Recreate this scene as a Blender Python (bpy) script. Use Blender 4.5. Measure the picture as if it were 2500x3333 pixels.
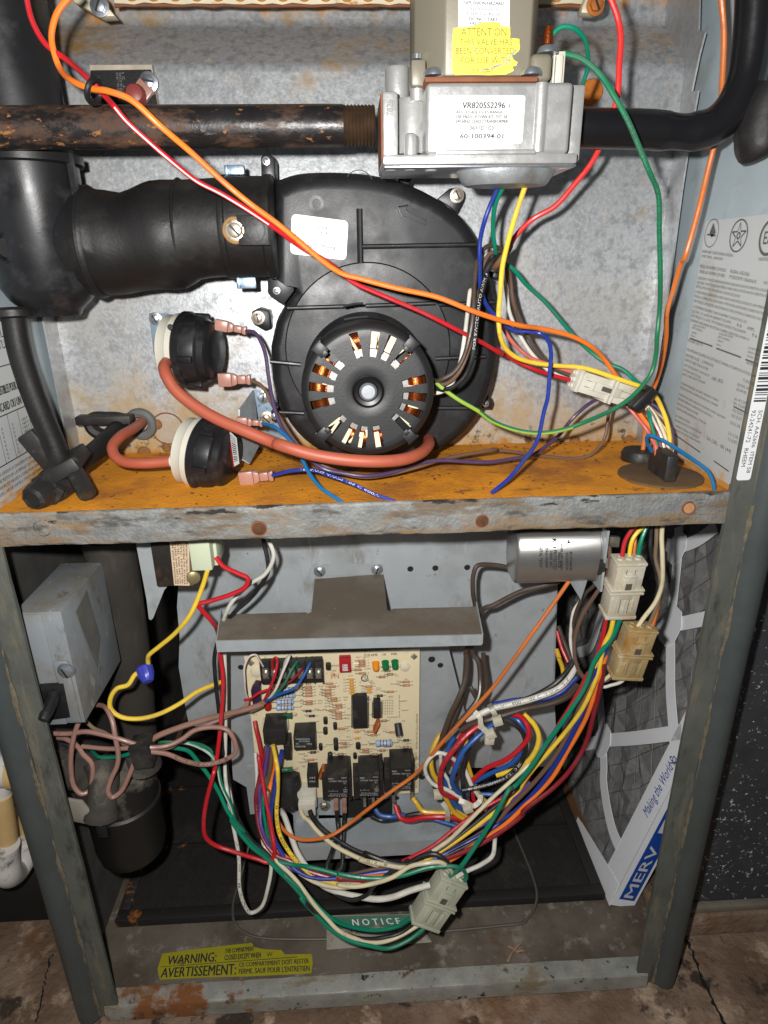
import bpy, bmesh, math, random
import numpy as np
from mathutils import Vector, Matrix
random.seed(7)
for _o in list(bpy.data.objects): bpy.data.objects.remove(_o)
SC = bpy.context.scene
COL = SC.collection
# ------------------------------------------------------------------ camera
CAM = Vector((0.24112, -0.40612, 0.15087))
CR_ = Vector((0.99867831, -0.04947331, -0.01392943))     # right
CU_ = Vector((0.03090497, 0.3614829, 0.93186641))        # up
CF_ = Vector((0.04106726, 0.93106525, -0.3625341))       # forward
FPX = 2080.22                                            # focal length for a 2500 px wide picture
cd = bpy.data.cameras.new('camera'); cam = bpy.data.objects.new('camera', cd); COL.objects.link(cam)
m3 = Matrix((CR_, CU_, -CF_)).transposed()
cam.matrix_world = Matrix.Translation(CAM) @ m3.to_4x4()
cd.sensor_fit = 'HORIZONTAL'; cd.sensor_width = 36; cd.lens = FPX/2500*36
cd.clip_start = 0.01; cd.clip_end = 50
SC.camera = cam
# ------------------------------------------------------------------ light: a dim cellar and the flash beside the lens
w = bpy.data.worlds.new('World'); SC.world = w; w.use_nodes = True
w.node_tree.nodes['Background'].inputs[0].default_value = (0.85, 0.92, 1.0, 1)
w.node_tree.nodes['Background'].inputs[1].default_value = 0.07
ld = bpy.data.lights.new('flash', 'POINT'); ld.energy = 15.0; ld.shadow_soft_size = 0.007; ld.color = (1.0, 0.985, 0.965)
lo = bpy.data.objects.new('flash', ld); COL.objects.link(lo)
lo.location = CAM - CR_*0.034 + CU_*0.026
SC.view_settings.view_transform = 'Standard'; SC.view_settings.look = 'None'
SC.view_settings.exposure = 0.0; SC.view_settings.gamma = 1.0; SC.view_settings.use_curve_mapping = False
SC.cycles.max_bounces = 6
# ------------------------------------------------------------------ reading positions: crop of the picture + depth -> place
CROP = {'a':(0,0,.5425),'b':(800,0,.5425),'c':(1600,0,.5425),'d':(0,850,.5425),'e':(800,850,.5425),'f':(1600,850,.5425),
'g':(0,1650,.5425),'h':(700,1650,.5425),'i':(1600,1650,.5425),'j':(0,2433,.5425),'k':(750,2433,.5425),'l':(1600,2433,.5425),
'm':(780,2100,.37372),'n':(1350,2150,.3918),'o':(650,2450,.36166),'p':(1100,2450,.36166),'q':(1500,600,.42194),
'r':(2150,700,.40698),'s':(0,2150,.51236),'t':(0,2450,.3992),'u':(0,950,.31646),'v':(1850,1200,.30139),'w':(1600,1700,.42194),'P':(0,0,1.507)}
def ray(c, x, y):
    o = CROP[c]; u = o[0]+x*o[2]; v = o[1]+y*o[2]
    return CR_*((u-1250)/FPX) + CU_*((1666.5-v)/FPX) + CF_
def at(c, x, y, Y=0.0):
    d = ray(c, x, y); return CAM + d*((Y-CAM.y)/d.y)
def atz(c, x, y, Z=0.0):
    d = ray(c, x, y); return CAM + d*((Z-CAM.z)/d.z)
def atx(c, x, y, X=0.0):
    d = ray(c, x, y); return CAM + d*((X-CAM.x)/d.x)
def pxm(c, Y, x=None, y=None):       # metres per crop pixel at a depth
    if x is None: x, y = (830, 1106) if c == 'P' else (830, 830)
    return CROP[c][2]*(at(c, x, y, Y)-CAM).dot(CF_)/FPX
def pts(s, Y=0.0):
    out = []; c = None; y0 = Y
    for t in s.split():
        if t.isalpha(): c = t; continue
        v = [float(k) for k in t.split(',')]
        if len(v) > 2: y0 = v[2]/1000
        out.append(at(c, v[0], v[1], y0))
    return out
def V(*a): return Vector(a)
def lin(r, g, b):
    f = lambda c: (c/255/12.92) if c/255 <= 0.04045 else ((c/255+0.055)/1.055)**2.4
    return (f(r), f(g), f(b), 1)
# ------------------------------------------------------------------ materials
MATS = {}
def M(name, base, rough=.5, metal=0., layers=(), bump=None, var=None, spec=.5, coat=0., trans=0., sss=None, emit=None, alpha=None, rvar=None, zfade=None):
    """layers: (colour, scale, lo, hi, stretch(xyz), [rough, metal, zrange]) patches of dirt, rust or wear; var: (scale, amount)"""
    if name in MATS: return MATS[name]
    m = bpy.data.materials.new(name); m.use_nodes = True; nt = m.node_tree; N = nt.nodes; L = nt.links
    bs = N['Principled BSDF']
    geo = N.new('ShaderNodeNewGeometry')
    def noise(scale, stretch=(1,1,1), detail=6, rgh=.6):
        mp = N.new('ShaderNodeMapping'); mp.inputs['Scale'].default_value = stretch
        mp.inputs['Location'].default_value = (random.uniform(0,9), random.uniform(0,9), random.uniform(0,9))
        L.new(geo.outputs['Position'], mp.inputs['Vector'])
        n = N.new('ShaderNodeTexNoise'); n.inputs['Scale'].default_value = scale; n.inputs['Detail'].default_value = detail
        n.inputs['Roughness'].default_value = rgh; L.new(mp.outputs[0], n.inputs['Vector']); return n.outputs['Fac']
    def ramp(src, lo, hi, a=0., b=1.):
        r = N.new('ShaderNodeMapRange'); r.inputs['From Min'].default_value = lo; r.inputs['From Max'].default_value = hi
        r.inputs['To Min'].default_value = a; r.inputs['To Max'].default_value = b; L.new(src, r.inputs['Value']); return r.outputs[0]
    def mixc(fac, a, b, mode='MIX'):
        x = N.new('ShaderNodeMix'); x.data_type = 'RGBA'; x.blend_type = mode
        if fac is not None: L.new(fac, x.inputs[0])
        for s, i in ((a, 6), (b, 7)):
            if isinstance(s, tuple): x.inputs[i].default_value = s
            else: L.new(s, x.inputs[i])
        return x.outputs[2]
    def mixf(fac, a, b):
        x = N.new('ShaderNodeMix'); x.data_type = 'FLOAT'; L.new(fac, x.inputs[0])
        for s, i in ((a, 2), (b, 3)):
            if isinstance(s, (int, float)): x.inputs[i].default_value = s
            else: L.new(s, x.inputs[i])
        return x.outputs[0]
    col = tuple(base); R_ = rough; Mt = metal
    if var:
        f = ramp(noise(var[0], var[2] if len(var) > 2 else (1,1,1)), .25, .75, 1-var[1], 1+var[1]*.6)
        cc = N.new('ShaderNodeCombineColor')
        for k in range(3): L.new(f, cc.inputs[k])
        col = mixc(None, col, cc.outputs[0], 'MULTIPLY'); col.node.inputs[0].default_value = 1
    for ly in layers:
        c2, sc, lo, hi = ly[:4]; st = ly[4] if len(ly) > 4 and ly[4] else (1,1,1)
        fac = ramp(noise(sc, st, 8, .65), lo, hi)
        if len(ly) > 7 and ly[7]:          # confined to a range of one axis: (axis, full_at, none_at)
            sp = N.new('ShaderNodeSeparateXYZ'); L.new(geo.outputs['Position'], sp.inputs[0])
            k = ramp(sp.outputs[ly[7][0]], ly[7][2], ly[7][1])
            # the patch boundary follows the noise: add height term to noise before threshold
            ad = N.new('ShaderNodeMath'); ad.operation = 'MULTIPLY_ADD'; L.new(k, ad.inputs[0]); ad.inputs[1].default_value = ly[7][3] if len(ly[7]) > 3 else .6
            nz = noise(sc, st, 8, .65); L.new(nz, ad.inputs[2]); fac = ramp(ad.outputs[0], lo, hi)
        col = mixc(fac, col, c2)
        if len(ly) > 5 and ly[5] is not None: R_ = mixf(fac, R_, ly[5])
        if len(ly) > 6 and ly[6] is not None: Mt = mixf(fac, Mt, ly[6])
    if rvar:
        f = ramp(noise(rvar[0]), .3, .7, -rvar[1], rvar[1])
        ad = N.new('ShaderNodeMath'); ad.operation = 'ADD'; ad.use_clamp = True; L.new(f, ad.inputs[0])
        if isinstance(R_, (int, float)): ad.inputs[1].default_value = R_
        else: L.new(R_, ad.inputs[1])
        R_ = ad.outputs[0]
    def put(sock, v):
        if isinstance(v, (int, float, tuple)): bs.inputs[sock].default_value = v
        else: L.new(v, bs.inputs[sock])
    put('Base Color', col); put('Roughness', R_); put('Metallic', Mt)
    bs.inputs['Specular IOR Level'].default_value = spec
    bs.inputs['Coat Weight'].default_value = coat; bs.inputs['Coat Roughness'].default_value = .15
    bs.inputs['Transmission Weight'].default_value = trans
    if sss: bs.inputs['Subsurface Weight'].default_value = sss; bs.inputs['Subsurface Radius'].default_value = (.01,.008,.006); bs.inputs['Subsurface Scale'].default_value = .3
    if alpha is not None: bs.inputs['Alpha'].default_value = alpha
    if bump:
        b = N.new('ShaderNodeBump'); b.inputs['Strength'].default_value = bump[1]; b.inputs['Distance'].default_value = bump[2] if len(bump) > 2 else .0005
        L.new(noise(bump[0], bump[3] if len(bump) > 3 else (1,1,1), 5), b.inputs['Height']); L.new(b.outputs[0], bs.inputs['Normal'])
    MATS[name] = m; return m
# ------------------------------------------------------------------ mesh building
class MB:
    def __init__(s): s.v = []; s.f = []; s.mi = []
    def add(s, vs, fs, mi=0):
        o = len(s.v); s.v += [tuple(x) for x in vs]; s.f += [tuple(i+o for i in f) for f in fs]; s.mi += [mi]*len(fs); return s
    def hexa(s, c):                       # 8 corners: 0-3 one side, 4-7 the opposite, same order
        return s.add(c, [(3,2,1,0),(4,5,6,7),(0,1,5,4),(1,2,6,5),(2,3,7,6),(3,0,4,7)])
    def box(s, a, b):
        x0,y0,z0 = a; x1,y1,z1 = b
        return s.hexa([(x0,y0,z0),(x1,y0,z0),(x1,y0,z1),(x0,y0,z1),(x0,y1,z0),(x1,y1,z0),(x1,y1,z1),(x0,y1,z1)])
    def obox(s, c, ax, ay, az, h):        # oriented box
        c = Vector(c); ax = Vector(ax).normalized()*h[0]; ay = Vector(ay).normalized()*h[1]; az = Vector(az).normalized()*h[2]
        return s.hexa([c-ax-ay-az, c+ax-ay-az, c+ax-ay+az, c-ax-ay+az, c-ax+ay-az, c+ax+ay-az, c+ax+ay+az, c-ax+ay+az])
    def prism(s, poly, vec):              # extrude a polygon along vec
        n = len(poly); vec = Vector(vec); a = [Vector(p) for p in poly]; b = [p+vec for p in a]
        return s.add(a+b, [tuple(range(n)), tuple(range(2*n-1, n-1, -1))]+[(i, i+n, (i+1)%n+n, (i+1)%n) for i in range(n)])
    def lathe(s, o, d, prof, n=32, cap0=True, cap1=True, up=None):
        o = Vector(o); d = Vector(d).normalized(); t = Vector(up) if up else (V(0,0,1) if abs(d.z) < .9 else V(1,0,0))
        u = t.cross(d).normalized(); w_ = d.cross(u); vs = []; fs = []
        for r, h in prof:
            for k in range(n):
                a = 2*math.pi*k/n; vs.append(o+d*h+(u*math.cos(a)+w_*math.sin(a))*r)
        for i in range(len(prof)-1):
            for k in range(n): fs.append((i*n+k, i*n+(k+1)%n, (i+1)*n+(k+1)%n, (i+1)*n+k))
        if cap0: fs.append(tuple(range(n-1, -1, -1)))
        if cap1: fs.append(tuple((len(prof)-1)*n+k for k in range(n)))
        return s.add(vs, fs)
    def cyl(s, a, b, r, n=20, r2=None):
        a = Vector(a); b = Vector(b); return s.lathe(a, b-a, [(r,0),(r if r2 is None else r2,(b-a).length)], n)
    def sweep(s, P, rad, n=10, cap=True, stripe=None, squash=None):
        P = [Vector(p) for p in P]; m = len(P)
        if not hasattr(rad, '__len__'): rad = [rad]*m
        T = [(P[min(i+1,m-1)]-P[max(i-1,0)]).normalized() for i in range(m)]
        u = T[0].orthogonal().normalized(); vs = []; fs = []; mi = []; fr = []
        for i in range(m):
            u = (u-T[i]*u.dot(T[i])).normalized(); w_ = T[i].cross(u); fr.append((u, w_))
            for k in range(n):
                a = 2*math.pi*k/n; vs.append(P[i]+(u*math.cos(a)+w_*math.sin(a))*rad[i])
        for i in range(m-1):
            for k in range(n):
                fs.append((i*n+k, i*n+(k+1)%n, (i+1)*n+(k+1)%n, (i+1)*n+k))
                a_ = 2*math.pi*(k+.5)/n; mi.append(1 if stripe and stripe(i/m, (P[i], T[i], fr[i][0]*math.cos(a_)+fr[i][1]*math.sin(a_))) else 0)
        if cap: fs += [tuple(range(n-1,-1,-1)), tuple((m-1)*n+k for k in range(n))]; mi += [0,0]
        o = len(s.v); s.v += [tuple(x) for x in vs]; s.f += [tuple(i+o for i in f) for f in fs]; s.mi += mi; return s
    def tube_ring(s, o, d, r, t, n=24, m=8):
        o = Vector(o); d = Vector(d).normalized(); u = d.orthogonal().normalized(); w_ = d.cross(u); vs = []; fs = []
        for i in range(n):
            a = 2*math.pi*i/n; e = u*math.cos(a)+w_*math.sin(a)
            for k in range(m):
                b = 2*math.pi*k/m; vs.append(o+e*(r+t*math.cos(b))+d*t*math.sin(b))
        for i in range(n):
            for k in range(m): fs.append((i*m+k, ((i+1)%n)*m+k, ((i+1)%n)*m+(k+1)%m, i*m+(k+1)%m))
        return s.add(vs, fs)
def spline(P, sub=6):
    P = [Vector(p) for p in P]
    if len(P) < 3: return P
    Q = [P[0]*2-P[1]]+P+[P[-1]*2-P[-2]]; out = []
    for i in range(1, len(Q)-2):
        p0,p1,p2,p3 = Q[i-1:i+3]
        t1 = max((p1-p0).length,1e-6)**.5; t2 = max((p2-p1).length,1e-6)**.5; t3 = max((p3-p2).length,1e-6)**.5
        m1 = (p1-p0)/t1-(p2-p0)/(t1+t2)+(p2-p1)/t2; m2 = (p2-p1)/t2-(p3-p1)/(t2+t3)+(p3-p2)/t3
        m1 *= t2; m2 *= t2
        for k in range(sub):
            t = k/sub; out.append((2*t**3-3*t*t+1)*p1+(t**3-2*t*t+t)*m1+(-2*t**3+3*t*t)*p2+(t**3-t*t)*m2)
    out.append(P[-1]); return out
MESHES = {}
def build(name, mb, mat, parent=None, bevel=0., seg=2, sharp=35, smooth=True):
    me = bpy.data.meshes.new(name); me.from_pydata([tuple(v) for v in mb.v], [], mb.f)
    mats = mat if isinstance(mat, (list, tuple)) else [mat]
    for m in mats: me.materials.append(m)
    if len(mats) > 1: me.polygons.foreach_set('material_index', mb.mi)
    bm = bmesh.new(); bm.from_mesh(me)
    if bevel:
        ed = [e for e in bm.edges if len(e.link_faces) == 2 and e.calc_face_angle(0) > math.radians(30)]
        bmesh.ops.bevel(bm, geom=ed, offset=bevel, segments=seg, profile=.5, affect='EDGES', clamp_overlap=True)
    bmesh.ops.recalc_face_normals(bm, faces=bm.faces); bm.to_mesh(me); bm.free()
    if smooth:
        me.polygons.foreach_set('use_smooth', [True]*len(me.polygons)); me.set_sharp_from_angle(angle=math.radians(sharp))
    o = bpy.data.objects.new(name, me); COL.objects.link(o)
    if parent is not None: put_under(o, parent)
    return o
def wloc(o):
    p = Vector(o.location)
    while o.parent: o = o.parent; p += o.location
    return p
def put_under(o, parent):                # meshes hold world coordinates; undo the parent's place
    o.parent = parent; o.location = Vector(o.location)-wloc(parent)
def tag(o, label, cat, group=None):
    o['label'] = label; o['category'] = cat
    if group: o['group'] = group
    return o
def thing(name, label, cat, loc=(0,0,0), group=None):
    o = bpy.data.objects.new(name, None); COL.objects.link(o); o.location = loc; o.empty_display_size = .01
    return tag(o, label, cat, group)
def copies(o, positions, parent):        # more of an alike part, sharing its mesh; positions are offsets in metres
    for d in positions:
        c = o.copy(); COL.objects.link(c); c.parent = parent; c.location = Vector(o.location)+Vector(d)
# ------------------------------------------------------------------ print
FCACHE = {}
def glyphs(body, bold=0., mono=False):
    k = (body, bold)
    if k in FCACHE: return FCACHE[k]
    cu = bpy.data.curves.new('t', 'FONT'); cu.body = body; cu.size = 1; cu.resolution_u = 2; cu.offset = 0. if any(k in body for k in 'MWNKV') else min(bold, .012); cu.fill_mode = 'FRONT'
    ob = bpy.data.objects.new('t', cu); COL.objects.link(ob)
    dg = bpy.context.evaluated_depsgraph_get(); me = ob.evaluated_get(dg).to_mesh()
    vs = [tuple(v.co)[:2] for v in me.vertices]; fs = [tuple(p.vertices) for p in me.polygons]
    ob.evaluated_get(dg).to_mesh_clear(); bpy.data.objects.remove(ob); bpy.data.curves.remove(cu)
    FCACHE[k] = (vs, fs); return vs, fs
class Label:
    """print laid on a quad TL,TR,BR,BL; positions are fractions of its width and height"""
    def __init__(s, q, off=.0003):
        s.q = [Vector(p) for p in q]; n = (s.q[1]-s.q[0]).cross(s.q[3]-s.q[0]).normalized()
        if n.dot(CAM-s.q[0]) < 0: n = -n
        s.n = n; s.off = off; s.mb = MB()
    def p(s, u, v, off=None):
        a,b,c,d = s.q; return (a*(1-u)+b*u)*(1-v)+(d*(1-u)+c*u)*v + s.n*(s.off if off is None else off)
    def text(s, body, u0, v0, u1, v1, bold=0., rot=0):
        vs, fs = glyphs(body, bold)
        if not vs: return
        xs = [v[0] for v in vs]; x0, x1 = min(xs), max(xs); y0, y1 = -.02, .70
        out = []
        for x, y in vs:
            fx = (x-x0)/max(x1-x0,1e-6); fy = (y-y0)/(y1-y0)
            if rot == 0: u = u0+(u1-u0)*fx; v = v1+(v0-v1)*fy
            elif rot == 90: u = u0+(u1-u0)*fy; v = v0+(v1-v0)*fx      # reads downward
            elif rot == 180: u = u1+(u0-u1)*fx; v = v0+(v1-v0)*fy
            else: u = u1-(u1-u0)*fy; v = v1+(v0-v1)*fx                # reads upward
            out.append(s.p(u, v))
        s.mb.add(out, fs)
        if bold >= .008 and any(k in body for k in 'MWNKV'):        # heavier strokes: the same letters again, a hair aside
            e = (s.q[1]-s.q[0]).normalized() if rot in (0,180) else (s.q[3]-s.q[0]).normalized()
            sz = (s.p(u0,v0)-s.p(u1,v1)).length; h_ = abs((s.p(u0,v0)-s.p(u0,v1)).length) if rot in (0,180) else abs((s.p(u0,v0)-s.p(u1,v0)).length)
            s.mb.add([Vector(q)+e*h_*.055+s.n*.00005 for q in out], fs)
    def rect(s, u0, v0, u1, v1): s.mb.add([s.p(u0,v0),s.p(u1,v0),s.p(u1,v1),s.p(u0,v1)], [(0,1,2,3)])
    def line(s, u0, v0, u1, v1, t=.004):
        d = Vector((u1-u0, v1-v0)); 
        n = Vector((-d.y, d.x)).normalized()*t/2
        s.mb.add([s.p(u0+n.x,v0+n.y),s.p(u1+n.x,v1+n.y),s.p(u1-n.x,v1-n.y),s.p(u0-n.x,v0-n.y)], [(0,1,2,3)])
    def ring(s, u, v, ru, rv, t=.15, n=28, a0=0, a1=2*math.pi):
        vs = []; fs = []
        for k in range(n+1):
            a = a0+(a1-a0)*k/n
            for f in (1, 1-t): vs.append(s.p(u+ru*f*math.cos(a), v+rv*f*math.sin(a)))
        fs = [(2*k, 2*k+2, 2*k+3, 2*k+1) for k in range(n)]; s.mb.add(vs, fs)
    def poly(s, uv): s.mb.add([s.p(*x) for x in uv], [tuple(range(len(uv)))])
    def sheet(s, r=0., t=.00015, n=5):    # the paper itself, rounded corners
        a,b,c,d = s.q; W = (b-a).length; H = (d-a).length; P = []
        if r:
            for cu, cv, a0 in ((r/W,r/H,180),(1-r/W,r/H,270),(1-r/W,1-r/H,0),(r/W,1-r/H,90)):
                for k in range(n):
                    an = math.radians(a0+90*k/(n-1)); P.append(s.p(cu+r/W*math.cos(an), cv+r/H*math.sin(an), t))
        else: P = [s.p(0,0,t), s.p(1,0,t), s.p(1,1,t), s.p(0,1,t)]
        return MB().prism(P, -s.n*t*.9)
    def done(s, mat, parent, name='lettering'):
        if s.mb.v: return build(name, s.mb, mat, parent, smooth=False)
def tracer(g, i0, i1, ang=0., half=.5, twist=0.):   # a coloured line along a wire, 'ang' round from the side that faces the room
    def f(i, h):
        if not i0 <= i <= i1: return False
        p_, t_, n_ = h; v_ = V(.25,-1,.35); v_ = (v_-t_*v_.dot(t_)).normalized(); b_ = t_.cross(v_)
        a_ = math.atan2(n_.dot(b_), n_.dot(v_))-ang-twist*i
        return abs((a_+math.pi) % (2*math.pi)-math.pi) < half
    return (g, f)
# ------------------------------------------------------------------ shared small parts
def screw(parent, c, d, r, mat, slot=True, name='screw', h=None, hexa=True):
    """slotted hex washer-head screw at c facing d"""
    d = Vector(d).normalized(); c = Vector(c); h = h or r*.7
    mb = MB(); mb.lathe(c, d, [(r*1.25,0),(r*1.25,r*.15),(r*.95,r*.22)], 20)
    mb.lathe(c, d, [(r*.88,r*.15),(r*.86,h),(r*.7,h*1.12)], 6 if hexa else 20)
    o = build(name, mb, mat, parent)
    if slot:
        u = d.orthogonal().normalized(); a = random.uniform(0, 3); u = (u*math.cos(a)+d.cross(u)*math.sin(a))
        sb = MB().obox(c+d*h*1.14, u, d.cross(u), d, (r*.8, r*.13, r*.06)); build('slot', sb, BLACKMET, o)
    return o
# ------------------------------------------------------------------ the materials of the place
RUST = lin(176,104,22); RUSTD = lin(96,52,22); DUST = lin(120,108,92)
BLACKMET = M('dark slot', lin(30,30,30), .6)
GALV = M('galvanised sheet', lin(178,180,182), .42, .55, var=(260,.22), rvar=(320,.10), bump=(420,.35,.0004),
         layers=[(lin(150,146,140), 14, .5, .75), (lin(120,88,46), 60, .66, .74, None, .8, 0.)])
GALVP = M('vestibule sheet', lin(184,186,188), .42, .5, var=(300,.26), rvar=(380,.10), bump=(460,.35,.0004),
         layers=[(lin(150,152,154), 150, .5, .62, None, .5, .5), (lin(170,164,152), 9, .55, .85, None, .55, .3),
                 (lin(176,150,96), 75, .66, .72, (1,1,.05), .7, 0.), (lin(150,118,66), 16, .60, .75, None, .7, .1, (2,.30,.26,.08)),
                 (lin(182,124,42), 42, .78, .92, (1,1,.22), .8, 0., (2,.345,.312,.42)),
                 (lin(172,146,104), 26, .62, .92, (1,1,1), .8, .1, (2,.0,.085,.42)), (lin(160,112,44), 48, .95, 1.1, (1,1,1), .85, 0., (2,.0,.028,.52)), (lin(84,66,46), 90, .84, .92, None, .9, 0., (2,.0,.06,.30)),
                 (lin(90,62,34), 130, .70, .76, None, .9, 0.)])
GALVD = M('dull galvanised sheet', lin(170,176,178), .5, .3, var=(60,.12), rvar=(90,.1), bump=(420,.25,.0004),
         layers=[(lin(120,122,120), 18, .55, .78, None, .6, .3), (lin(92,90,84), 60, .66, .76)])
BLOWP = M('blower sheet', lin(192,198,201), .42, .35, var=(40,.06), rvar=(60,.06), bump=(420,.2,.0003), layers=[(lin(164,168,168), 12, .46, .66), (lin(136,132,122), 30, .56, .72, (1,1,.4)), (lin(214,218,220), 60, .60, .72, (1,1,.25), .35), (lin(96,92,84), 120, .66, .72)])
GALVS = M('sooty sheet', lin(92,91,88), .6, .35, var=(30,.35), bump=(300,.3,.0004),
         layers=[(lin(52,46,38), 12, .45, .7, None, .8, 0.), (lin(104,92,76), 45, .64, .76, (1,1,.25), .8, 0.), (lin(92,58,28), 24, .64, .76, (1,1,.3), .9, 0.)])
DECK = M('rusted deck', lin(226,146,22), .8, 0., var=(26,.34), bump=(420,.9,.0009),
         layers=[(lin(170,104,34), 13, .50, .64), (lin(120,76,34), 30, .60, .70, (1,1.6,1)), (lin(228,150,34), 40, .58, .70), (lin(92,56,26), 95, .64, .72, (1,2.2,1)), (lin(58,40,24), 170, .69, .75)])
LIP = M('scaled zinc edge', lin(132,134,132), .6, .25, var=(90,.38), bump=(380,1.,.0010),
         layers=[(lin(104,90,74), 36, .50, .60, (.5,1,1.8), .85, 0.), (lin(160,162,160), 38, .58, .68, (.35,1,1.6), .6, .3),
                 (lin(134,110,80), 26, .56, .70, (.5,1,2), .9, 0.), (lin(124,104,80), 34, .66, .80, (.4,1,1.6), .9, 0., (2,-.022,-.010,.24)), (lin(34,33,31), 80, .70, .74, (.4,1,1.3), .8, 0., (2,-.001,-.012,.14)), (lin(78,76,72), 60, .55, .64, (.5,1,1.5), .8, .1), (lin(120,66,28), 22, .66, .74, None, .9, 0.)])
POST = M('slate enamel post', lin(72,78,77), .38, .15, var=(40,.15), bump=(380,.2,.0003),
         layers=[(lin(112,104,88), 90, .75, .81, (1,1,.12), .9, 0.), (lin(110,112,104), 140, .70, .76)])
POSTI = M('post inner flange', lin(92,94,87), .6, .1, var=(40,.25), bump=(420,.5,.0004),
         layers=[(lin(112,102,84), 44, .52, .66, (2,1,.35), .9, 0.), (lin(58,60,54), 60, .55, .68, (1,1,.3)), (lin(108,80,52), 36, .66, .74, (1,1,.4), .9, 0.)])
PAINTB = M('pale blue enamel wall', lin(168,182,188), .45, .1, var=(40,.1), bump=(300,.15,.0003),
         layers=[(lin(150,150,140), 30, .55, .75), (lin(178,128,60), 34, .84, .98, None, .85, 0., (2,0.,.045,.5))])
BASEP = M('dirty base pan', lin(112,102,90), .68, .12, var=(18,.35), bump=(350,.4,.0005),
         layers=[(lin(80,70,58), 11, .44, .62), (lin(142,136,126), 50, .56, .68), (lin(98,68,42), 30, .60, .72), (lin(60,54,48), 160, .66, .72)])
RAIL = M('base rail zinc', lin(166,166,158), .42, .45, var=(70,.28), bump=(380,.35,.0004),
         layers=[(lin(120,74,36), 34, .80, .92, (1,1,1), .9, 0., (0,.06,.24,.38)), (lin(84,54,30), 60, .60, .70, None, .9, 0., (0,.06,.24,.06)), (lin(118,106,84), 40, .54, .64, (.4,1,1), .85, 0.), (lin(50,46,40), 90, .60, .66), (lin(120,78,42), 50, .62, .70, (.6,1,1), .9, 0.)])
BLK = M('black moulded plastic', lin(28,28,30), .40, 0., var=(60,.15), bump=(700,.15,.0003), rvar=(30,.14), layers=[(lin(58,58,60), 45, .54, .80, None, .5), (lin(80,78,74), 210, .72, .78, None, .8)], spec=.4)
BLKR = M('black rubber', lin(25,24,24), .5, 0., var=(40,.15), bump=(420,.3,.0006), rvar=(40,.12), layers=[(lin(50,47,42), 22, .54, .80, None, .75), (lin(84,78,70), 240, .70, .76, None, .9)], spec=.4)
BLKD = M('dusty black plastic', lin(34,33,32), .5, 0., layers=[(lin(78,73,65), 26, .54, .80, None, .9), (lin(66,62,55), 90, .6, .7, None, .9)], bump=(300,.3,.0005))
BLKM = M('black painted steel', lin(36,36,37), .38, .1, var=(50,.12), bump=(700,.2,.0003), rvar=(30,.1), layers=[(lin(70,58,50), 40, .68, .80, None, .8)])
PIPEB = M('black iron pipe', lin(40,38,38), .36, .4, var=(60,.25), bump=(260,.5,.0006), rvar=(60,.12),
         layers=[(lin(78,54,38), 80, .50, .64, (.45,1,1), .8, .1, (0,-.02,.22,.10)), (lin(140,92,46), 240, .63, .68, (.6,1,1), .9, 0., (0,-.02,.24,.08)), (lin(96,64,38), 70, .66, .76, (.5,1,1.4), .9, 0.), (lin(120,122,126), 150, .66, .72, (.4,1,1), .4, .5), (lin(84,80,80), 70, .64, .76, (.2,1,1))])
PIPEP = M('black coated pipe', lin(26,26,28), .24, .15, bump=(160,.2,.0005), rvar=(30,.08), layers=[(lin(120,92,52), 60, .72, .77, (.3,1,1), .8)])
ALU = M('cast aluminium', lin(196,196,194), .38, .6, var=(60,.10), bump=(500,.3,.0004), rvar=(120,.1), layers=[(lin(140,132,116), 40, .62, .78, None, .6, .5)])
ZINC = M('bright zinc', lin(196,200,206), .3, .85, var=(80,.12), bump=(300,.2,.0003), layers=[(lin(150,160,170), 50, .5, .7)])
ZINCB = M('blue passivated zinc', lin(150,172,190), .35, .7, var=(90,.18), layers=[(lin(90,104,112), 220, .58, .66)], bump=(400,.2,.0003))
TAUPE = M('taupe painted cover', lin(126,120,104), .42, .1, var=(20,.06), bump=(500,.2,.0003), layers=[(lin(104,96,78), 30, .6, .8)])
RUSTP = M('rusty edge', lin(128,78,50), .8, .1, var=(60,.3), bump=(400,.4,.0004))
PAPER = M('label paper', lin(206,208,206), .5, 0., var=(20,.03), layers=[(lin(178,174,160), 40, .62, .78)])
PAPERW = M('clean white label', lin(226,228,228), .4, 0.)
PAPERY = M('yellow label', lin(238,222,84), .45, 0., var=(30,.06), layers=[(lin(190,176,110), 90, .68, .72), (lin(176,172,150), 34, .67, .70)])
PAPERG = M('grubby yellow label', lin(156,148,22), .6, 0., var=(30,.15), layers=[(lin(110,98,44), 60, .62, .7), (lin(120,108,90), 34, .68, .71)])
RATING = M('rating plate paper', lin(188,192,192), .4, .1, var=(16,.05), layers=[(lin(160,150,132), 30, .6, .8), (lin(186,140,70), 34, .86, 1.0, None, .85, 0., (2,0.,.055,.5))])
INK = M('black ink', lin(40,40,42), .6)
INKG = M('grey ink', lin(92,90,86), .6)
INKW = M('white ink', lin(205,205,205), .6)
INKR = M('red pen', lin(206,84,66), .6)
COPPER = M('copper winding', lin(168,86,40), .3, .85, bump=(900,.5,.0006,(1,1,1)), var=(300,.3))
CLOTHW = M('white lacing', lin(226,214,180), .7)
REDTUBE = M('red silicone hose', lin(166,84,62), .5, 0., var=(50,.1), bump=(300,.2,.0003), layers=[(lin(210,130,40), 42, .73, .76, (1,1,1), .8), (lin(130,70,56), 30, .6, .8)])
GREYPL = M('pale grey plastic', lin(196,192,178), .45, 0., var=(30,.06), layers=[(lin(150,144,128), 40, .64, .78)])
SPADE = M('rosy nylon sleeve', lin(168,122,108), .35, 0., var=(60,.12), sss=.2)
NYLON = M('milky nylon', lin(206,202,188), .4, 0., var=(40,.1), sss=.3, layers=[(lin(176,160,118), 40, .55, .75)])
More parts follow.
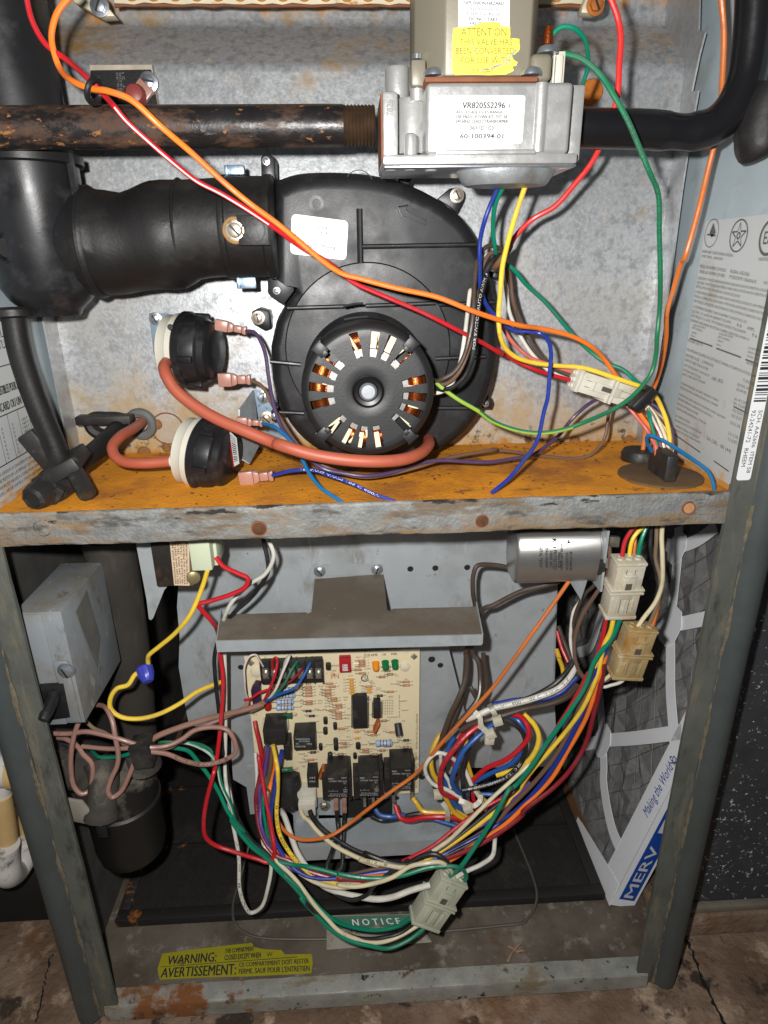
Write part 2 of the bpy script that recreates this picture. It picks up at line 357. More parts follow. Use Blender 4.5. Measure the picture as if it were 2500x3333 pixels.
NYLONA = M('ambered nylon', lin(192,184,164), .34, 0., var=(60,.15), sss=.35, layers=[(lin(176,134,70), 40, .58, .76), (lin(212,210,202), 60, .56, .70)])
PCBM = M('cream circuit board', lin(228,213,176), .5, 0., var=(14,.08), layers=[(lin(196,178,140), 24, .54, .72), (lin(136,120,92), 50, .62, .70), (lin(96,86,70), 200, .68, .74)])
EL_BLK = M('component black', lin(36,35,34), .5, 0., layers=[(lin(72,66,58), 60, .55, .72)])
SOLDER = M('tinned metal', lin(190,186,174), .3, .8, var=(200,.3))
CONC = M('slab concrete', lin(138,116,98), .85, 0., var=(10,.25), bump=(90,1.,.004),
         layers=[(lin(104,82,64), 6, .46, .58), (lin(170,148,126), 22, .54, .64), (lin(56,45,36), 20, .56, .61), (lin(150,132,116), 110, .66, .74), (lin(112,76,46), 9, .56, .70), (lin(84,68,56), 70, .58, .68)])
BITUM = M('black speckled duct', lin(58,60,63), .5, 0., var=(40,.3), bump=(250,.5,.0006), layers=[(lin(200,202,204), 230, .61, .655), (lin(150,152,154), 70, .69, .72), (lin(64,64,64), 20, .55, .75)])
FIBRE = M('grey filter fleece', lin(128,126,124), .85, 0., var=(160,.25), bump=(600,.8,.0008), layers=[(lin(96,94,92), 60, .5, .7)])
CARD = M('white filter card', lin(238,240,243), .55, 0., var=(20,.05))
CARDB = M('raw cardboard', lin(120,84,52), .8, 0., var=(30,.15))
BLUEP = M('blue print', lin(24,70,158), .5)
WIRECOL = {'red':(190,28,38),'scarlet':(222,48,44),'orange':(240,122,38),'orange2':(206,112,46),'green':(0,124,94),'dkgreen':(28,112,76),'blue':(28,52,140),'blue2':(34,84,156),
 'teal':(18,100,150),'yellow':(238,200,62),'yellow2':(214,172,44),'brown':(108,82,66),'dkbrown':(74,60,50),'black':(30,30,31),'white':(214,210,198),'cream':(216,204,168),
 'purple':(74,56,90),'rose':(152,114,102),'pink':(206,104,92),'tan':(128,108,86),'maroon':(132,30,40),'violet':(92,62,128),'grey':(110,104,98),'lime':(150,178,66),'stripew':(224,206,200)}
def WM(c):
    return M('insulation '+c, lin(*WIRECOL[c]), .36, 0., var=(70,.08), layers=[(tuple(k*.72+.02 for k in lin(*WIRECOL[c])[:3])+(1,), 34, .50, .66, None, .55), (tuple(k*.4+.01 for k in lin(*WIRECOL[c])[:3])+(1,), 130, .62, .72, None, .6)], bump=(160,.35,.0006), rvar=(50,.1))
# ------------------------------------------------------------------ the furnace casing
W_, D_ = .50, .14
fc = thing('furnace_cabinet', 'open sheet-metal furnace casing with rust-stained shelf between its two compartments', 'furnace', (W_/2, .2, -.515))
zb0 = at('P', 800, 142, D_).z; zb1 = at('P', 800, 52, D_+.045).z
prof = [(D_, .0), (D_, zb0-.004), (D_+.001, zb0), (D_+.003, zb0+.003), (D_+.042, zb1-.003), (D_+.0445, zb1-.0005), (D_+.0455, zb1+.004), (D_+.0455, .46)]
mb = MB(); n = len(prof)
mb.add([(.004, y, z) for y, z in prof]+[(.492, y, z) for y, z in prof], [(i, i+1, n+i+1, n+i) for i in range(n-1)])
vp = build('vestibule_panel', mb, GALVP, fc, sharp=60)
# side flanges of that panel, the right one torn along its edge
mb = MB().box((.003, .118, .0), (.0042, D_-.0005, .46)); build('panel_flange', mb, GALV, fc)
jag = [(0,.118),(.06,.119),(.15,.117),(.20,.118),(.236,.117),(.262,.114),(.264,.124),(.285,.120),(.297,.116),(.301,.126),(.32,.131),(.335,.121),(.46,.121)]
mb = MB().prism([V(.492, y, z) for z, y in jag]+[V(.492, D_+.046, .46), V(.492, D_+.046, zb1), V(.492, D_+.0005, zb0), V(.492, D_+.0005, 0)], (.0012,0,0)); build('panel_flange', mb, GALV, fc)
# upper side walls, the deck, its front flange
build('side_wall', MB().box((-.003, .004, .0), (-.0002, .20, .46)), PAINTB, fc)
build('side_wall', MB().box((W_+.0002, .004, .0), (W_+.003, .20, .46)), PAINTB, fc)
mb = MB(); nx, ny = 60, 18; random.seed(3)
vs = [(-.003+.506*i/nx, .0015+.17*j/ny, random.uniform(-.0004,.0002)) for j in range(ny+1) for i in range(nx+1)]
mb.add(vs, [(j*(nx+1)+i, j*(nx+1)+i+1, (j+1)*(nx+1)+i+1, (j+1)*(nx+1)+i) for j in range(ny) for i in range(nx)])
build('deck', mb, DECK, fc)
def litter(name, n, x0, x1, y0, y1, z, s0, s1, mat):          # loose flakes lying about
    mb = MB()
    for _ in range(n):
        c = V(random.uniform(x0,x1), random.uniform(y0,y1), z); s = random.uniform(s0,s1); a = random.uniform(0,6.3)
        u = V(math.cos(a), math.sin(a), random.uniform(-.3,.3)); w_ = V(-math.sin(a), math.cos(a), random.uniform(-.3,.3))
        mb.obox(c+V(0,0,s*.25), u, w_, u.cross(w_), (s, s*random.uniform(.4,.9), s*.22))
    o = build(name, mb, mat, fc, smooth=False); o['kind'] = 'stuff'
litter('rust_flakes', 240, .01, .49, .004, .136, .0, .0003, .0012, M('flake rust', lin(120,72,28), .9, var=(300,.5)))
litter('rust_crumbs', 160, .01, .49, .10, .138, .0, .0003, .0010, M('dark flake', lin(70,50,32), .9, var=(300,.5)))
build('deck_underside', MB().box((-.003, .003, -.003), (W_+.003, .17, -.0016)), GALVS, fc)
# flange: a folded strip with a rolled upper corner, pierced holes as rims; inner shade and rust put into the disc colour
mb = MB(); pf = [(.004,-.0006),(.0016,-.0002),(.0003,-.0012),(0,-.003),(0.0006,-.0125),(0,-.022),(.0006,-.0242),(.003,-.0246),(.012,-.0246)]
nx = 80; n = len(pf)
for i in range(nx+1):
    for y, z in pf: mb.v.append((-.002+.504*i/nx, y+random.uniform(-.0003,.0003)+.0008*math.sin(i*.35), z+random.uniform(-.0003,.0003)))
mb.f = [(i*n+j, i*n+j+1, (i+1)*n+j+1, (i+1)*n+j) for i in range(nx) for j in range(n-1)]; mb.mi = [0]*len(mb.f)
build('deck_flange', mb, LIP, fc, sharp=60)
for c, x, y, r, kind in (('e',80,1605,.0058,1), ('e',1418,1560,.0052,1), ('f',1185,1482,.0048,2), ('g',252,130,.0062,0)):
    p = at(c, x, y, 0)
    mb = MB()
    if kind == 0: mb.lathe(p+V(0,.001,0), (0,-1,0), [(r,0),(r*.8,.0016),(r*.2,.0022)], 20); build('dimple', mb, LIP, fc)
    else:
        mb.lathe(p+V(0,.002,0), (0,-1,0), [(r*1.02,0),(r*.95,.0024),(r*.78,.0023),(r*.70,.0008)], 22, cap1=False); h = build('hole_rim', mb, RUSTP, fc)
        build('hole', MB().lathe(p+V(0,-.0004,0), (0,-1,0), [(r*.8,0),(r*.70,.0004)], 22), M('dark hole rust', lin(84,54,26), .9, var=(200,.5)) if kind == 1 else M('pale plug rust', lin(176,128,88), .9, var=(200,.3)), h)
# posts
def post(x0, s, z0, z1, name='front_post'):
    P1 = [(0,.003),(0,0),(.0165,-.0006)]
    P2 = [(.0165,-.0006),(.0185,-.0030),(.0215,-.0062),(.027,-.0085),(.033,-.0075),(.0372,-.0035),(.0385,.003),(.0385,.024)]
    for P, m, nm in ((P1, POSTI, 'post_flange'), (P2, POST, name)):
        mb = MB(); k = 40
        for i in range(k+1):
            z = z0+(z1-z0)*i/k
            for x, y in P: mb.v.append((x0+s*(x+random.uniform(-.0002,.0002)), y+random.uniform(-.0002,.0002), z))
        n = len(P); mb.f = [(i*n+j, i*n+j+1, (i+1)*n+j+1, (i+1)*n+j) for i in range(k) for j in range(n-1)]; mb.mi = [0]*len(mb.f)
        build(nm, mb, m, fc, sharp=50)
post(0, -1, -.512, .46); post(W_, 1, -.512, .46)
mb = MB().sweep(spline([V(-.0170+random.uniform(-.0006,.0006), -.0016, -.51+.5*i/60) for i in range(61)], 2), [max(.0001,.0009+.0009*math.sin(k*.31)+random.uniform(-.0006,.0007)) for k in range(121)], 6)
build('dirt_seam', mb, M('caked dirt', lin(108,98,80), .95, var=(150,.4), bump=(400,.8,.001)), fc)
mb = MB().sweep(spline([V(W_+.0170+random.uniform(-.0006,.0006), -.0016, -.51+.5*i/60) for i in range(61)], 2), [max(.0001,.0008+.0008*math.sin(k*.27+1)+random.uniform(-.0006,.0007)) for k in range(121)], 6)
build('dirt_seam', mb, MATS['caked dirt'], fc)
# lower compartment shell
build('lower_side_wall', MB().box((-.040, .02, -.508), (-.0385, .46, -.003)), GALVS, fc)
build('rear_wall', MB().box((-.04, .46, -.508), (W_+.2, .463, .0)), GALVS, fc)
build('base_pan', MB().box((-.04, .004, -.503), (W_+.04, .46, -.5005)), BASEP, fc)
mb = MB(); pf = [(.016,-.5003),(.0155,-.4975),(.0148,-.4968),(.001,-.4985),(-.001,-.4990),(-.0018,-.5005),(-.0026,-.5085),(-.0032,-.5155),(-.002,-.5175),(.004,-.518)]
nx = 60; n = len(pf)
for i in range(nx+1):
    for y, z in pf: mb.v.append((-.012+.522*i/nx, y+random.uniform(-.0002,.0002), z+random.uniform(-.0003,.0003)))
mb.f = [(i*n+j, i*n+j+1, (i+1)*n+j+1, (i+1)*n+j) for i in range(nx) for j in range(n-1)]; mb.mi = [0]*len(mb.f)
build('base_rail', mb, RAIL, fc, sharp=25)
litter('grit', 260, -.01, .5, .016, .40, -.5004, .0003, .0011, M('pale grit', lin(140,128,112), .9, var=(300,.5)))
# small torn tags of metal on the right post
for c, x, y, dx in (('i',1300,545,-.008), ('l',1060,95,-.010), ('i',1350,200,-.006)):
    p = at(c, x, y, .002); build('sheared_tag', MB().prism([p, p+V(-dx,0,.002), p+V(-dx,0,-.002)], (0,.0006,0)), POSTI, fc)
# ---- rating plate on the right wall (X = W_)
q = [atx('r',330,30,W_), atx('c',1700,1335,W_), atx('f',1520,1310,W_), atx('r',100,1790,W_)]
y0 = max(q[0].y, q[3].y); zt = q[0].z; zbm = .004
q = [V(W_,.090,.176), V(W_,.002,.176), V(W_,.002,.004), V(W_,.090,.004)]
lb = Label(q, .0004); rp = build('rating_plate', lb.sheet(.002), RATING, fc)
def Rr(x, y):                                   # crop r -> label fractions
    p = atx('r', x, y, W_); return ((.090-p.y)/.088, (.176-p.z)/.172)
def rline(body, x0, y0, x1, y1, h=30, bold=0.):  # text from left baseline point to right baseline point
    vs, fs = glyphs(body, bold)
    xs = [v[0] for v in vs]; a, b = min(xs), max(xs); out = []
    for x, y in vs:
        fx = (x-a)/(b-a); X = x0+(x1-x0)*fx; Y = y0+(y1-y0)*fx - h*y/.7
        out.append(lb.p(*Rr(X - h*y/.7*(-.16), Y)))
    lb.mb.add(out, fs)
for t in [("RHEEM AIR CONDITIONING DIVISION",336,300,580,335,24),("FORT SMITH,  ARKANSAS",332,338,500,362,22),("MODEL NO./NUMERO DE MODELE:",318,420,526,455,26),("RGRA-10EZAJS",562,462,714,488,28),
 ("SERIAL NO./NUMERO DE SERIE:",313,462,518,498,26),("FY5D707F130605633",553,506,768,548,28),("HFD",828,552,860,558,26),
 ("CATEGORY IV FORCED AIR FURNACE WHEN USING INDOOR AIR FOR COMBUSTION. CATEGORY",301,512,860,618,22),("FSP DIRECT VENT FORCED AIR FURNACE WHEN USING OUTDOOR AIR FOR COMBUSTION. FOR",296,548,860,660,22),
 ("INSTALLATION ONLY, IN A BUILDING CONSTRUCTED ON-SITE.",290,580,640,662,22),("CATEGORIE IV GENERATEUR D'AIR CHAUD A AIR FORCEE LORSQUE DE L'AIR INTERIEUR EST",283,622,860,758,22),
 ("POUR LA COMBUSTION. CATEGORIE IV TYPE FSP EVACUATION DIRECTE GENERATEUR D'AIR CHA",277,658,860,806,22),("AIR FORCEE LORSQUE DE L'AIR EXTERIEUR EST EMPLOYE POUR LA COMBUSTION. POUR INSTAL",270,694,850,856,22),
 ("A L'EXTERIEUR SEULEMENT. DANS UN BATIMENT CONSTRUIT SUR LE SITE.",265,740,694,868,22),("ELECTRIC 115 V. 60 HZ 1 PH. MAXIMUM TOTAL INPUT.",258,778,570,872,22),("9.6",612,892,652,900,28),("AMPS.",696,914,756,934,28),
 ("ELECTRIQUE 115 V, 60 HZ 1 PH. PUISSANCE D' ENTREE TOTALE MAXIMUM",252,812,684,950,22),("9.6",734,970,776,984,28),("MAXIMUM OVERCURRENT PROTECTION 15 AMPERES. DISJONCTEUR A MAXIMA 15 A.",246,850,716,1008,22),
 ("HOURLY INPUT RATING",262,885,360,912,16),("DEBIT CALORIFIQUE",256,905,336,935,16),("MAXIMUM",252,944,290,955,14),("Btu/hr",246,968,280,980,14),("105,000 (30.77)",222,1010,338,1050,24),
 ("HOURLY INPUT RATING",470,955,582,985,16),("DEBIT CALORIFIQUE",464,980,556,1010,16),("MINIMUM",458,1008,500,1022,14),("Btu/hr",452,1040,488,1052,14),
 ("FACTORY EQUIPPED",704,1070,800,1094,18),("AGENCE A L'USINE",700,1100,790,1130,18),("FOR GAS / GAZ",694,1134,780,1160,18),("NATURAL / N",690,1190,780,1216,22),
 ("THIS APPLIANCE EQUIPPED FOR ALTITUDES/CET APPAREIL EST EQUIPE POUR ALTITUDES COMP",210,1082,760,1300,22),("ENTRE 0 (0) - 2,000(610)",205,1130,424,1215,24),("ORIFICE/ INJECTEUR # 50 DMS",198,1165,385,1245,22),
 ("LIMIT SETTING/LIMITE COUPE-CIRCUIT",192,1205,394,1296,18),("AUXILIARY LIMIT SETTING",186,1242,324,1310,18),("LIMITE COUPE-CIRCUIT AUXILIAIRE",178,1278,360,1352,18),("180 (82)",414,1318,502,1345,28),("FT.(M)/PIED",664,1330,750,1365,24),
 ("NATURAL GAS/",618,1365,716,1400,24),("GAZ NATUREL",610,1402,692,1436,24),("MAXIMUM PERMISSIBLE GAS SUPPLY PRESSURE TO FURNACE",168,1352,468,1495,18),("PRESSION MAXIMUM D'ALIMENTATION EN GAZ A CHAUDIERE",162,1385,462,1535,18),
 ("MINIMUM GAS SUPPLY PRESSURE FOR PURPOSES OF INPUT ADJUSTMENT",152,1440,522,1635,18),("PRESSION MINIMUM D'ALIMENTATION EN GAZ POUR LE",146,1475,418,1622,18),("REGLAGE DE PUISSANCE D'ENTREE",140,1515,304,1602,18),("MANIFOLD PRESSURE/PRESSION A LA TUBULURE",134,1552,368,1678,18),
 ("IN. W.C.(kPa)",596,1480,700,1520,22),("PO. C.E.(kPa)",590,1515,688,1555,22),("10.5 (2.61)",580,1570,662,1605,26),("10.5 (2.61)",572,1612,652,1646,26),("5.0 (1.24)",560,1670,640,1705,26),("5.0 (1.24)",545,1755,622,1792,26),("3.5 (0.87)",540,1800,616,1836,26),
 ("AIR TEMPERATURE RISE:",124,1610,240,1668,16),("AUGMENTATION DE LA TEMPERATURE L'AIR",118,1645,328,1750,16),("50 (28) - 80 (44)",374,1795,565,1905,28),("MAXIMUM EXTERNAL STATIC PRESSURE",124,1690,308,1790,16),("PRESSION STATIQUE EXTERIEURE MAXIMUM",118,1722,322,1830,16)]: rline(*t)
for x0,y0,x1,y1 in ((240,985,420,1050),(450,1065,648,1138),(684,1155,782,1190),(588,1530,698,1585),(112,1752,322,1898),(430,1965,550,2050)):
    a = Rr(x0,y0); b = Rr(x1,y1); lb.line(a[0],a[1],b[0],b[1],.006)
a = Rr(412,145); lb.ring(a[0],a[1],.105,.055,.06); a2 = Rr(628,165)
lb.poly([Rr(428,62),Rr(446,140),Rr(412,182),Rr(396,140)]); lb.poly([Rr(378,148),Rr(446,158),Rr(444,172),Rr(376,162)])
lb.ring(a2[0],a2[1],.118,.060,.10); P5 = []
for k in range(10):
    an = -math.pi/2+k*math.pi/5; f = 1 if k % 2 == 0 else .40; P5.append((a2[0]+.095*f*math.cos(an), a2[1]+.047*f*math.sin(an)))
for k in range(10): lb.line(*P5[k], *P5[(k+1)%10], .006)
lb.ring(a2[0], a2[1], .026, .014, .5)
a3 = Rr(872,180); lb.ring(a3[0], a3[1], .115, .062, .18); lb.text('EA', a3[0]-.06, a3[1]-.022, a3[0]+.05, a3[1]+.022, .03); lb.text('VERIFIED', a3[0]-.08, a3[1]+.066, a3[0]+.05, a3[1]+.078)
lb.done(INKG, rp)
# ---- bar-code strip on the post's inner flange
sq = [V(W_+.0035,-.0012,.30), V(W_+.0155,-.0016,.30), V(W_+.0155,-.0016,.004), V(W_+.0035,-.0012,.004)]
tl = at('f',1660,300,-.0012); bl = at('f',1465,1315,-.0012); br = at('f',1555,1290,-.0012)
sq = [V(bl.x,-.0014,.20), V(br.x,-.0014,.20), V(br.x,-.0014,bl.z), V(bl.x,-.0014,bl.z)]
lb = Label(sq, .0006); sp_ = build('barcode_strip', lb.sheet(.002), PAPERW, fc)
def fz(c, x, y): return (.20-at(c,x,y,-.0014).z)/(.20-bl.z)
v = fz('r',800,1500); vv = 0.
random.seed(11)
while vv < v:
    t = random.choice((.004,.004,.008,.012))*.8; lb.rect(.12, vv, .94, vv+t); vv += t+random.choice((.004,.005,.009))
lb.text('SCH. AA2606  ITEM 58', .58, fz('r',770,1560), .86, fz('r',690,2060), 0, 90)
lb.text('92-24241-72   RHEEM', .12, fz('r',720,1560), .42, fz('r',640,2010), 0, 90)
lb.done(INK, sp_)
# ---- notice sheet on the left wall
q = [V(-.0002,.004,.125), V(-.0002,.092,.125), V(-.0002,.092,.002), V(-.0002,.004,.002)]
lb = Label([V(0,.004,.125), V(0,.090,.125), V(0,.090,.004), V(0,.004,.004)], .0004); ns = build('notice_sheet', lb.sheet(.001), RATING, fc)
for z, t, b in ((.10,'GAS SHUT OFF',0),(.16,'FURNITURE NO',0),(.40,'COMBUSTIBLES POUR LE PLANCHER',.012),(.49,'PLACARD OU UN GRENIER',.012)): lb.text(t, .30, z, .96, z+.05, b)
for z in (.06,.30,.56,.82): lb.line(0, z, 1, z, .006)
for k in range(6): lb.line(.12+.17*k, .56, .12+.17*k, .82, .005)
for i in range(8):
    for k, tt in enumerate(('0','0','0','160 F','AE-615')): lb.text(tt, .16+.17*k, .62+.024*i, .16+.17*k+.02*len(tt), .636+.024*i)
lb.text('armoires',.02,.585,.11,.60); lb.text('cote',.2,.575,.27,.59)
for i, t in enumerate(('EN PLACE LORSQUE LA CHAUDIERE EST INSTALLEE AVEC UN','AIR DE RETOUR LATERALE OU POSTERIEURE','SUPERIEURE EST REGLEE A L\'USINE POUR COMPATIBILITE','ABAISSE L\'AIR DE SORTIE A TITRE D\'UNE TEMPERATURE')): lb.text(t, .03, .85+.035*i, .95, .868+.035*i)
lb.done(INK, ns)
# ---- yellow warning sticker on the base pan and the notice plate
q = [atz('j',975,1235,-.5005), atz('k',480,1150,-.5005), atz('k',500,1360,-.5005), atz('j',940,1395,-.5005)]
lb = Label(q, .0004); P6 = [(.0,.02),(.28,-.04),(.60,-.06),(.615,.08),(.66,.16),(.70,.20),(.80,.26),(.82,.40),(1.,.44),(1.0,.70),(.985,.98),(.60,1.0),(.3,.98),(.02,1.0),(-.01,.6)]
ws = build('warning_sticker', MB().prism([lb.p(u, v, .0003) for u, v in P6], -lb.n*.0002), PAPERG, fc)
lb.text('WARNING:', .045,.14,.365,.48,.012); lb.text('AVERTISSEMENT:', .02,.58,.50,.94,.012); lb.line(.01,.535,.90,.50,.02)
lb.text('THIS COMPARTMENT', .42,.06,.615,.22,.01); lb.text('CLOSED EXCEPT WHEN', .42,.27,.66,.45,.01); lb.text('W', .70,.29,.74,.44)
lb.text('CE COMPARTIMENT DOIT RESTER', .52,.56,.975,.70,.008); lb.text("FERME, SAUF POUR L'ENTRETIEN", .52,.76,.975,.92,.008)
lb.done(INK, ws)
q = [V(*atz('k',578,1010,-.485)), V(*atz('k',1100,1000,-.485)), V(*atz('k',1210,1170,-.497)), V(*atz('k',578,1215,-.497))]
lb = Label(q, .0008); npl = build('notice_plate', lb.sheet(.001, .0006), M('grubby plate', lin(140,134,120), .7, var=(40,.25), layers=[(lin(94,82,66), 50, .55, .7)]), fc)
lb.off = .0010; lb.rect(.02,.03,.95,.42); lb.done(M('green notice band', lin(24,92,66), .6, layers=[(lin(120,112,96), 70, .6, .66)]), npl, 'green_band')
lb.mb = MB(); lb.off = .0013; lb.text('N O T I C E', .28,.13,.80,.34,.02); lb.done(INKW, npl)
lb.mb = MB(); lb.off = .0013; lb.text('REMOVE SOLID BASE WHEN USING', .08,.47,.9,.60,.01); lb.done(INK, npl)
# ------------------------------------------------------------------ helpers for boxes read off the picture
def fbox(mb, c, x0, y0, x1, y1, Yf, Yb):
    a = at(c, x0, y0, Yf); b = at(c, x1, y1, Yf); d = at(c, x1, y0, Yf); e = at(c, x0, y1, Yf)
    return mb.box(((a.x+e.x)/2, Yf, (b.z+e.z)/2), ((b.x+d.x)/2, Yb, (a.z+d.z)/2))
def vcyl(mb, c, x0, x1, y0, y1, Yc, prof=None, n=24):
    a = at(c, (x0+x1)/2, y1, Yc); b = at(c, (x0+x1)/2, y0, Yc); r = (at(c,x1,y0,Yc)-at(c,x0,y0,Yc)).length/2
    h = b.z-a.z; m_ = V((a.x+b.x)/2, Yc, a.z)
    return mb.lathe(m_, (0,0,1), [(r*p, h*t) for p, t in (prof or [(1,0),(1,.96),(.93,1)])], n)
def cpoly(c, P, Y): return [at(c, x, y, Y) for x, y in P]
# ------------------------------------------------------------------ gas pipe on the left
a = at('P', -90, 277, .03); a.x = -.22; b = at('P', 808, 277, .03); PR = .0112
gp = thing('gas_pipe', 'straight black iron gas pipe with orange rust flecks, threaded into the valve', 'pipe', (b.x, .03, a.z))
build('pipe', MB().lathe(V(a.x,.03,a.z), (1,0,0), [(PR,0),(PR,b.x-a.x-.030),(PR*.985,b.x-a.x-.018)], 40), PIPEB, gp)
mb = MB(); L0 = b.x-.0195
prf = []
for k in range(10): prf += [(PR*.97, .0021*k), (PR*.90, .0021*k+.00105)]
mb.lathe(V(L0,.03,a.z), (1,0,0), prf, 36); build('thread', mb, M('rusty thread', lin(74,56,40), .5, .5, var=(120,.4), layers=[(lin(60,42,30), 60, .5, .65)]), gp)
# ------------------------------------------------------------------ gas valve
gv = thing('gas_valve', 'cast aluminium gas valve with a taupe top cover and printed paper label', 'valve', at('b',1350,985,.02))
YF = -.008
mb = MB(); fbox(mb, 'b', 1082, 490, 1955, 925, YF, .045); build('body', mb, ALU, gv, .0025, 3)
mb = MB(); fbox(mb, 'c', 225, 492, 365, 915, YF-.0002, .03); build('corner_column', mb, ALU, gv, .004, 4)
mb = MB(); vcyl(mb, 'c', 245, 330, 500, 915, YF+.002); vcyl(mb, 'c', 372, 432, 515, 915, YF+.012); build('corner_pillar', mb, ALU, gv)
mb = MB(); fbox(mb, 'c', 425, 505, 548, 970, .002, .050); build('outlet_block', mb, ALU, gv, .0015)
mb = MB(); fbox(mb, 'b', 822, 545, 914, 985, .004, .052); build('inlet_block', mb, ALU, gv, .0015)
mb = MB(); fbox(mb, 'b', 812, 560, 826, 975, .006, .050); build('inlet_gasket', mb, RUSTP, gv)
mb = MB(); vcyl(mb, 'b', 900, 1085, 600, 930, .020); build('body_neck', mb, ALU, gv)
mb = MB(); vcyl(mb, 'b', 836, 986, 408, 610, .030, [(1,0),(1,.93),(.92,1),(.78,1),(.74,.97)]); build('regulator_tower', mb, ALU, gv)
mb = MB(); vcyl(mb, 'b', 985, 1072, 500, 610, .012); build('pilot_boss', mb, ALU, gv)
mb = MB(); fbox(mb, 'b', 992, 352, 1082, 516, .004, .026); build('pilot_post', mb, TAUPE, gv, .0015)
mb = MB(); vcyl(mb, 'b', 1000, 1056, 326, 356, .014); build('cap_screw', mb, ZINC, gv)
mb = MB(); vcyl(mb, 'b', 948, 1030, 800, 985, .000, [(1,0),(1,.8),(.86,.95),(.5,1)]); build('front_lug', mb, ALU, gv)
mb = MB(); fbox(mb, 'b', 822, 922, 1990, 985, YF+.001, .047); build('bottom_flange', mb, ALU, gv, .0012)
mb = MB(); fbox(mb, 'b', 1140, 895, 1745, 925, YF-.0022, .01); build('ledge', mb, ALU, gv, .001)
mb = MB(); fbox(mb, 'b', 830, 987, 1985, 1004, YF+.005, .045); build('under_plate', mb, ZINC, gv, .0006)
ct = at('b', 1560, 1004, .016); R_ = (at('b',1860,1004,.016)-ct).length
dm = MB().lathe(ct, (0,0,-1), [(R_*1.0,0),(R_*.985,.003),(R_*.86,.0085),(R_*.80,.0100),(R_*.3,.0106)], 44); dm.v = [(x, ct.y+(y-ct.y)*.62, z) for x, y, z in dm.v]
build('regulator_dome', dm, M('dusty zinc dome', lin(150,154,156), .45, .5, var=(120,.25), bump=(400,.4,.0005), layers=[(lin(110,106,96), 30, .5, .7)]), gv)
for c, x, y in (('b',870,1010),('b',985,1008),('b',1420,1003),('c',425,1000),('b',1110,1012)):
    p = at(c, x, y, .006); build('bolt', MB().lathe(p+V(0,0,.003), (0,0,-1), [(.0042,0),(.0042,.003),(.0028,.0045)], 16), ALU, gv)
# the cover on top, its folded base and screws
cx0, cx1 = at('b',1192,440,.0).x, at('c',232,300,.0).x; z0 = at('b',1500,458,.0).z; z1 = z0+.09
mb = MB(); mb.prism([V(cx0-.0145,.020,z0), V(cx0,-.001,z0), V(cx1,-.001,z0), V(cx1+.006,.012,z0), V(cx1+.006,.05,z0), V(cx0-.0145,.05,z0)], (0,0,.09)); build('cover', mb, TAUPE, gv, .0012)
mb = MB(); fbox(mb, 'c', 236, 312, 368, 486, -.002, .03); build('cover_lobe', mb, TAUPE, gv, .003, 3)
mb = MB(); fbox(mb, 'b', 1075, 458, 1755, 490, -.006, .045); build('cover_base', mb, RUSTP, gv, .0006)
for c, x, y, Y in (('b',1128,440,.004), ('c',236,436,-.003), ('c',335,305,.004)):
    p = at(c, x, y+20, Y); build('cover_screw', MB().lathe(p, (0,0,1), [(.0058,0),(.0058,.0014),(.0048,.0032),(.0022,.0042)], 20), ZINC, gv)
mb = MB(); fbox(mb, 'c', 370, 305, 440, 505, .006, .02); fbox(mb, 'c', 385, 325, 428, 500, .003, .008); build('terminal_block', mb, GREYPL, gv, .0006)
p = at('c', 338, 250, .012); build('ground_lug', MB().lathe(p+V(0,0,-.006), (0,0,1), [(.0028,0),(.0028,.010),(.0022,.013)], 14), COPPER, gv)
# printed labels
q = [at('b',1172,572,YF-.0012), at('c',205,572,YF-.0012), at('c',185,864,YF-.0012), at('b',1140,862,YF-.0012)]
lb = Label(q, .0005); o = build('model_label', lb.sheet(.0015), PAPER, gv)
lb.text('VR8205S2296', .26,.14,.76,.27,.02); lb.text('9', .80,.17,.825,.25,0,90)
lb.text('REG. 3.5 ADJ 2.5-3.5 RANGE', .20,.315,.735,.375,.012); lb.text('USE 396221 LP CONV KIT. TOT .5A', .20,.405,.80,.47,.012); lb.text('24V 60HZ, CLASS 2 TRANSFORMER', .20,.50,.81,.565,.012)
lb.text('0611D1C3', .37,.63,.65,.71,.008); lb.text('60-100394-01', .27,.79,.77,.89,.015); lb.done(INK, o)
yl = -.0016
q = [at('b',1275,-120,yl), at('b',1585,-120,yl), at('b',1582,175,yl), at('b',1275,165,yl)]
lb = Label(q, .0004); o = build('hazard_label', lb.sheet(), PAPERW, gv)
for t, v0, v1, u0, u1, bo in (('EXPLOSION HAZARD',.44,.515,.10,.88,.012),('Severe Injury Or',.56,.63,.20,.79,0),('Death Can Result',.665,.735,.17,.82,0),('DO NOT TAKE',.775,.85,.21,.76,.012),('VALVE APART',.875,.94,.21,.74,.012)): lb.text(t,u0,v0,u1,v1,bo)
lb.done(INK, o)
q = [at('b',1240,150,yl-.0004), at('b',1645,150,yl-.0004), at('b',1640,450,yl-.0004), at('b',1234,450,yl-.0004)]
lb = Label(q, .0004)
P7 = [(.01,.06),(.30,.02),(.34,.0),(.5,-.06),(.72,-.05),(.70,.03),(.86,.04),(.86,.26),(1.0,.28),(1.0,.50),(.93,.60),(.88,.56),(.90,.66),(.97,.74),(.96,.80),(.90,.84),(.92,.92),(.80,1.0),(.06,1.0),(.01,.95),(0,.5)]
P7 = [(u+random.uniform(-.006,.006), v+random.uniform(-.008,.008)) for k in range(len(P7)) for u, v in ((P7[k][0]*(1-f)+P7[(k+1)%len(P7)][0]*f, P7[k][1]*(1-f)+P7[(k+1)%len(P7)][1]*f) for f in (0,.33,.66))]
o = build('conversion_label', MB().prism([lb.p(u, v, .0003) for u, v in P7], -lb.n*.0002), PAPERY, gv)
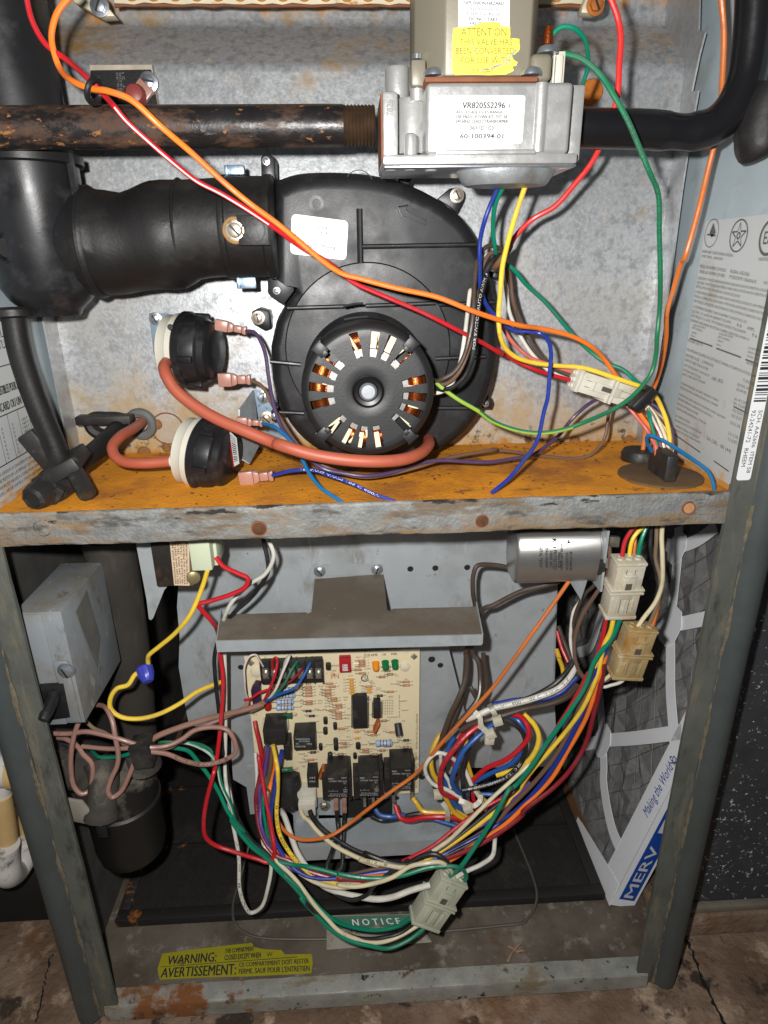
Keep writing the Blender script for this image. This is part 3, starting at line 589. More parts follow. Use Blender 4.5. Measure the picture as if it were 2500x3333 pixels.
for t, v0, v1, u0, u1 in (('ATTENTION',.06,.22,.13,.80),('THIS VALVE HAS',.27,.40,.11,.89),('BEEN CONVERTED',.45,.58,.06,.92),('FOR USE WITH',.64,.77,.14,.86),('LP GAS',.87,.97,.32,.62)): lb.text(t,u0,v0,u1,v1,.006)
lb.done(M('faded ink', lin(112,102,44), .6), o)
lb.mb = MB(); lb.off = .0006; random.seed(31)
for u, v, w_, h_ in ((.88,.60,.09,.05),(.93,.52,.06,.05),(.80,.70,.10,.03),(.70,.80,.16,.03),(.60,.86,.14,.025),(.84,.76,.06,.05),(.35,.52,.06,.03),(.30,.40,.05,.02),(.52,.58,.05,.02),(.12,.55,.03,.03),(.66,.62,.05,.025),(.47,.90,.10,.02)):
    n_ = 14; ph = random.uniform(0,6); lb.poly([(u+w_*math.cos(a)*(.6+.4*random.random())-h_*.6*math.sin(a+1), v+h_*math.sin(a)*(.6+.4*random.random())-w_*.25*math.cos(a)) for a in [6.283*k/n_ for k in range(n_)]])
lb.done(M('scuffed patch', lin(168,164,150), .6, var=(200,.3)), o, 'scuffs')
lb = Label([at('b',832,590,.0030), at('b',890,590,.0030), at('b',890,700,.0030), at('b',832,700,.0030)], .0004); lb.text('7826', .2,.05,.85,.95,.01,270); lb.done(M('cast mark', lin(120,118,112), .5, .6), gv, 'cast_number')
# ------------------------------------------------------------------ manifold pipe on the right
mp_ = thing('manifold_pipe', 'glossy black gas pipe that leaves the valve and bends upward', 'pipe', at('P',1255,320,.03))
pp = spline(pts('P 1245,277,30 1330,278 1400,280 1450,284 1500,284 1545,270 1583,232 1608,180 1622,110 1630,30 1634,-70'), 6)
rr = [.0108]*len(pp)
for i in range(16, 24): rr[i] = .0108-.0011*math.sin((i-16)/8*math.pi)
build('pipe', MB().sweep(pp, rr, 28), PIPEP, mp_)
rc = thing('rubber_plug', 'dull black rubber plug hanging beside the upward pipe bend', 'plug', at('c',1620,950,.02))
build('body', MB().sweep(spline(pts('c 1640,950,25 1628,900 1622,820 1632,720 1660,620 1690,560'), 5), [.001,.006,.010,.0125,.0135,.014,.0145,.0148,.015,.015,.015,.0152,.0152,.0152,.0152,.015,.015,.015,.015,.015,.015,.015,.015,.015,.015,.015], 20), BLKR, rc)
build('rim', MB().tube_ring(at('c',1640,780,.025), (.3,-.6,-.5), .013, .0018), BLKR, rc)
# ------------------------------------------------------------------ vent pipe, tee and rubber boot
vx, vy = .034, .072
vt = thing('vent_pipe', 'wide black plastic vent riser with a tee, at the left wall', 'pipe', (vx, vy, .11))
zt = at('P', 100, 338, vy).z; zbt = at('P', 60, 672, vy-.02).z
build('riser', MB().lathe(V(vx,vy,zt-.004), (0,0,1), [(.0285,0),(.0285,.27)], 48), BLK, vt)
build('tee_body', MB().lathe(V(vx,vy,zbt), (0,0,1), [(.017,-.004),(.019,0),(.026,.006),(.0305,.014),(.031,zt-zbt-.006),(.0345,zt-zbt-.005),(.0345,zt-zbt),(.029,zt-zbt+.0006)], 48), BLK, vt)
build('mould_seam', MB().box((vx+.030, vy-.012, zbt+.05), (vx+.0335, vy-.008, zt)), BLK, vt)
p = at('P', 18, 535, .045); build('port_cap', MB().lathe(p, (0,-1,0), [(.0098,-.01),(.0098,.0016),(.008,.0024),(.0072,.0010),(.006,.0022)], 28), BLKR, vt)
def bpath(tab, Y):
    P = []; R = []
    for x, y, r in tab: P.append(at('P', x, y, Y)); R.append(r*.965*pxm('P', Y-r*.00012, x, y))
    return P, R
YB = .080
P, R = bpath([(20,540,52),(48,538,70),(75,534,88),(105,530,101),(135,528,108),(165,527,111),(190,526,112)], YB); build('branch', MB().sweep(P, R, 40), BLK, vt)
rb = thing('rubber_boot', 'ribbed black rubber sleeve joining the vent tee to the blower outlet', 'coupling', at('P',330,630,YB))
P, R = bpath([(186,526,113),(196,526,116),(204,526,119),(212,526,119),(218,526,115),(222,526,112),(240,527,112),(262,527,109),(290,525,105),(318,519,108),(345,514,115),(365,510,117),(385,504,113),(410,499,106),(440,496,104),(492,493,104)], YB)
build('sleeve', MB().sweep(P, R, 44), BLKR, rb)
for u0 in (206, 398):
    P, R = bpath([(u0-3,525 if u0<300 else 501,120 if u0<300 else 110),(u0,525 if u0<300 else 501,122 if u0<300 else 112),(u0+3,525 if u0<300 else 501,120 if u0<300 else 110)], YB); build('rib', MB().sweep(P, R, 44), BLKR, rb)
# ------------------------------------------------------------------ draft inducer
ind = thing('draft_inducer', 'round black plastic draft blower with a slotted motor at its centre', 'blower', at('P',800,1015,.11))
OUT = [(590,388),(640,372),(720,368),(800,374),(870,390),(940,422),(1000,466),(1042,530),(1068,610),(1078,690),(1076,780),(1056,862),(1012,930),(950,978),(880,1004),(800,1012),(724,994),(655,954),(610,896),(586,826),(582,752),(594,696),(618,655),(640,628),(628,606),(592,600)]
def outline(P, Y, f, c=(815,700), sub=4):
    Q = [at('P', c[0]+(x-c[0])*f, c[1]+(y-c[1])*f, Y) for x, y in P]; return Q
def loops(mb, L):
    n = len(L[0]); 
    for l in L: mb.v += [tuple(p) for p in l]
    for k in range(len(L)-1):
        for i in range(n): mb.f.append((k*n+i, k*n+(i+1)%n, (k+1)*n+(i+1)%n, (k+1)*n+i)); mb.mi.append(0)
    mb.f.append(tuple((len(L)-1)*n+i for i in range(n))); mb.mi.append(0); return mb
sm = spline([V(x,y,0) for x, y in OUT[:20]], 3); OUTS = [(p.x,p.y) for p in sm]+OUT[20:]
B0 = outline(OUTS, .085, 1.0)
def shift(L, Y, f=1.0):
    c = V(.262, 0, .09); return [V(c.x+(p.x-c.x)*f, Y, c.z+(p.z-c.z)*f) for p in L]
build('flange', loops(MB(), [shift(B0,.139,1.03), shift(B0,.131,1.03), shift(B0,.1295,1.02)]), BLK, ind)
build('housing', loops(MB(), [shift(B0,.134,1.0), shift(B0,.096,1.0), shift(B0,.089,.985), shift(B0,.0855,.95), shift(B0,.085,.90)]), BLK, ind, sharp=50)
ic = at('e',735,535,.083); ir = 495*pxm('e',.083,735,535)
build('cover_ring', MB().lathe(V(ic.x,.088,ic.z), (0,-1,0), [(ir*1.0,0),(ir,.0052),(ir*.985,.0062),(ir*.3,.0066)], 72), BLK, ind)
mc = at('e',735,785,.016); MR = 400*pxm('e',.016,735,785)
build('motor_seat', MB().lathe(V(mc.x,.084,mc.z), (0,-1,0), [(MR*1.06,0),(MR*1.05,.008),(MR*.98,.011)], 64), BLK, ind)
for P, w in (('e 690,0,84 692,100 688,205',.0022),('b 682,1252,84 686,1450 690,1659',.0022),('b 700,1480,84 1040,1474 1385,1468',.0017),('e 250,282,81 460,276 650,270',.0016),('e 720,268,81 900,262 1140,252',.0016),('e 1150,262,84 1330,255 1500,245',.0016),
          ('e 145,602,81 230,610 330,620',.0016),('e 1140,585,81 1290,578 1440,572',.0016),('e 190,905,81 270,908 350,912',.0016),('e 1150,880,81 1290,880 1400,882',.0016)):
    build('rib', MB().sweep(spline(pts(P), 4), w, 10), BLK, ind)
for c, x, y, r in (('b',425,1222,.0052),):
    p = at(c,x,y,.0848); build('sink_mark', MB().lathe(p, (0,-1,0), [(r,-.001),(r,.0006),(r*.55,.0006),(r*.5,-.001)], 24), BLK, ind)
p = at('b',680,1115,.088); build('gate_mark', MB().tube_ring(p, (0,1,0), 85*pxm('b',.085,680,1115), .0003, 40, 6), BLK, ind)
# lugs with their screws
def lug(poly, Y0, Y1, sc=None, c='b', m=BLK, nm='mounting_lug'):
    build(nm, MB().prism(cpoly(c, poly, Y0), (0,Y1-Y0,0)), m, ind, .0008)
    if sc: screw(ind, at(c, sc[0], sc[1], Y0-.0002), (0,-1,0), sc[2]*.8, sc[3] if len(sc) > 3 else SCRW, hexa=False)
SCRW = M('dull screw', lin(190,180,164), .35, .7, var=(300,.25), layers=[(lin(130,84,44), 160, .55, .65)])
lug([(1150,1195),(1225,1130),(1270,1122),(1305,1150),(1308,1195),(1268,1278),(1235,1250)], .118, .138, (1268,1172,.0052))
lug([(140,300),(75,282),(38,300),(30,345),(48,380),(110,415),(150,400)], .118, .138, (74,340,.0052), 'e')
lug([(90,945),(105,925),(150,925),(172,950),(178,1118),(95,1118)], .100, .120, None)
p = at('b',122,965,.0998); screw(ind, p, (0,-1,0), .0022, ZINC, hexa=False)
lug([(935,1018),(1005,1050),(982,1112),(908,1088)], .096, .12); screw(ind, at('b',962,1048,.0958), (0,-1,0), .0020, ZINC, hexa=False)
lug([(1430,815),(1470,815),(1482,850),(1470,885),(1420,885),(1405,860)], .11, .135, None, 'e'); screw(ind, at('e',1440,856,.1098), (0,-1,0), .0022, ZINC, hexa=False)
lug([(150,900),(190,890),(205,930),(190,965),(155,960)], .11, .135, None, 'e'); screw(ind, at('e',175,932,.1098), (0,-1,0), .0022, ZINC, hexa=False)
lug([(130,90),(170,45),(262,80),(292,120),(290,180),(225,265),(150,215),(132,190)], .098, .125, None, 'e'); screw(ind, at('e',185,178,.0978), (0,-1,0), .0022, ZINC, hexa=False)
lug([(1490,60),(1530,70),(1525,110),(1480,100)], .10, .13, None, 'e')
# outlet collar, with its clamp clips, hole plate and screw
P, R = bpath([(488,493,108),(492,493,110),(500,493,110),(503,493,107),(575,492,106),(580,492,110),(592,492,110),(596,492,100)], YB); build('outlet_collar', MB().sweep(P, R, 44), BLKR, ind)
for c, x0, y0, x1, y1 in (('a',1345,988,1465,1048),('d',1418,95,1535,165)):
    mb = MB(); fbox(mb, c, x0, y0, x1, y1, .083, .088); fbox(mb, c, x0, y0, x0+22, y1, .081, .09); build('clamp_clip', mb, ZINCB, ind, .0006)
mb = MB(); fbox(mb, 'a', 1425, 1290, 1610, 1472, .0425, .055); build('moulded_plate', mb, BLKR, ind, .0005)
build('moulded_ring', MB().tube_ring(at('a',1520,1380,.0422), (0,1,0), 72*pxm('a',.041), .0004, 32, 6), BLKR, ind)
screw(ind, at('a',1412,1382,.0435), (0,-1,0), .0052, SCRW, hexa=False)
build('grease_ring', MB().tube_ring(at('a',1412,1382,.0445), (0,1,0), .0072, .0012, 24, 6), M('dried sealant', lin(150,112,62), .8, var=(200,.3)), ind)
# moulded arrow
A_ = [(912,1242),(972,1232),(964,1262),(1086,1326),(1076,1352),(948,1290),(940,1308)]
build('rotation_arrow', MB().sweep(cpoly('b', A_+[A_[0]], .0848), .00045, 6), BLK, ind)
lb = Label([at('b',1000,1222,.0847), at('b',1090,1270,.0847), at('b',1082,1290,.0847), at('b',992,1242,.0847)], .0005); lb.text('ROTATION', 0,0,1,1,.02); lb.done(M('gloss black', lin(14,14,14), .3), ind, 'moulded_word')
# sticker
q = [at('b',276,1282,.0835), at('b',616,1326,.0835), at('b',602,1562,.0835), at('b',266,1522,.0835)]
lb = Label(q, .0008); o = build('part_sticker', lb.sheet(.003), PAPERW, ind)
lb.text('JK4040777-1', .45,.21,.83,.29,.0); lb.text('70624239', .44,.33,.76,.42,.0); lb.text('0062 -1', .58,.54,.79,.62,0); lb.text('Housing', .56,.65,.80,.75,.012); lb.text('0062', .20,.72,.38,.83,.0)
lb.done(INK, o)
# ---- motor
mo = V(mc.x, .016, mc.z)
SH = M('motor shell enamel', lin(30,30,31), .46, .0, var=(60,.12), bump=(600,.25,.0003), layers=[(lin(86,76,66), 60, .68, .8, None, .8)])
build('motor_shell', MB().lathe(V(mc.x,.078,mc.z), (0,-1,0), [(MR*.98,0),(MR*.98,.030),(MR*.985,.0305),(MR*.985,.048),(MR*.96,.0485)], 72), SH, ind)
ang = [12,45,64,82,103,136,154,173,192,224,245,262,281,316,336,353]
nS = 288; rings = [.235,.25,.27,.40,.52,.60,.70,.80,.885,.905,.94,.97,.99,1.0,1.0]
ydep = [.0016,.0003,.0,.0,.0,.0,.0,.0,.0,.0002,.0010,.0024,.0042,.0075,.018]
mb = MB()
for r, y in zip(rings, ydep):
    for k in range(nS):
        a = 2*math.pi*k/nS; mb.v.append((mo.x+MR*r*math.cos(a), mo.y+y, mo.z+MR*r*math.sin(a)))
def inslot(r, a):
    if r < .52 or r > .885: return False
    for s_ in ang:
        d = abs((a-s_+180) % 360-180)
        if d*math.pi/180*r < .055+.03*(r-.52): return True
    return False
for i in range(len(rings)-1):
    for k in range(nS):
        if inslot((rings[i]+rings[i+1])/2, (k+.5)*360/nS): continue
        mb.f.append((i*nS+k, i*nS+(k+1)%nS, (i+1)*nS+(k+1)%nS, (i+1)*nS+k)); mb.mi.append(0)
eb = build('end_bell', mb, SH, ind, sharp=40); sd = eb.modifiers.new('thickness', 'SOLIDIFY'); sd.thickness = .0011; sd.offset = 0; es = eb.modifiers.new('crisp', 'EDGE_SPLIT'); es.split_angle = math.radians(28)
build('inner_back', MB().lathe(mo+V(0,.016,0), (0,-1,0), [(MR*.93,0),(MR*.93,.0005)], 48), M('dark interior', lin(24,23,22), .8), ind)
build('stator_ring', MB().lathe(mo+V(0,.014,0), (0,-1,0), [(MR*.50,0),(MR*.50,.0085),(MR*.62,.0085),(MR*.62,0)], 60), M('bare stator', lin(170,168,164), .35, .7, var=(200,.3)), ind)
mb = MB()
for q0 in range(4):
    a0 = math.radians(q0*90-38); P = [mo+V(MR*.745*math.cos(a0+math.radians(76)*k/16), .0085+.003*abs(k-8)/8, MR*.745*math.sin(a0+math.radians(76)*k/16)) for k in range(17)]
    mb.sweep(P, [.0052]*17, 14)
    for d in (-.11, .10): mb.sweep([mo+(p-mo)*(1+d)+V(0,.001-(p.y-mo.y)*d,0) for p in P], [.0034]*17, 10)
build('winding', mb, COPPER, ind)['kind'] = 'stuff'
random.seed(5); mb = MB()
for k in range(16):
    a = random.uniform(0, 6.283); b_ = a+random.uniform(-.10,.10); r0, r1 = random.uniform(.60,.66), random.uniform(.84,.90)
    mb.sweep([mo+V(MR*(r0+(r1-r0)*t)*math.cos(a+(b_-a)*t), .0034-.0016*math.sin(t*3.14), MR*(r0+(r1-r0)*t)*math.sin(a+(b_-a)*t)) for t in (0,.25,.5,.75,1)], .0011, 6)
for a in (64,82,262,245,281):
    a = math.radians(a+random.uniform(-3,3)); mb.obox(mo+V(MR*.76*math.cos(a), .0028, MR*.76*math.sin(a)), (math.cos(a),0,math.sin(a)), (-math.sin(a),0,math.cos(a)), (0,1,0), (MR*.12, MR*.045, .0006))
build('lacing', mb, CLOTHW, ind)['kind'] = 'stuff'
build('hub', MB().lathe(mo+V(0,.003,0), (0,-1,0), [(MR*.25,0),(MR*.245,.0022),(MR*.205,.0034),(MR*.15,.0030),(MR*.135,.0005)], 40, cap1=False), M('gloss black', lin(14,14,14), .3), ind)
build('shaft', MB().lathe(mo+V(0,.004,0), (0,-1,0), [(MR*.135,0),(MR*.135,.004),(MR*.11,.0048),(MR*.10,.0040)], 32), ZINC, ind)
for a in (45, 135, 225, 315):
    ar = math.radians(a+ (2 if a < 180 else -3)); d = V(math.cos(ar),0,math.sin(ar)); t = V(-math.sin(ar),0,math.cos(ar))
    mb = MB().obox(mo+d*MR*.93+V(0,-.0012,0), t, d, (0,1,0), (MR*.085, MR*.09, .0010)); mb.obox(mo+d*MR*1.015+V(0,.010,0), t, d, (0,1,0), (MR*.10, .0008, .011)); mb.obox(mo+d*MR*.85+V(0,-.0014,0), t, d, (0,1,0), (MR*.045, MR*.04, .0009))
    build('motor_clip', mb, SH, ind, .0004)
for a, r in ((100,.50),(4,.48),(277,.47),(187,.49)):
    a = math.radians(a); build('bell_dimple', MB().lathe(mo+V(MR*r*math.cos(a), .0002, MR*r*math.sin(a)), (0,-1,0), [(.0015,0),(.0012,.0005),(.0006,.0003)], 14), SH, ind)
for c, x0, y0, x1, y1 in (('e',585,272,705,254),('e',590,352,730,334)):
    build('shell_ridge', MB().sweep(spline([at(c, x0, y0, .055 if y0 < 300 else .030), at(c,(x0+x1)/2,(y0+y1)/2-4,.055 if y0 < 300 else .030), at(c, x1, y1, .055 if y0 < 300 else .030)], 4), .0009, 8), SH, ind)
# ------------------------------------------------------------------ pressure switches
def pswitch(lab, c, ctr, Y, ax, R, nip=None):
    ax = Vector(ax).normalized(); o = at(c, *ctr, Y)
    t = thing('pressure_switch', lab, 'switch', o-V(0,0,R), 'pressure switches beside the blower')
    build('base', MB().lathe(o, -ax, [(R*.96,-.001),(R*.97,.006),(R*.93,.0075),(R*.92,.0135),(R*.80,.0155),(R*.3,.016)], 44), GREYPL, t)
    build('rim', MB().lathe(o-ax*.0015, ax, [(R*1.0,0),(R*1.04,.001),(R*1.04,.0048),(R*.99,.006)], 44), BLK, t)
    cap = build('cap', MB().lathe(o, ax, [(R*.97,.004),(R*.95,.010),(R*.90,.0145),(R*.82,.016),(R*.80,.0205),(R*.72,.022),(R*.2,.0222)], 44), BLK, t)
    u = ax.orthogonal().normalized()
    mb = MB()
    for k in range(6):
        a = k*math.pi/3+.4; d = (u*math.cos(a)+ax.cross(u)*math.sin(a)); mb.obox(o+ax*.009+d*R*.97, ax, d, ax.cross(d), (.0055,.0018,.0022))
    build('cap_rib', mb, BLK, t, .0005)
    return t, o, ax
def spade(parent, c, P, Y, w):       # insulated push-on sleeve between two picture points
    a = at(c, P[0], P[1], Y); b = at(c, P[2], P[3], Y); d = (b-a); L = d.length; d.normalize(); s = d.cross(V(0,1,0)).normalized()
    mb = MB(); 
    for f0, f1, w0, w1, th in ((0,.42,1,1,.0026),(.42,.60,1,.62,.0026),(.60,.86,.62,.62,.0024),(.86,1,.62,.8,.0028)):
        A0 = a+d*L*f0; A1 = a+d*L*f1
        mb.hexa([A0-s*w*w0-V(0,th,0), A1-s*w*w1-V(0,th,0), A1-s*w*w1+V(0,th,0), A0-s*w*w0+V(0,th,0), A0+s*w*w0-V(0,th,0), A1+s*w*w1-V(0,th,0), A1+s*w*w1+V(0,th,0), A0+s*w*w0+V(0,th,0)])
    return build('terminal_sleeve', mb, SPADE, parent, .0009)
p1, o1, x1 = pswitch('upper round pressure switch, a red hose leaving its pale side', 'd', (1125,530), .085, (.96,-.20,-.06), .0262)
spade(p1, 'd', (1290,378,1480,418), .083, .0040); spade(p1, 'd', (1310,712,1505,710), .080, .0050)
build('nipple', MB().lathe(at('d',1010,600,.070), (.0,-1,-.15), [(.0065,-.012),(.0065,0),(.0045,.001),(.0045,.006)], 18), GREYPL, p1)
build('paint_dot', MB().lathe(at('d',1022,396,.0605), (0,-1,0), [(.0022,0),(.0018,.0006)], 9), BLACKMET, p1)
p2, o2, x2 = pswitch('lower round pressure switch, a barcode sticker on its black cap', 'd', (1225,1155), .060, (.95,-.26,-.14), .0270)
spade(p2, 'd', (1435,1305,1640,1285), .048, .0052); spade(p2, 'd', (1420,960,1578,972), .062, .0034)
build('nipple', MB().lathe(at('d',1050,1200,.045), (.95,-.1,0), [(.0042,-.003),(.0042,.004),(.0052,.0045),(.0052,.012)], 18), GREYPL, p2)
u = V(.25,.95,0); cq = o2+x2*.0226
lb = Label([at('d',1370,1010,.052), at('d',1420,1060,.044), at('d',1436,1215,.044), at('d',1402,1235,.050)], .0006); o = build('switch_sticker', lb.sheet(), PAPER, p2)
for k in range(12): lb.rect(.3,.08+.07*k,.9,.08+.07*k+random.choice((.02,.035)))
lb.done(INK, o); lb.mb = MB(); lb.rect(0,.0,.22,1.); lb.done(M('red band', lin(150,30,34), .5), o, 'red_band')
# brackets that carry them
br = thing('switch_bracket', 'speckled bluish zinc plate behind the upper pressure switch', 'bracket', at('d',940,600,.138))
build('plate', MB().prism(cpoly('d', [(895,312),(1010,312),(1010,640),(985,640),(925,560)], .1385), (0,-.0012,0)), ZINCB, br)
screw(br, at('d',932,345,.1365), (0,-1,0), .004, ZINC); screw(br, at('d',955,472,.1365), (0,-1,0), .0032, ZINC)
br = thing('angle_bracket', 'bent grey zinc angle standing behind the lower pressure switch', 'bracket', at('d',1500,1200,.10))
build('web', MB().prism([at('d',1515,775,.136), at('d',1430,890,.085), at('d',1430,1180,.075), at('d',1490,1215,.075), at('d',1545,1110,.085), at('d',1530,900,.128)], (.0012,0,0)), GALVD, br)
build('plate', MB().prism(cpoly('d', [(1515,772),(1600,772),(1659,820),(1700,1050),(1640,1060),(1535,960)], .1385), (0,-.0012,0)), ZINCB, br)
screw(br, at('d',1583,812,.1365), (0,-1,0), .0046, ZINC); screw(br, at('d',1600,945,.1365), (0,-1,0), .0048, SCRW)
# ------------------------------------------------------------------ red hoses
def hose(lab, s, px, c='d', Y=.05, name='silicone_hose', mat=None, cat='hose', grp=None):
    P = spline(pts(s), 8); o = build(name, MB().sweep(P, px/2*pxm(c, Y), 20), mat or REDTUBE); tag(o, lab, cat, grp); return o
hose('long red silicone hose sagging from the upper pressure switch to under the motor', 'd 1003,605,64 985,640,52 1000,690,46 1050,770,42 1150,855,38 1300,945,32 1450,1010,26 1659,1095,18 e 200,1100,8 400,1160,2 600,1192,0 800,1202,2 950,1188,8 1050,1150,22 1095,1105,40 1098,1070,62', 74, 'd', .03)
hose('short red silicone hose curling from the lower pressure switch to a wall grommet', 'd 850,965,128 800,1005,100 720,1055,75 675,1115,62 690,1170,55 745,1203,50 850,1212,46 960,1206,46 1052,1198,46', 66, 'd', .06)
g = thing('wall_grommet', 'small grey rubber grommet round the short red hose', 'grommet', at('d',845,985,.139))
build('ring', MB().tube_ring(at('d',845,978,.1385), (0,1,0), .0098, .0042), M('grey rubber', lin(98,100,98), .7, var=(90,.2)), g)
# ------------------------------------------------------------------ condensate drain
dr = thing('drain_hose', 'black rubber drain hose hanging down from the vent tee', 'hose', at('u',640,1800,.03))
build('hose', MB().sweep(spline(pts('u 135,180,58 150,330,56 205,620,52 300,930,47 420,1250,41 540,1530,34 620,1740,28 650,1840,24'), 6), 118*pxm('u',.045), 24), BLKR, dr)
build('barb', MB().lathe(at('u',130,230,.058), (.05,-.1,-1), [(.013,-.004),(.0145,-.002),(.0145,.002),(.0125,.003)], 28), BLKR, dr)
mb = MB(); p = at('u',430,1600,.055)
mb.obox(p, (.5,0,-.85), (0,1,0), (.85,0,.5), (.014,.008,.007)); build('clamp_tab', mb, BLKD, dr, .002)
el = thing('drain_elbow', 'black rubber elbow lying on the shelf with a dirty hex nipple end', 'hose', at('u',600,2050,.02))
ptl = [at('u',1240,1390,.118), at('u',1130,1500,.100), at('u',980,1640,.080), at('u',830,1760,.060), at('u',690,1880,.042), at('u',590,1960,.030)]
build('hose', MB().sweep(spline(ptl, 6), 108*pxm('u',.07), 24), BLKR, el)
ptl = [at('u',640,1920,.034), at('u',560,1985,.026), at('u',520,2010,.022)]
build('collar', MB().sweep(ptl, [.0125,.0125,.012], 10), BLKD, el)
d = (at('u',410,2080,.012)-at('u',545,1985,.026)).normalized()
build('nipple', MB().lathe(at('u',550,1985,.027), d, [(.0115,0),(.0115,.009),(.0098,.0095),(.0100,.014),(.0085,.022),(.006,.0235),(.0055,.022)], 8), BLKD, el)
for P, w in (('u 690,1760,30 760,1850,24 840,1980,16 900,2080,10', .0062),):
    q = spline(pts(P), 5); mb = MB(); mb.sweep(q, [w]*len(q), 8); build('clamp_arm', mb, BLKD, el)
mb = MB().obox(at('u',690,1770,.028), (.8,.1,.4), (0,1,.2), (-.4,0,.8), (.012,.012,.005)); build('clamp_band', mb, BLKD, el, .0015)
mb = MB().obox(at('u',600,2070,.020), (.5,-.1,.6), (0,1,.2), (-.6,0,.5), (.008,.006,.003)); build('clamp_ear', mb, BLKD, el, .001)
oc = at('u',1120,1390,.125); mb = MB()
ring = spline([at('u',x,y,Y/1000) for x, y, Y in ((930,1330,122),(980,1295,122),(1100,1295,122),(1220,1298,122),(1310,1330,122),(1320,1400,122),(1240,1450,122),(1060,1470,122),(960,1420,122),(930,1370,122),(930,1330,122))], 4)
mb.sweep(ring, .0052, 8); build('spring_clamp', mb, BLKD, el)
build('clamp_bar', MB().obox(at('u',1080,1310,.118), (1,0,0), (0,1,0), (0,0,1), (.022,.006,.0035)), BLKD, el, .001)
# ------------------------------------------------------------------ pads, brackets and marks on the vestibule panel
ro = thing('rollout_switch', 'black woven pad switch screwed to the panel, red wire terminal on it', 'switch', at('a',740,620,.138))
build('pad', MB().prism(cpoly('a', [(540,420),(905,415),(945,640),(548,640)], .1325), (0,.006,0)), M('woven black cloth', lin(34,34,35), .75, 0., bump=(900,1.,.001), var=(700,.5)), ro, .0006)
build('insulation', MB().prism(cpoly('a', [(538,390),(910,388),(948,640),(942,642),(905,418),(540,424)], .134), (0,.005,0)), M('mica fibre', lin(176,164,146), .8, var=(90,.25)), ro)
screw(ro, at('a',893,492,.1315), (0,-1,0), .0052, ZINC)
mb = MB().lathe(at('a',818,580,.128), (.1,-1,.1), [(.0075,-.004),(.0075,.003),(.0055,.008),(.003,.009)], 16); build('terminal_boot', mb, M('red boot', lin(140,62,58), .45, sss=.2), ro)
build('terminal_tab', MB().obox(at('a',850,560,.129), (.7,0,-.7), (0,1,0), (.7,0,.7), (.006,.003,.007)), SPADE, ro, .001)
lb = Label([at('a',690,430,.1322), at('a',750,430,.1322), at('a',765,600,.1322), at('a',705,600,.1322)], .0005)
for k in range(3): lb.text(('L150-40','G9608','36T 21')[k], .08+.3*k,.03,.33+.3*k,.97,.012,270)
lb.done(INKG, ro)
bk = thing('burner_bracket', 'cream burner rail with a rusty scalloped edge along the top of the panel', 'bracket', at('P',700,14,.135))
zt = at('P', 600, 15, .135).z; xa, xb = at('P',250,12,.135).x, at('P',1290,12,.135).x
CREAM = M('cream burner metal', lin(214,204,176), .5, .2, var=(60,.1), layers=[(lin(176,116,40), 60, .56, .68, None, .85, 0.)])
build('rail', MB().box((xa,.133,zt), (xb,.1345,zt+.06)), CREAM, bk)
build('rust_edge', MB().sweep([V(xa+(xb-xa)*i/50, .1325, zt+random.uniform(-.0004,.0004)) for i in range(51)], [random.uniform(.0006,.0014) for _ in range(51)], 6), RUSTP, bk)
mb = build('scallop', MB().tube_ring(V(xa+.012,.1325,zt+.0075), (0,1,0), .0046, .0008, 20, 6), M('amber rust', lin(186,128,44), .7), bk)
mbh = build('hole', MB().lathe(V(xa+.012,.1332,zt+.0075), (0,-1,0), [(.0042,0),(.0042,.0004)], 16), M('shadowed hole', lin(150,138,112), .9), bk)
nsc = int((xb-xa-.02)/.0146)
copies(mb, [(.0146*k,0,0) for k in range(1,nsc)], bk); copies(mbh, [(.0146*k,0,0) for k in range(1,nsc)], bk)
for P, s0 in ((cpoly('a', [(440,-60),(560,-60),(690,95),(605,100),(440,10)], .120), ('a',598,38)), (cpoly('c', [(590,-60),(700,-60),(660,70),(620,82),(540,75),(545,40)], .120), ('c',622,32))):
    build('corner_ear', MB().prism(P, (0,.010,0)), CREAM, bk, .0008); screw(bk, at(s0[0], s0[1], s0[2], .1195), (0,-1,0), .0050, ZINC if s0[0] == 'a' else M('rusty screw', lin(176,104,40), .7, .2, var=(200,.3)))
for c, x, y, r, m in (('c',598,552,.0085,1), ('d',1000,1010,.014,0)):
    if m: o = build('knockout_plug', MB().lathe(at(c,x,y,.1395), (0,-1,0), [(r,0),(r,.001),(r*.9,.0022),(r*.3,.003)], 24), M('orange rust', lin(184,104,28), .8, var=(120,.4))); tag(o, 'rust-orange plug in the panel beside the valve outlet', 'plug')
o = build('knockout_ring', MB().tube_ring(at('d',1005,1005,.1395), (0,1,0), 95*pxm('d',.139,1005,1005), .0006, 44, 6), RUSTP, fc)
for c, x, y, r in (('d',940,980,.0046),('d',1000,1120,.004),('f',500,1080,.0048),('f',820,1075,.0048),('d',865,1150,.0058)):
    build('rusted_rivet', MB().lathe(at(c,x,y,.1395), (0,-1,0), [(r,0),(r*.9,.0012),(r*.4,.002)], 18), M('rivet rust', lin(136,92,48), .8, .1, var=(200,.4)), fc)
lb = Label([at('c',880,930,.1395), at('c',905,930,.1395), at('c',880,1130,.1395), at('c',855,1130,.1395)], .0005); lb.text('X X X X X X', 0,0,1,1,0,90); lb.done(M('stencil', lin(140,138,134), .6), fc, 'stencil_row')
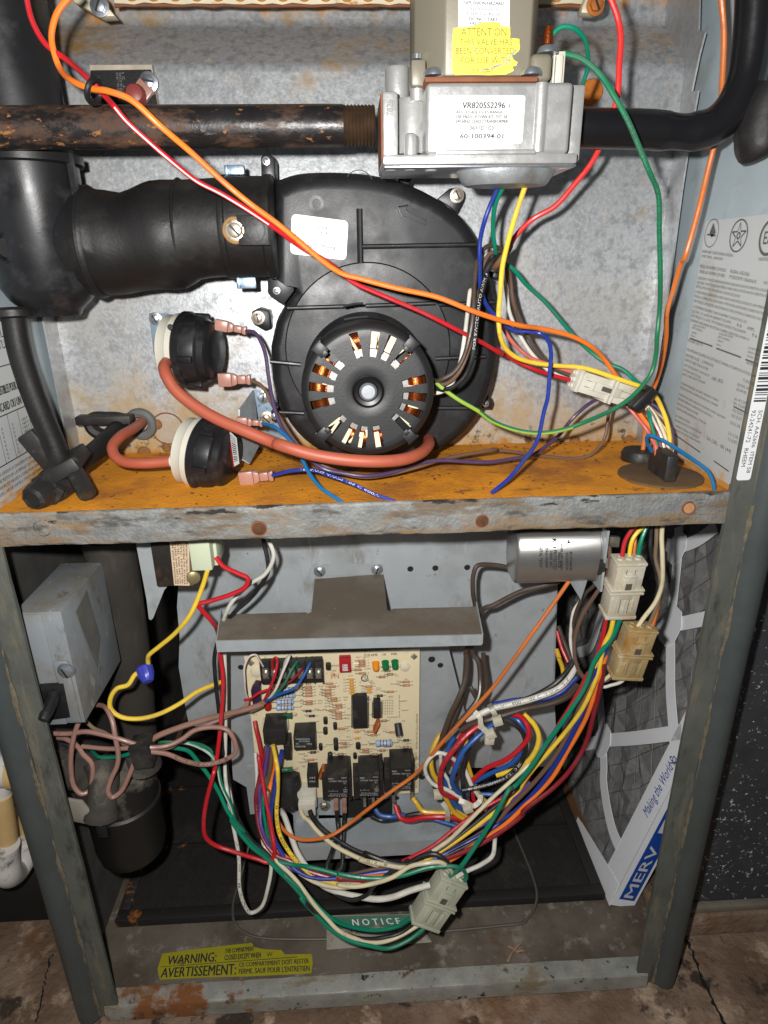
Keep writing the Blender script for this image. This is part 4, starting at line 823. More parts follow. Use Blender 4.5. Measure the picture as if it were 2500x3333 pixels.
# ------------------------------------------------------------------ grommet and plug where the harness drops through the shelf
gm = thing('harness_grommet', 'brown round rubber disc on the rusty shelf with a square black block', 'grommet', atz('f',1010,1290,0))
gc = atz('f',1010,1290,.0)
build('disc', MB().lathe(gc, (0,0,1), [(.030,0),(.0298,.0015),(.028,.0022),(.0,.0022)], 40, cap1=False), M('dusty rubber disc', lin(96,72,44), .85, var=(40,.2), layers=[(lin(70,54,38), 50, .5, .7)]), gm)
bc = atz('f',1020,1280,.004)
mb = MB(); mb.hexa([atz('v',845,1080,.003), atz('v',1035,1225,.003), atz('v',1160,1225,.003), atz('v',1000,1080,.003), atz('v',845,1080,.003)+V(0,0,.019), atz('v',1035,1225,.003)+V(0,0,.019), atz('v',1160,1225,.003)+V(0,0,.019), atz('v',1000,1080,.003)+V(0,0,.019)])
build('block', mb, BLKD, gm, .0012)
g2 = thing('strain_bushing', 'low black rubber bushing behind the harness disc, an orange wire in it', 'grommet', atz('v',760,990,0))
c2 = atz('v',770,985,.0); build('bushing', MB().lathe(c2, (0,0,1), [(.0145,0),(.0148,.006),(.0135,.0085),(.004,.0085)], 28), BLKD, g2)
# ------------------------------------------------------------------ main blower scroll behind everything
YP = .15
bl_ = thing('blower_housing', 'big galvanised blower scroll filling the back of the lower compartment', 'blower', (.25, YP, -.36))
P = cpoly('g', [(1075,200),(1070,480),(1062,600),(1078,780),(1072,960),(1092,1080),(1112,1200),(1135,1310)], YP)+cpoly('n', [(450,892),(1190,880)], YP)+cpoly('w', [(478,1230),(500,480),(500,40)], YP)
build('front_plate', MB().prism(P, (0,.0014,0)), BLOWP, bl_)
build('scroll', MB().prism([V(p.x*.96+.012, YP+.0016, p.z) for p in P], (0,.24,0)), GALVS, bl_)
build('edge_hem', MB().sweep([p+V(0,-.0006,0) for p in P[-3:]], .0012, 8), GALVD, bl_)
for k, (c, x, y) in enumerate((('h',1172,372),('h',1322,367),('h',1513,363))):
    build('plate_hole', MB().lathe(at(c,x,y,YP-.0004), (0,-1,0), [(.0030,0),(.0026,.0003)], 16), BLACKMET, bl_)
# ------------------------------------------------------------------ control box: hood, plate and lower tray
cb = thing('control_bracket', 'T-shaped galvanised hood and tray that hold the circuit board', 'bracket', at('p',500,900,.07))
DUSTY = M('dust-brown galvanised', lin(112,100,86), .75, .1, var=(30,.12), bump=(400,.4,.0004), layers=[(lin(128,120,108), 20, .5, .7), (lin(178,172,160), 170, .69, .72)])
zh = -.130
top = [atz('h',5,800,zh), atz('h',38,645,zh), atz('h',545,632,zh), atz('h',555,640,zh), atz('h',578,630,zh), atz('h',598,432,zh), atz('h',1010,402,zh), atz('h',1032,618,zh), atz('h',1050,625,zh), atz('h',1068,610,zh), atz('h',1562,598,zh), atz('h',1602,762,zh)]
build('hood_top', MB().prism(top, (0,0,-.0012)), DUSTY, cb)
fa, fb = top[0], top[-1]
build('hood_front', MB().hexa([fa+V(0,-.001,-.0001), fb+V(0,-.001,-.0001), fb+V(0,-.001,-.0100), fa+V(0,-.001,-.0106), fa+V(0,.0002,-.0001), fb+V(0,.0002,-.0001), fb+V(0,.0002,-.0100), fa+V(0,.0002,-.0106)]), GALVD, cb)
for p0, p1 in ((top[0], top[1]), (top[-1], top[-2])):
    build('hood_cheek', MB().prism([p0+V(0,0,.0004), p1+V(0,0,.006), p1+V(0,0,-.009), p0+V(0,0,-.0095)], (.001,0,0)), GALVD, cb)
build('mount_tab', MB().hexa([at('h',586,345,YP-.0012), at('h',1005,340,YP-.0012), V(top[6].x,YP-.0012,zh), V(top[5].x,YP-.0012,zh), at('h',586,345,YP-.0002), at('h',1005,340,YP-.0002), V(top[6].x,YP-.0002,zh), V(top[5].x,YP-.0002,zh)]), GALVD, cb)
screw(cb, at('h',628,385,YP-.0014), (0,-1,0), .0046, ZINC); screw(cb, at('h',972,375,YP-.0014), (0,-1,0), .0046, ZINC)
for c, x, y in (('h',160,838),('h',803,820),('h',1360,802)):
    p = at(c, x, y, fa.y-.0012); build('hood_hole', MB().lathe(p, (0,-1,0), [(.0042,0),(.0036,.0003),(.0034,-.0006)], 18, cap1=True), M('hole grey', lin(120,112,100), .8), cb)
YK = .106
bp = cpoly('h', [(95,860),(1400,840)], YK)+cpoly('n', [(450,560),(460,1290)], YK)+cpoly('o', [(845,560),(780,520)], YK)+cpoly('o', [(300,240),(285,0)], YK)
build('back_plate', MB().prism(bp, (0,.0012,0)), GALVD, cb)
build('side_tongue', MB().prism(cpoly('o', [(425,120),(530,110),(510,550),(455,555),(420,300)], .100), (0,.0012,0)), GALVD, cb)
for c, x, y, r in (('m',122,1148,.0030),('m',1590,1152,.0030),('n',290,960,.0026),('n',168,1050,.0028),('m',1370,1332,.0026),('h',1300,915,.0034),('h',1352,950,.0028),('h',155,962,.0028)):
    build('plate_hole', MB().lathe(at(c,x,y,YK-.0006 if c != 'o' else .0995), (0,-1,0), [(r,0),(r*.9,.0003)], 16), BLACKMET, cb)
zl = at('p',600,800,.07).z; L_ = at('o',840,790,.07); R__ = at('p',1080,720,.07)
tr = [V(L_.x,.07,zl), V(R__.x-.01,.07,zl+.001), V(R__.x,.098,zl+.001), V(L_.x,.105,zl)]
build('tray_top', MB().prism(tr, (0,0,-.001)), GALVD, cb)
build('tray_lip', MB().hexa([tr[0]+V(0,-.0008,0), tr[1]+V(0,-.0008,0), tr[1]+V(0,-.0008,-.018), tr[0]+V(0,-.0008,-.018), tr[0]+V(0,.0004,0), tr[1]+V(0,.0004,0), tr[1]+V(0,.0004,-.018), tr[0]+V(0,.0004,-.018)]), GALVD, cb)
build('tray_web', MB().prism(cpoly('p', [(480,570),(1080,600),(1090,720),(480,720)], .103), (0,.001,0)), GALVD, cb)
build('tray_web', MB().prism(cpoly('o', [(840,520),(1070,520),(1070,720),(850,740)], .103), (0,.001,0)), GALVD, cb)
build('dark_gap_sheet', MB().prism(cpoly('p', [(40,420),(490,420),(485,712),(40,722)], .1025), (0,.0006,0)), M('dark gap', lin(22,21,20), .9), cb)  # black sheet; the gap's shade is put into its colour
# ------------------------------------------------------------------ the circuit board
YC = .098
pc = thing('circuit_board', 'cream furnace control board crowded with relays, resistors and terminals', 'circuit board', at('m',800,1320,YC))
tl, tr_, brr, bll = at('m',45,95,YC), at('m',1580,45,YC), at('m',1550,1310,YC), at('m',170,1330,YC)
X0 = (tl.x+bll.x)/2; X1 = (tr_.x+brr.x)/2; Z1 = (tl.z+tr_.z)/2; Z0 = (brr.z+bll.z)/2
build('board', MB().box((X0,YC,Z0), (X1,YC+.0016,Z1)), PCBM, pc)
lb = Label([V(X0,YC,Z1), V(X1,YC,Z1), V(X1,YC,Z0), V(X0,YC,Z0)], .0004)
def mf(x, y): p = at('m',x,y,YC); return ((p.x-X0)/(X1-X0), (Z1-p.z)/(Z1-Z0))
def mt(t, x0, y0, x1, y1, b=.008, rot=0): a = mf(x0,y0); c = mf(x1,y1); lb.text(t, a[0],a[1],c[0],c[1],b,rot)
for t in (('TWIN',622,94,700,114),('FLAME',1115,74,1202,92),('OK',1242,70,1276,88),('PWR',1320,66,1370,84),('C',215,98,240,120),('W',400,94,425,114),('G',486,92,512,112),('Y',570,90,592,108),('SINGLE',795,170,865,182),
 ('TWIN',790,216,840,226),('R27',1016,98,1056,110),('R64',1100,196,1140,208),('C12',945,258,985,270),('R28',580,330,622,342),('R12',690,350,730,362),('R14',685,474,722,486),('R17',685,498,722,510),('R16',655,548,695,560),
 ('R10',745,496,785,508),('R18',745,524,785,536),('R22',905,446,945,458),('D7',910,470,935,482),('U1',938,545,962,557),('R43',930,600,966,612),('R42',920,630,958,642),('C12',1350,258,1385,270),('C13',1190,366,1228,378),('C14',1185,380,1222,392),('R29',1140,326,1180,338),
 ('R22',1300,440,1340,452),('C2',1412,652,1440,666),('R1',1440,290,1466,302),('D10',1130,860,1168,872),('CSA',1062,270,1126,306,.03),('C',1045,312,1060,328),('US',1125,306,1160,324),('D11',1455,848,1490,860),('R24',560,956,595,968),('K2',548,1048,572,1060)): mt(*t)
mt('RHEEM PTS 62-24140-04', 1535, 600, 1552, 900, 0, 90); mt('1190', 1520, 935, 1548, 995, .01, 90); mt('REV 0512-0228', 1530, 1060, 1548, 1240, 0, 90); mt('REF RUNS BY BLWR', 1385, 435, 1398, 630, 0, 90)
a = mf(1092,286); lb.ring(a[0], a[1], .024, .024, .22, a0=.6, a1=5.7)
for x in range(1250,1350,20):
    a = mf(x,478); b = mf(x-4,600); lb.line(*a,*b,.0016)
for y in range(478,610,24):
    a = mf(1250,y); b = mf(1345,y-1); lb.line(*a,*b,.0016)
for x0,y0,x1,y1 in ((265,590,340,588),(265,590,265,622),(340,588,342,622),(205,635,320,630)): lb.line(*mf(x0,y0),*mf(x1,y1),.003)
random.seed(4)
for x, y in ((520,358),(520,384),(520,410),(520,436),(528,482),(528,506),(700,384),(696,408),(690,430),(742,456),(742,480),(782,512),(786,536),(726,560),(780,582),(782,606),(784,632),(1045,352),(1230,398),(1368,316),(1368,344),(1060,742),(1086,776),(1018,900),(540,990),(822,846),(824,882),(1250,752),(1370,822),(1362,882),(1162,908),(800,940),(1098,942),(905,300),(905,326),(905,352),(905,378),(905,402),(1060,380),(1060,404),(930,745),(930,800),(660,925),(536,566),(566,608)):
    mt(random.choice('RRRCD')+str(random.randint(2,69)), x, y-8, x+34, y+4, .0)
lb.done(INKG, pc, 'board_print')
lb.mb = MB(); mt('N', 825,245,865,288,.0); mt('P', 795,258,820,295,.0); mt('V', 475,580,498,618,0); lb.done(INKR, pc, 'pen_marks')
def ccol(n, c, r=.4, m=0., **k): return M(n, lin(*c), r, m, **k)
RES = ccol('resistor body', (176,130,96), .45, var=(500,.25)); RESB = ccol('pale blue resistor', (150,176,204), .35); BAND = ccol('resistor band', (120,60,50), .5)
def resistor(x, y, L, d, m, leads=True, nm='resistor', ang=0, big=False):
    p = at('m', x, y, YC); k = pxm('m', YC); r = d*k/2; l = L*k/2
    ca, sa = math.cos(ang), math.sin(ang); ax = V(ca,0,sa); o = V(p.x, YC-r*1.05, p.z)
    mb = MB().lathe(o-ax*l, ax, [(r*.6,0),(r,l*.12),(r,l*.36),(r*.86,l*.46),(r*.86,l*1.54),(r,l*1.64),(r,l*1.88),(r*.6,l*2)], 10)
    ob = build(nm, mb, m, pc)
    if leads:
        lm = MB().sweep([o-ax*l*1.9+V(0,r,0), o-ax*l*1.7, o-ax*l*.9], .0004, 5); lm.sweep([o+ax*l*.9, o+ax*l*1.7, o+ax*l*1.9+V(0,r,0)], .0004, 5); build('lead', lm, SOLDER, ob)
    if big:
        bm_ = MB()
        for f in (-.45,-.1,.25,.7): bm_.lathe(o+ax*l*f, ax, [(r*.9 if f < .6 else r*1.02,0),(r*.9 if f < .6 else r*1.02,l*.1)], 12)
        build('colour_band', bm_, BAND, ob)
for y in (372,425,478,528): resistor(402+ (8 if y < 450 else -4), y, 150, 46, RESB, True, 'power_resistor', big=True)
resistor(1255, 830, 146, 62, RESB, True, 'power_resistor', big=True)
for x, y in ((1062,128),(1066,152),(1064,175),(1030,208),(1068,238),(600,358),(602,382),(604,408),(604,434),(606,482),(606,505),(784,328),(806,354),(770,382),(768,408),(772,430),(820,455),(822,478),(862,512),(866,535),(806,560),(860,580),(862,604),(864,630),
             (1125,352),(1310,398),(1448,312),(1450,342),(888,720),(1140,745),(1168,775),(1098,900),(1098,922),(620,990),(902,845),(905,880),(1285,182),(1330,750)): resistor(x, y, 60, 22, RES)
AMB = ccol('amber disc cap', (214,150,50), .4)
for x, y in ((972,290),(974,316),(976,342),(978,366),(980,390),(982,412),(1128,376),(1128,402),(1020,745),(1022,800)): resistor(x, y, 34, 24, AMB, True, 'ceramic_capacitor')
DIO = ccol('diode body', (52,48,44), .4); DGL = ccol('glass diode', (150,120,100), .25)
for x, y, m in ((1220,432,DIO),(1285,215,DGL),(1240,268,DGL),(1310,246,DGL),(600,565,DIO),(630,608,DIO),(1255,650,DGL),(1450,820,DIO),(1445,880,DGL),(1242,908,DGL),(880,940,DGL),(1178,942,DGL),(640,925,DIO)): resistor(x, y, 52, 24, m, True, 'diode')
resistor(424, 596, 80, 56, ccol('green film', (24,84,54), .35), True, 'film_capacitor'); resistor(415, 1065, 100, 50, ccol('green film2', (40,96,66), .4), True, 'film_capacitor')
random.seed(12)
for x, y in ((1100,470),(1105,600),(1330,620),(1420,480),(1440,560),(650,660),(700,560),(560,1010),(720,750),(940,860),(960,700),(1130,690),(1290,880),(1400,930),(1080,860),(930,820),(780,860),(620,880),(540,940),(1030,150),(1350,330),(1010,190),(700,880),(1190,980),(1020,960)):
    p = at('m',x,y,YC); l_ = random.uniform(.003,.006); build('jumper', MB().sweep([V(p.x-l_,YC,p.z), V(p.x-l_*.9,YC-.0012,p.z), V(p.x+l_*.9,YC-.0012,p.z), V(p.x+l_,YC,p.z)], .00042, 6), SOLDER, pc)
# blocks on the board
def blk(nm, x0, y0, x1, y1, h, m, bv=.0005, y1_=YC):
    mb = MB(); fbox(mb, 'm', x0, y0, x1, y1, YC-h, YC+.0004); return build(nm, mb, m, pc, bv)
ts = blk('terminal_strip', 188, 160, 725, 335, .010, EL_BLK)
for i in range(8): mb = MB(); fbox(mb, 'm', 184+77*i-5, 140, 184+77*i+5, 335, YC-.0135, YC-.009); build('barrier', mb, EL_BLK, ts)
for i in range(7):
    p = at('m', 226+77*i, 250, YC-.0102); build('terminal_screw', MB().lathe(p, (0,-1,0), [(.0034,0),(.0034,.0012),(.0024,.0022)], 14), SOLDER, ts)
    mb = MB(); fbox(mb, 'm', 200+77*i, 205, 250+77*i, 290, YC-.0106, YC-.0098); build('terminal_plate', mb, SOLDER, ts)
dp = blk('dip_switch', 868, 116, 970, 240, .006, ccol('red switch block', (168,34,38), .4))
for i in range(3): mb = MB(); fbox(mb, 'm', 902+2*i, 172+20*i, 940+2*i, 184+20*i, YC-.0068, YC-.0058); build('slider', mb, INKW, dp)
mb = MB(); fbox(mb, 'm', 897, 172, 908, 226, YC-.0068, YC-.0058); build('slider', mb, INKW, dp)
for x, y, m in ((1185,150,ccol('amber lens',(230,140,30),.25)),(1268,142,ccol('green lens',(14,110,60),.25)),(1352,136,ccol('green lens',(14,110,60),.25))):
    p = at('m', x, y, YC); r = 28*pxm('m',YC); build('indicator_lamp', MB().lathe(V(p.x,YC,p.z), (0,-1,-.55), [(r*1.12,0),(r*1.12,.0012),(r,.0014),(r,.006),(r*.8,.0082),(r*.3,.009)], 18), m, pc)
for x0,y0,x1,y1 in ((985,440,1112,728),(1166,480,1228,640)):
    ch = blk('chip', x0, y0, x1, y1, .0045, EL_BLK)
    n = int((y1-y0)/21); mb = MB()
    for i in range(n):
        for xx in (x0-6, x1+6): p = at('m', xx, y0+10+21*i, YC-.002); mb.obox(p, (1,0,0), (0,1,0), (0,0,1), (.0009,.002,.0006))
    build('pins', mb, SOLDER, ch)
def relay(x0, y0, x1, y1, h, lines, m=None, z=.0):
    r = blk('relay', x0, y0, x1, y1, h, EL_BLK, .0006)
    q = [at('m',x0+6,y0+8,YC-h-.0001), at('m',x1-6,y0+8,YC-h-.0001), at('m',x1-6,y1-8,YC-h-.0001), at('m',x0+6,y1-8,YC-h-.0001)]
    l = Label(q, .0003)
    for t in lines: l.text(t[0], *t[1:5], .01, t[5] if len(t) > 5 else 180)
    if len(lines) > 4: l.line(.06,.71,.5,.71,.012); l.line(.06,.66,.06,.76,.01); l.line(.5,.66,.5,.76,.01); l.line(.2,.71,.3,.65,.012)
    l.done(M('relay print', lin(168,168,168), .6), r)
RL = [('CHINA',.02,.08,.28,.16),('05443',.70,.04,.95,.11),('N.O 20A. 240VAC',.04,.20,.95,.27),('UL',.78,.30,.9,.38),('A',.86,.52,.94,.58),('FORM',.78,.61,.98,.67),('22VDC',.78,.70,.98,.77),('T9AV1D12-22',.10,.82,.96,.88),('Potter & Brumfield',.04,.91,.96,.98)]
relay(762,1132,946,1330,.026, RL); relay(1036,1125,1218,1322,.026, RL); relay(1316,1068,1500,1262,.026, RL)
for x0, y0, x1, y1 in ((720,1150,775,1352),(940,1080,972,1352),(990,1140,1040,1342),(1216,1060,1252,1320),(1262,1090,1318,1290),(1494,1010,1518,1280)): blk('relay_shroud', x0, y0, x1, y1, .018, EL_BLK)
relay(470,795,660,912,.020, [('9541',.62,.45,.86,.62),('H1MX24VDC',.05,.05,.75,.2),('DURAKOOL G7J-1',.22,.25,.75,.38),('UL',.06,.45,.22,.62),('30A 277VAC',.05,.72,.55,.85)])
relay(588,1124,678,1240,.016, [('24V',.15,.12,.85,.3),('OMRON',.15,.45,.85,.6)])
for x0,y0,x1,y1,h in ((730,612,768,672,.006),(815,660,850,722,.006),(818,788,860,905,.008),(768,912,812,1005,.009),(988,924,1022,976,.006),(1010,834,1054,886,.006),(690,842,724,902,.005),(728,700,768,760,.006),(752,140,796,198,.006)):
    p = at('m', (x0+x1)/2, (y0+y1)/2, YC); k = pxm('m',YC); r = (x1-x0)*k/2; l = (y1-y0)*k/2
    build('transistor', MB().lathe(V(p.x,YC-r,p.z-l), (0,0,1), [(r*.9,0),(r,l*.1),(r,l*1.9),(r*.8,l*2)], 14), EL_BLK, pc)
p = at('m',1378,712,YC); build('electrolytic_capacitor', MB().lathe(V(p.x,YC,p.z+.004), (.08,-.75,-.6), [(.0036,0),(.0036,.011),(.0032,.0118)], 20), EL_BLK, pc)
build('capacitor_top', MB().lathe(V(p.x,YC,p.z+.004)+V(.08,-.75,-.6).normalized()*.0119, (.08,-.75,-.6), [(.0030,0),(.0028,.0004)], 18), SOLDER, pc)
for x, y, m, rx in ((1192,702,ccol('orange disc',(176,92,40),.5),.5),(715,1100,ccol('orange disc',(150,84,50),.5),.15)):
    p = at('m',x,y,YC-.006); build('disc_capacitor', MB().obox(p, (1,0,-.4), (0,1,0), (.4,0,1), (.0016,.005,.0062)), m, pc, .0014, 3)
for x, y, s in ((145,235,.006),(1440,192,.005)): p = at('m',x,y,YC-.001); build('hot_glue', MB().lathe(p+V(0,.001,0), (0,-1,0), [(s,0),(s*.9,.0016),(s*.4,.0026)], 10), ccol('glue', (214,206,180), .4, sss=.3), pc)
for x, y in ((100,152),(1518,96)): p = at('m',x,y,YC); build('corner_standoff', MB().lathe(p, (0,-1,0), [(.0036,0),(.0030,.0016),(.001,.0026)], 4), SOLDER, pc)
# plugs at the left edge
mb = MB(); fbox(mb, 'm', 205, 735, 400, 865, YC-.024, YC); fbox(mb, 'm', 255, 662, 355, 745, YC-.012, YC); build('header_plug', mb, EL_BLK, pc, .0008)
mb = MB(); fbox(mb, 'm', 286, 682, 328, 706, YC-.0128, YC-.0118); build('plug_window', mb, INKW, pc)
mb = MB(); fbox(mb, 'm', 385, 870, 445, 1000, YC-.018, YC); fbox(mb, 'm', 395, 900, 425, 960, YC-.021, YC-.017); build('side_latch', mb, EL_BLK, pc, .0008)
mb = MB(); fbox(mb, 'm', 200, 660, 240, 740, YC-.006, YC); fbox(mb, 'm', 360, 655, 425, 740, YC-.006, YC); build('header_shroud', mb, GREYPL, pc, .0008)
p = at('m',425,1270,YC-.008); build('choke_coil', MB().lathe(p+V(0,.008,.018), (.05,-.35,-1), [(.006,0),(.0115,.003),(.0125,.014),(.0125,.030),(.009,.037),(.004,.039)], 28), BLKD, pc)
mb = MB(); fbox(mb, 'm', 505, 1290, 668, 1420, YC-.016, YC); fbox(mb, 'm', 512, 1385, 660, 1490, YC-.022, YC-.004); build('power_plug', mb, NYLON, pc, .0008)
screw(pc, at('m',738,1398,YC-.004), (0,-1,0), .0042, SOLDER); screw(pc, at('m',452,1415,YC-.006), (0,-1,0), .0034, SOLDER)
for x in (840, 912):
    mb = MB(); fbox(mb, 'm', x-20, 1345, x+20, 1395, .078, .083); fbox(mb, 'm', x-13, 1390, x+15, 1420, .078, .083); fbox(mb, 'm', x-20, 1415, x+22, 1468, .078, .083); build('spade_sleeve', mb, SPADE, pc, .0008)
for x, y in ((1090,1360),(1165,1360),(1342,1330),(1500,1300)):
    mb = MB(); fbox(mb, 'm', x-14, y-20, x+14, y+55, .080, .085); build('spade_tab', mb, SOLDER, pc, .001)
p = at('m',238,500,YC-.004); build('fuse_lamp', MB().lathe(p+V(0,0,.004), (.05,0,-1), [(.002,0),(.0038,.001),(.0038,.008),(.003,.0115)], 16), ccol('red lens',(176,30,22),.3), pc)
build('fuse_holder', MB().prism(cpoly('m', [(95,400),(130,345),(180,350),(185,560),(120,570)], .088), (0,.008,0)), ccol('violet fuse', (52,34,58), .4), pc, .001)
# ------------------------------------------------------------------ transformer and its plate
tf = thing('transformer', 'small transformer with a laminated core and paper label hung beside the blower', 'transformer', at('g',1040,480,.05))
YT = .045
build('mounting_plate', MB().prism(cpoly('g', [(812,200),(905,200),(1010,470),(985,500),(918,668),(905,680),(893,672),(880,560)], YT+.012), (0,.0012,0)), GALVD, tf)
mb = MB(); fbox(mb, 'g', 915, 150, 1050, 478, YT, YT+.04); build('core', mb, M('laminated core', lin(50,46,42), .5, .3, bump=(900,.8,.0008,(6,.2,.2)), layers=[(lin(92,66,46), 40, .55, .7, None, .8)]), tf, .0008)
mb = MB(); fbox(mb, 'g', 1048, 150, 1142, 475, YT-.001, YT+.038); build('frame', mb, M('browned steel', lin(120,96,80), .5, .3, var=(60,.3), layers=[(lin(170,112,60), 40, .56, .66)]), tf, .0006)
mb = MB(); fbox(mb, 'g', 1135, 150, 1262, 385, YT-.006, YT+.03); fbox(mb, 'g', 1250, 150, 1300, 355, YT+.004, YT+.03); build('bobbin', mb, M('pale green nylon', lin(196,204,176), .45, sss=.2), tf, .0012)
p = at('g',1160,420,YT-.002); build('tension_rivet', MB().lathe(p, (.3,-1,0), [(.0052,0),(.0052,.002),(.003,.003)], 16), M('brass rivet', lin(150,140,100), .4, .6), tf)
lb = Label([at('g',1012,150,YT-.0012), at('g',1135,150,YT-.0012), at('g',1138,472,YT-.0012), at('g',1045,470,YT-.0012)], .0005); o = build('winding_label', lb.sheet(), M('browned label', lin(206,180,150), .6, var=(60,.15), layers=[(lin(160,100,56), 30, .6, .75)]), tf)
for i, t in enumerate(('BE25590600 50GA 56L09','PRI 120V 60HZ WHT-BLK','SEC 24V 40VA YEL-RED','46-24124-03  CLASS 2','MADE IN MEXICO','MARCUS ELECTRIC. HIGHLAND IL')): lb.text(t, .08+.145*i,.10,.18+.145*i,.96,.01,270)
lb.done(INK, o)
# ------------------------------------------------------------------ junction box with its switch
jb = thing('junction_box', 'grey steel junction box with a black toggle switch', 'junction box', at('g',390,1300,.04))
YJ = .02
a = at('g',105,635,YJ); b = at('g',385,630,YJ); c_ = at('g',495,1300,YJ); d_ = at('g',280,1295,YJ)
jx0, jx1, jz1, jz0 = -.016, (b.x+c_.x)/2, (a.z+b.z)/2, (c_.z+d_.z)/2
JB = M('dull grey box steel', lin(150,156,160), .5, .35, var=(30,.12), bump=(400,.25,.0003), layers=[(lin(118,114,104), 22, .46, .66, None, .7, .1), (lin(96,92,82), 60, .58, .68, (1,1,.5), .8, 0.), (lin(176,180,182), 90, .60, .70, (1,1,.3))])
build('box', MB().box((jx0,YJ,jz0), (jx1,YJ+.085,jz1)), JB, jb, .0008)
build('cover_lip', MB().box((jx1-.0125,YJ-.0014,jz0+.001), (jx1+.0006,YJ-.0002,jz1-.052)), JB, jb, .0003)
build('cover', MB().box((jx0,YJ-.0012,jz0), (jx1-.014,YJ-.0002,jz1-.001)), JB, jb, .0003)
mb = MB(); fbox(mb, 'g', 365, 925, 445, 1290, YJ-.0026, YJ-.001); build('cover_tab', mb, JB, jb, .0003)
build('side_knockout', MB().prism([V(jx1+.0004,YJ+.020,jz1-.012), V(jx1+.0004,YJ+.045,jz1-.006), V(jx1+.0004,YJ+.052,jz1-.055), V(jx1+.0004,YJ+.035,jz1-.075)], (.0006,0,0)), M('scuffed grey', lin(108,108,102), .7, .1, var=(60,.3), layers=[(lin(160,160,156), 160, .66, .7)]), jb)
screw(jb, at('g',398,980,YJ-.0028), (0,-1,0), .0052, ZINC)
mb = MB(); mb.prism(cpoly('g', [(235,1068),(380,1060),(422,1265),(272,1285)], YJ-.003), (0,.0025,0)); build('switch_plate', mb, BLK, jb, .0006)
mb = MB().sweep(pts('g 325,1130,17 300,1190,8 275,1245,0 258,1280,-4'), [.0052,.0050,.0046,.0038], 10); build('toggle', mb, BLK, jb)
# ------------------------------------------------------------------ run capacitor
cp = thing('run_capacitor', 'oval silver capacitor can lying under the shelf', 'capacitor', at('w',470,440,.05))
YQ = .055; a = at('w',150,235,YQ); b = at('w',795,235,YQ); r = (at('w',470,35,YQ)-at('w',470,440,YQ)).length/2
mb = MB(); n = 40; vs = []
for i, (f, s_) in enumerate(((0,.80),(.012,.93),(.045,1.),(.93,1.),(.95,1.03),(.975,1.03),(1.,.98))):
    for k in range(n):
        an = 2*math.pi*k/n; fl = 1.0
        vs.append(V(a.x+(b.x-a.x)*f, YQ+math.cos(an)*.014*s_+ (.006 if math.cos(an) > 0 else -.006)*s_, a.z+math.sin(an)*r*s_*(abs(math.sin(an))**-.0)))
mb.add(vs, [(i*n+k, i*n+(k+1)%n, (i+1)*n+(k+1)%n, (i+1)*n+k) for i in range(6) for k in range(n)]+[tuple(range(n-1,-1,-1)), tuple(6*n+k for k in range(n))])
build('can', mb, M('spun aluminium can', lin(190,188,184), .28, .9, var=(60,.12), bump=(300,.2,.0003,(.1,1,1))), cp)
build('bracket_flange', MB().prism([at('w',800,40,YQ-.01), at('w',740,445,YQ-.012), at('w',690,600,YQ-.012), at('w',600,452,YQ-.010), at('w',735,420,YQ-.004), at('w',770,40,YQ-.004)], (0,.0012,0)), GALVD, cp)
build('end_plate', MB().box((b.x-.001, YQ-.022, a.z-r*1.12), (b.x+.0008, YQ+.02, a.z+r*1.1)), GALVD, cp)
for (x, y, Y) in ((850,150,YQ-.008),(850,315,YQ-.014)):
    p = at('w',x-5,y,Y); build('insulator', MB().lathe(p-V(.004,0,0), (1,0,0), [(.0095,0),(.009,.004),(.006,.005)], 20), EL_BLK, cp)
    q = at('w',x+55,y-5,Y); build('quick_terminal', MB().obox(q, (1,0,-.08), (0,1,0), (0,0,1), (.0082,.0022,.0044)), SOLDER, cp, .0008)
k_ = YQ-.0205
lb = Label([at('w',350,80,k_), at('w',640,80,k_), at('w',640,390,k_), at('w',350,390,k_)], .0006)
for t, u0, u1, v0, v1 in (('4',.79,.88,.16,.26),('uF+-5% 370V~50/60Hz',.62,.68,.25,.92),('43-101664-44',.86,.94,.45,.93),('SH.CAPACITOR',.76,.83,.48,.92),('Non PCB',.55,.63,.48,.86),('PROTECTED',.43,.52,.42,.92),('10000 AFC',.33,.41,.44,.88),('DAO-3GJ004',.22,.29,.36,.86),('DIGITAL TECH',.06,.14,.24,.84)): lb.text(t,u0,v0,u1,v1,.012,90)
lb.text('RU', .40,.14,.50,.36,.03,90); lb.done(INK, cp)
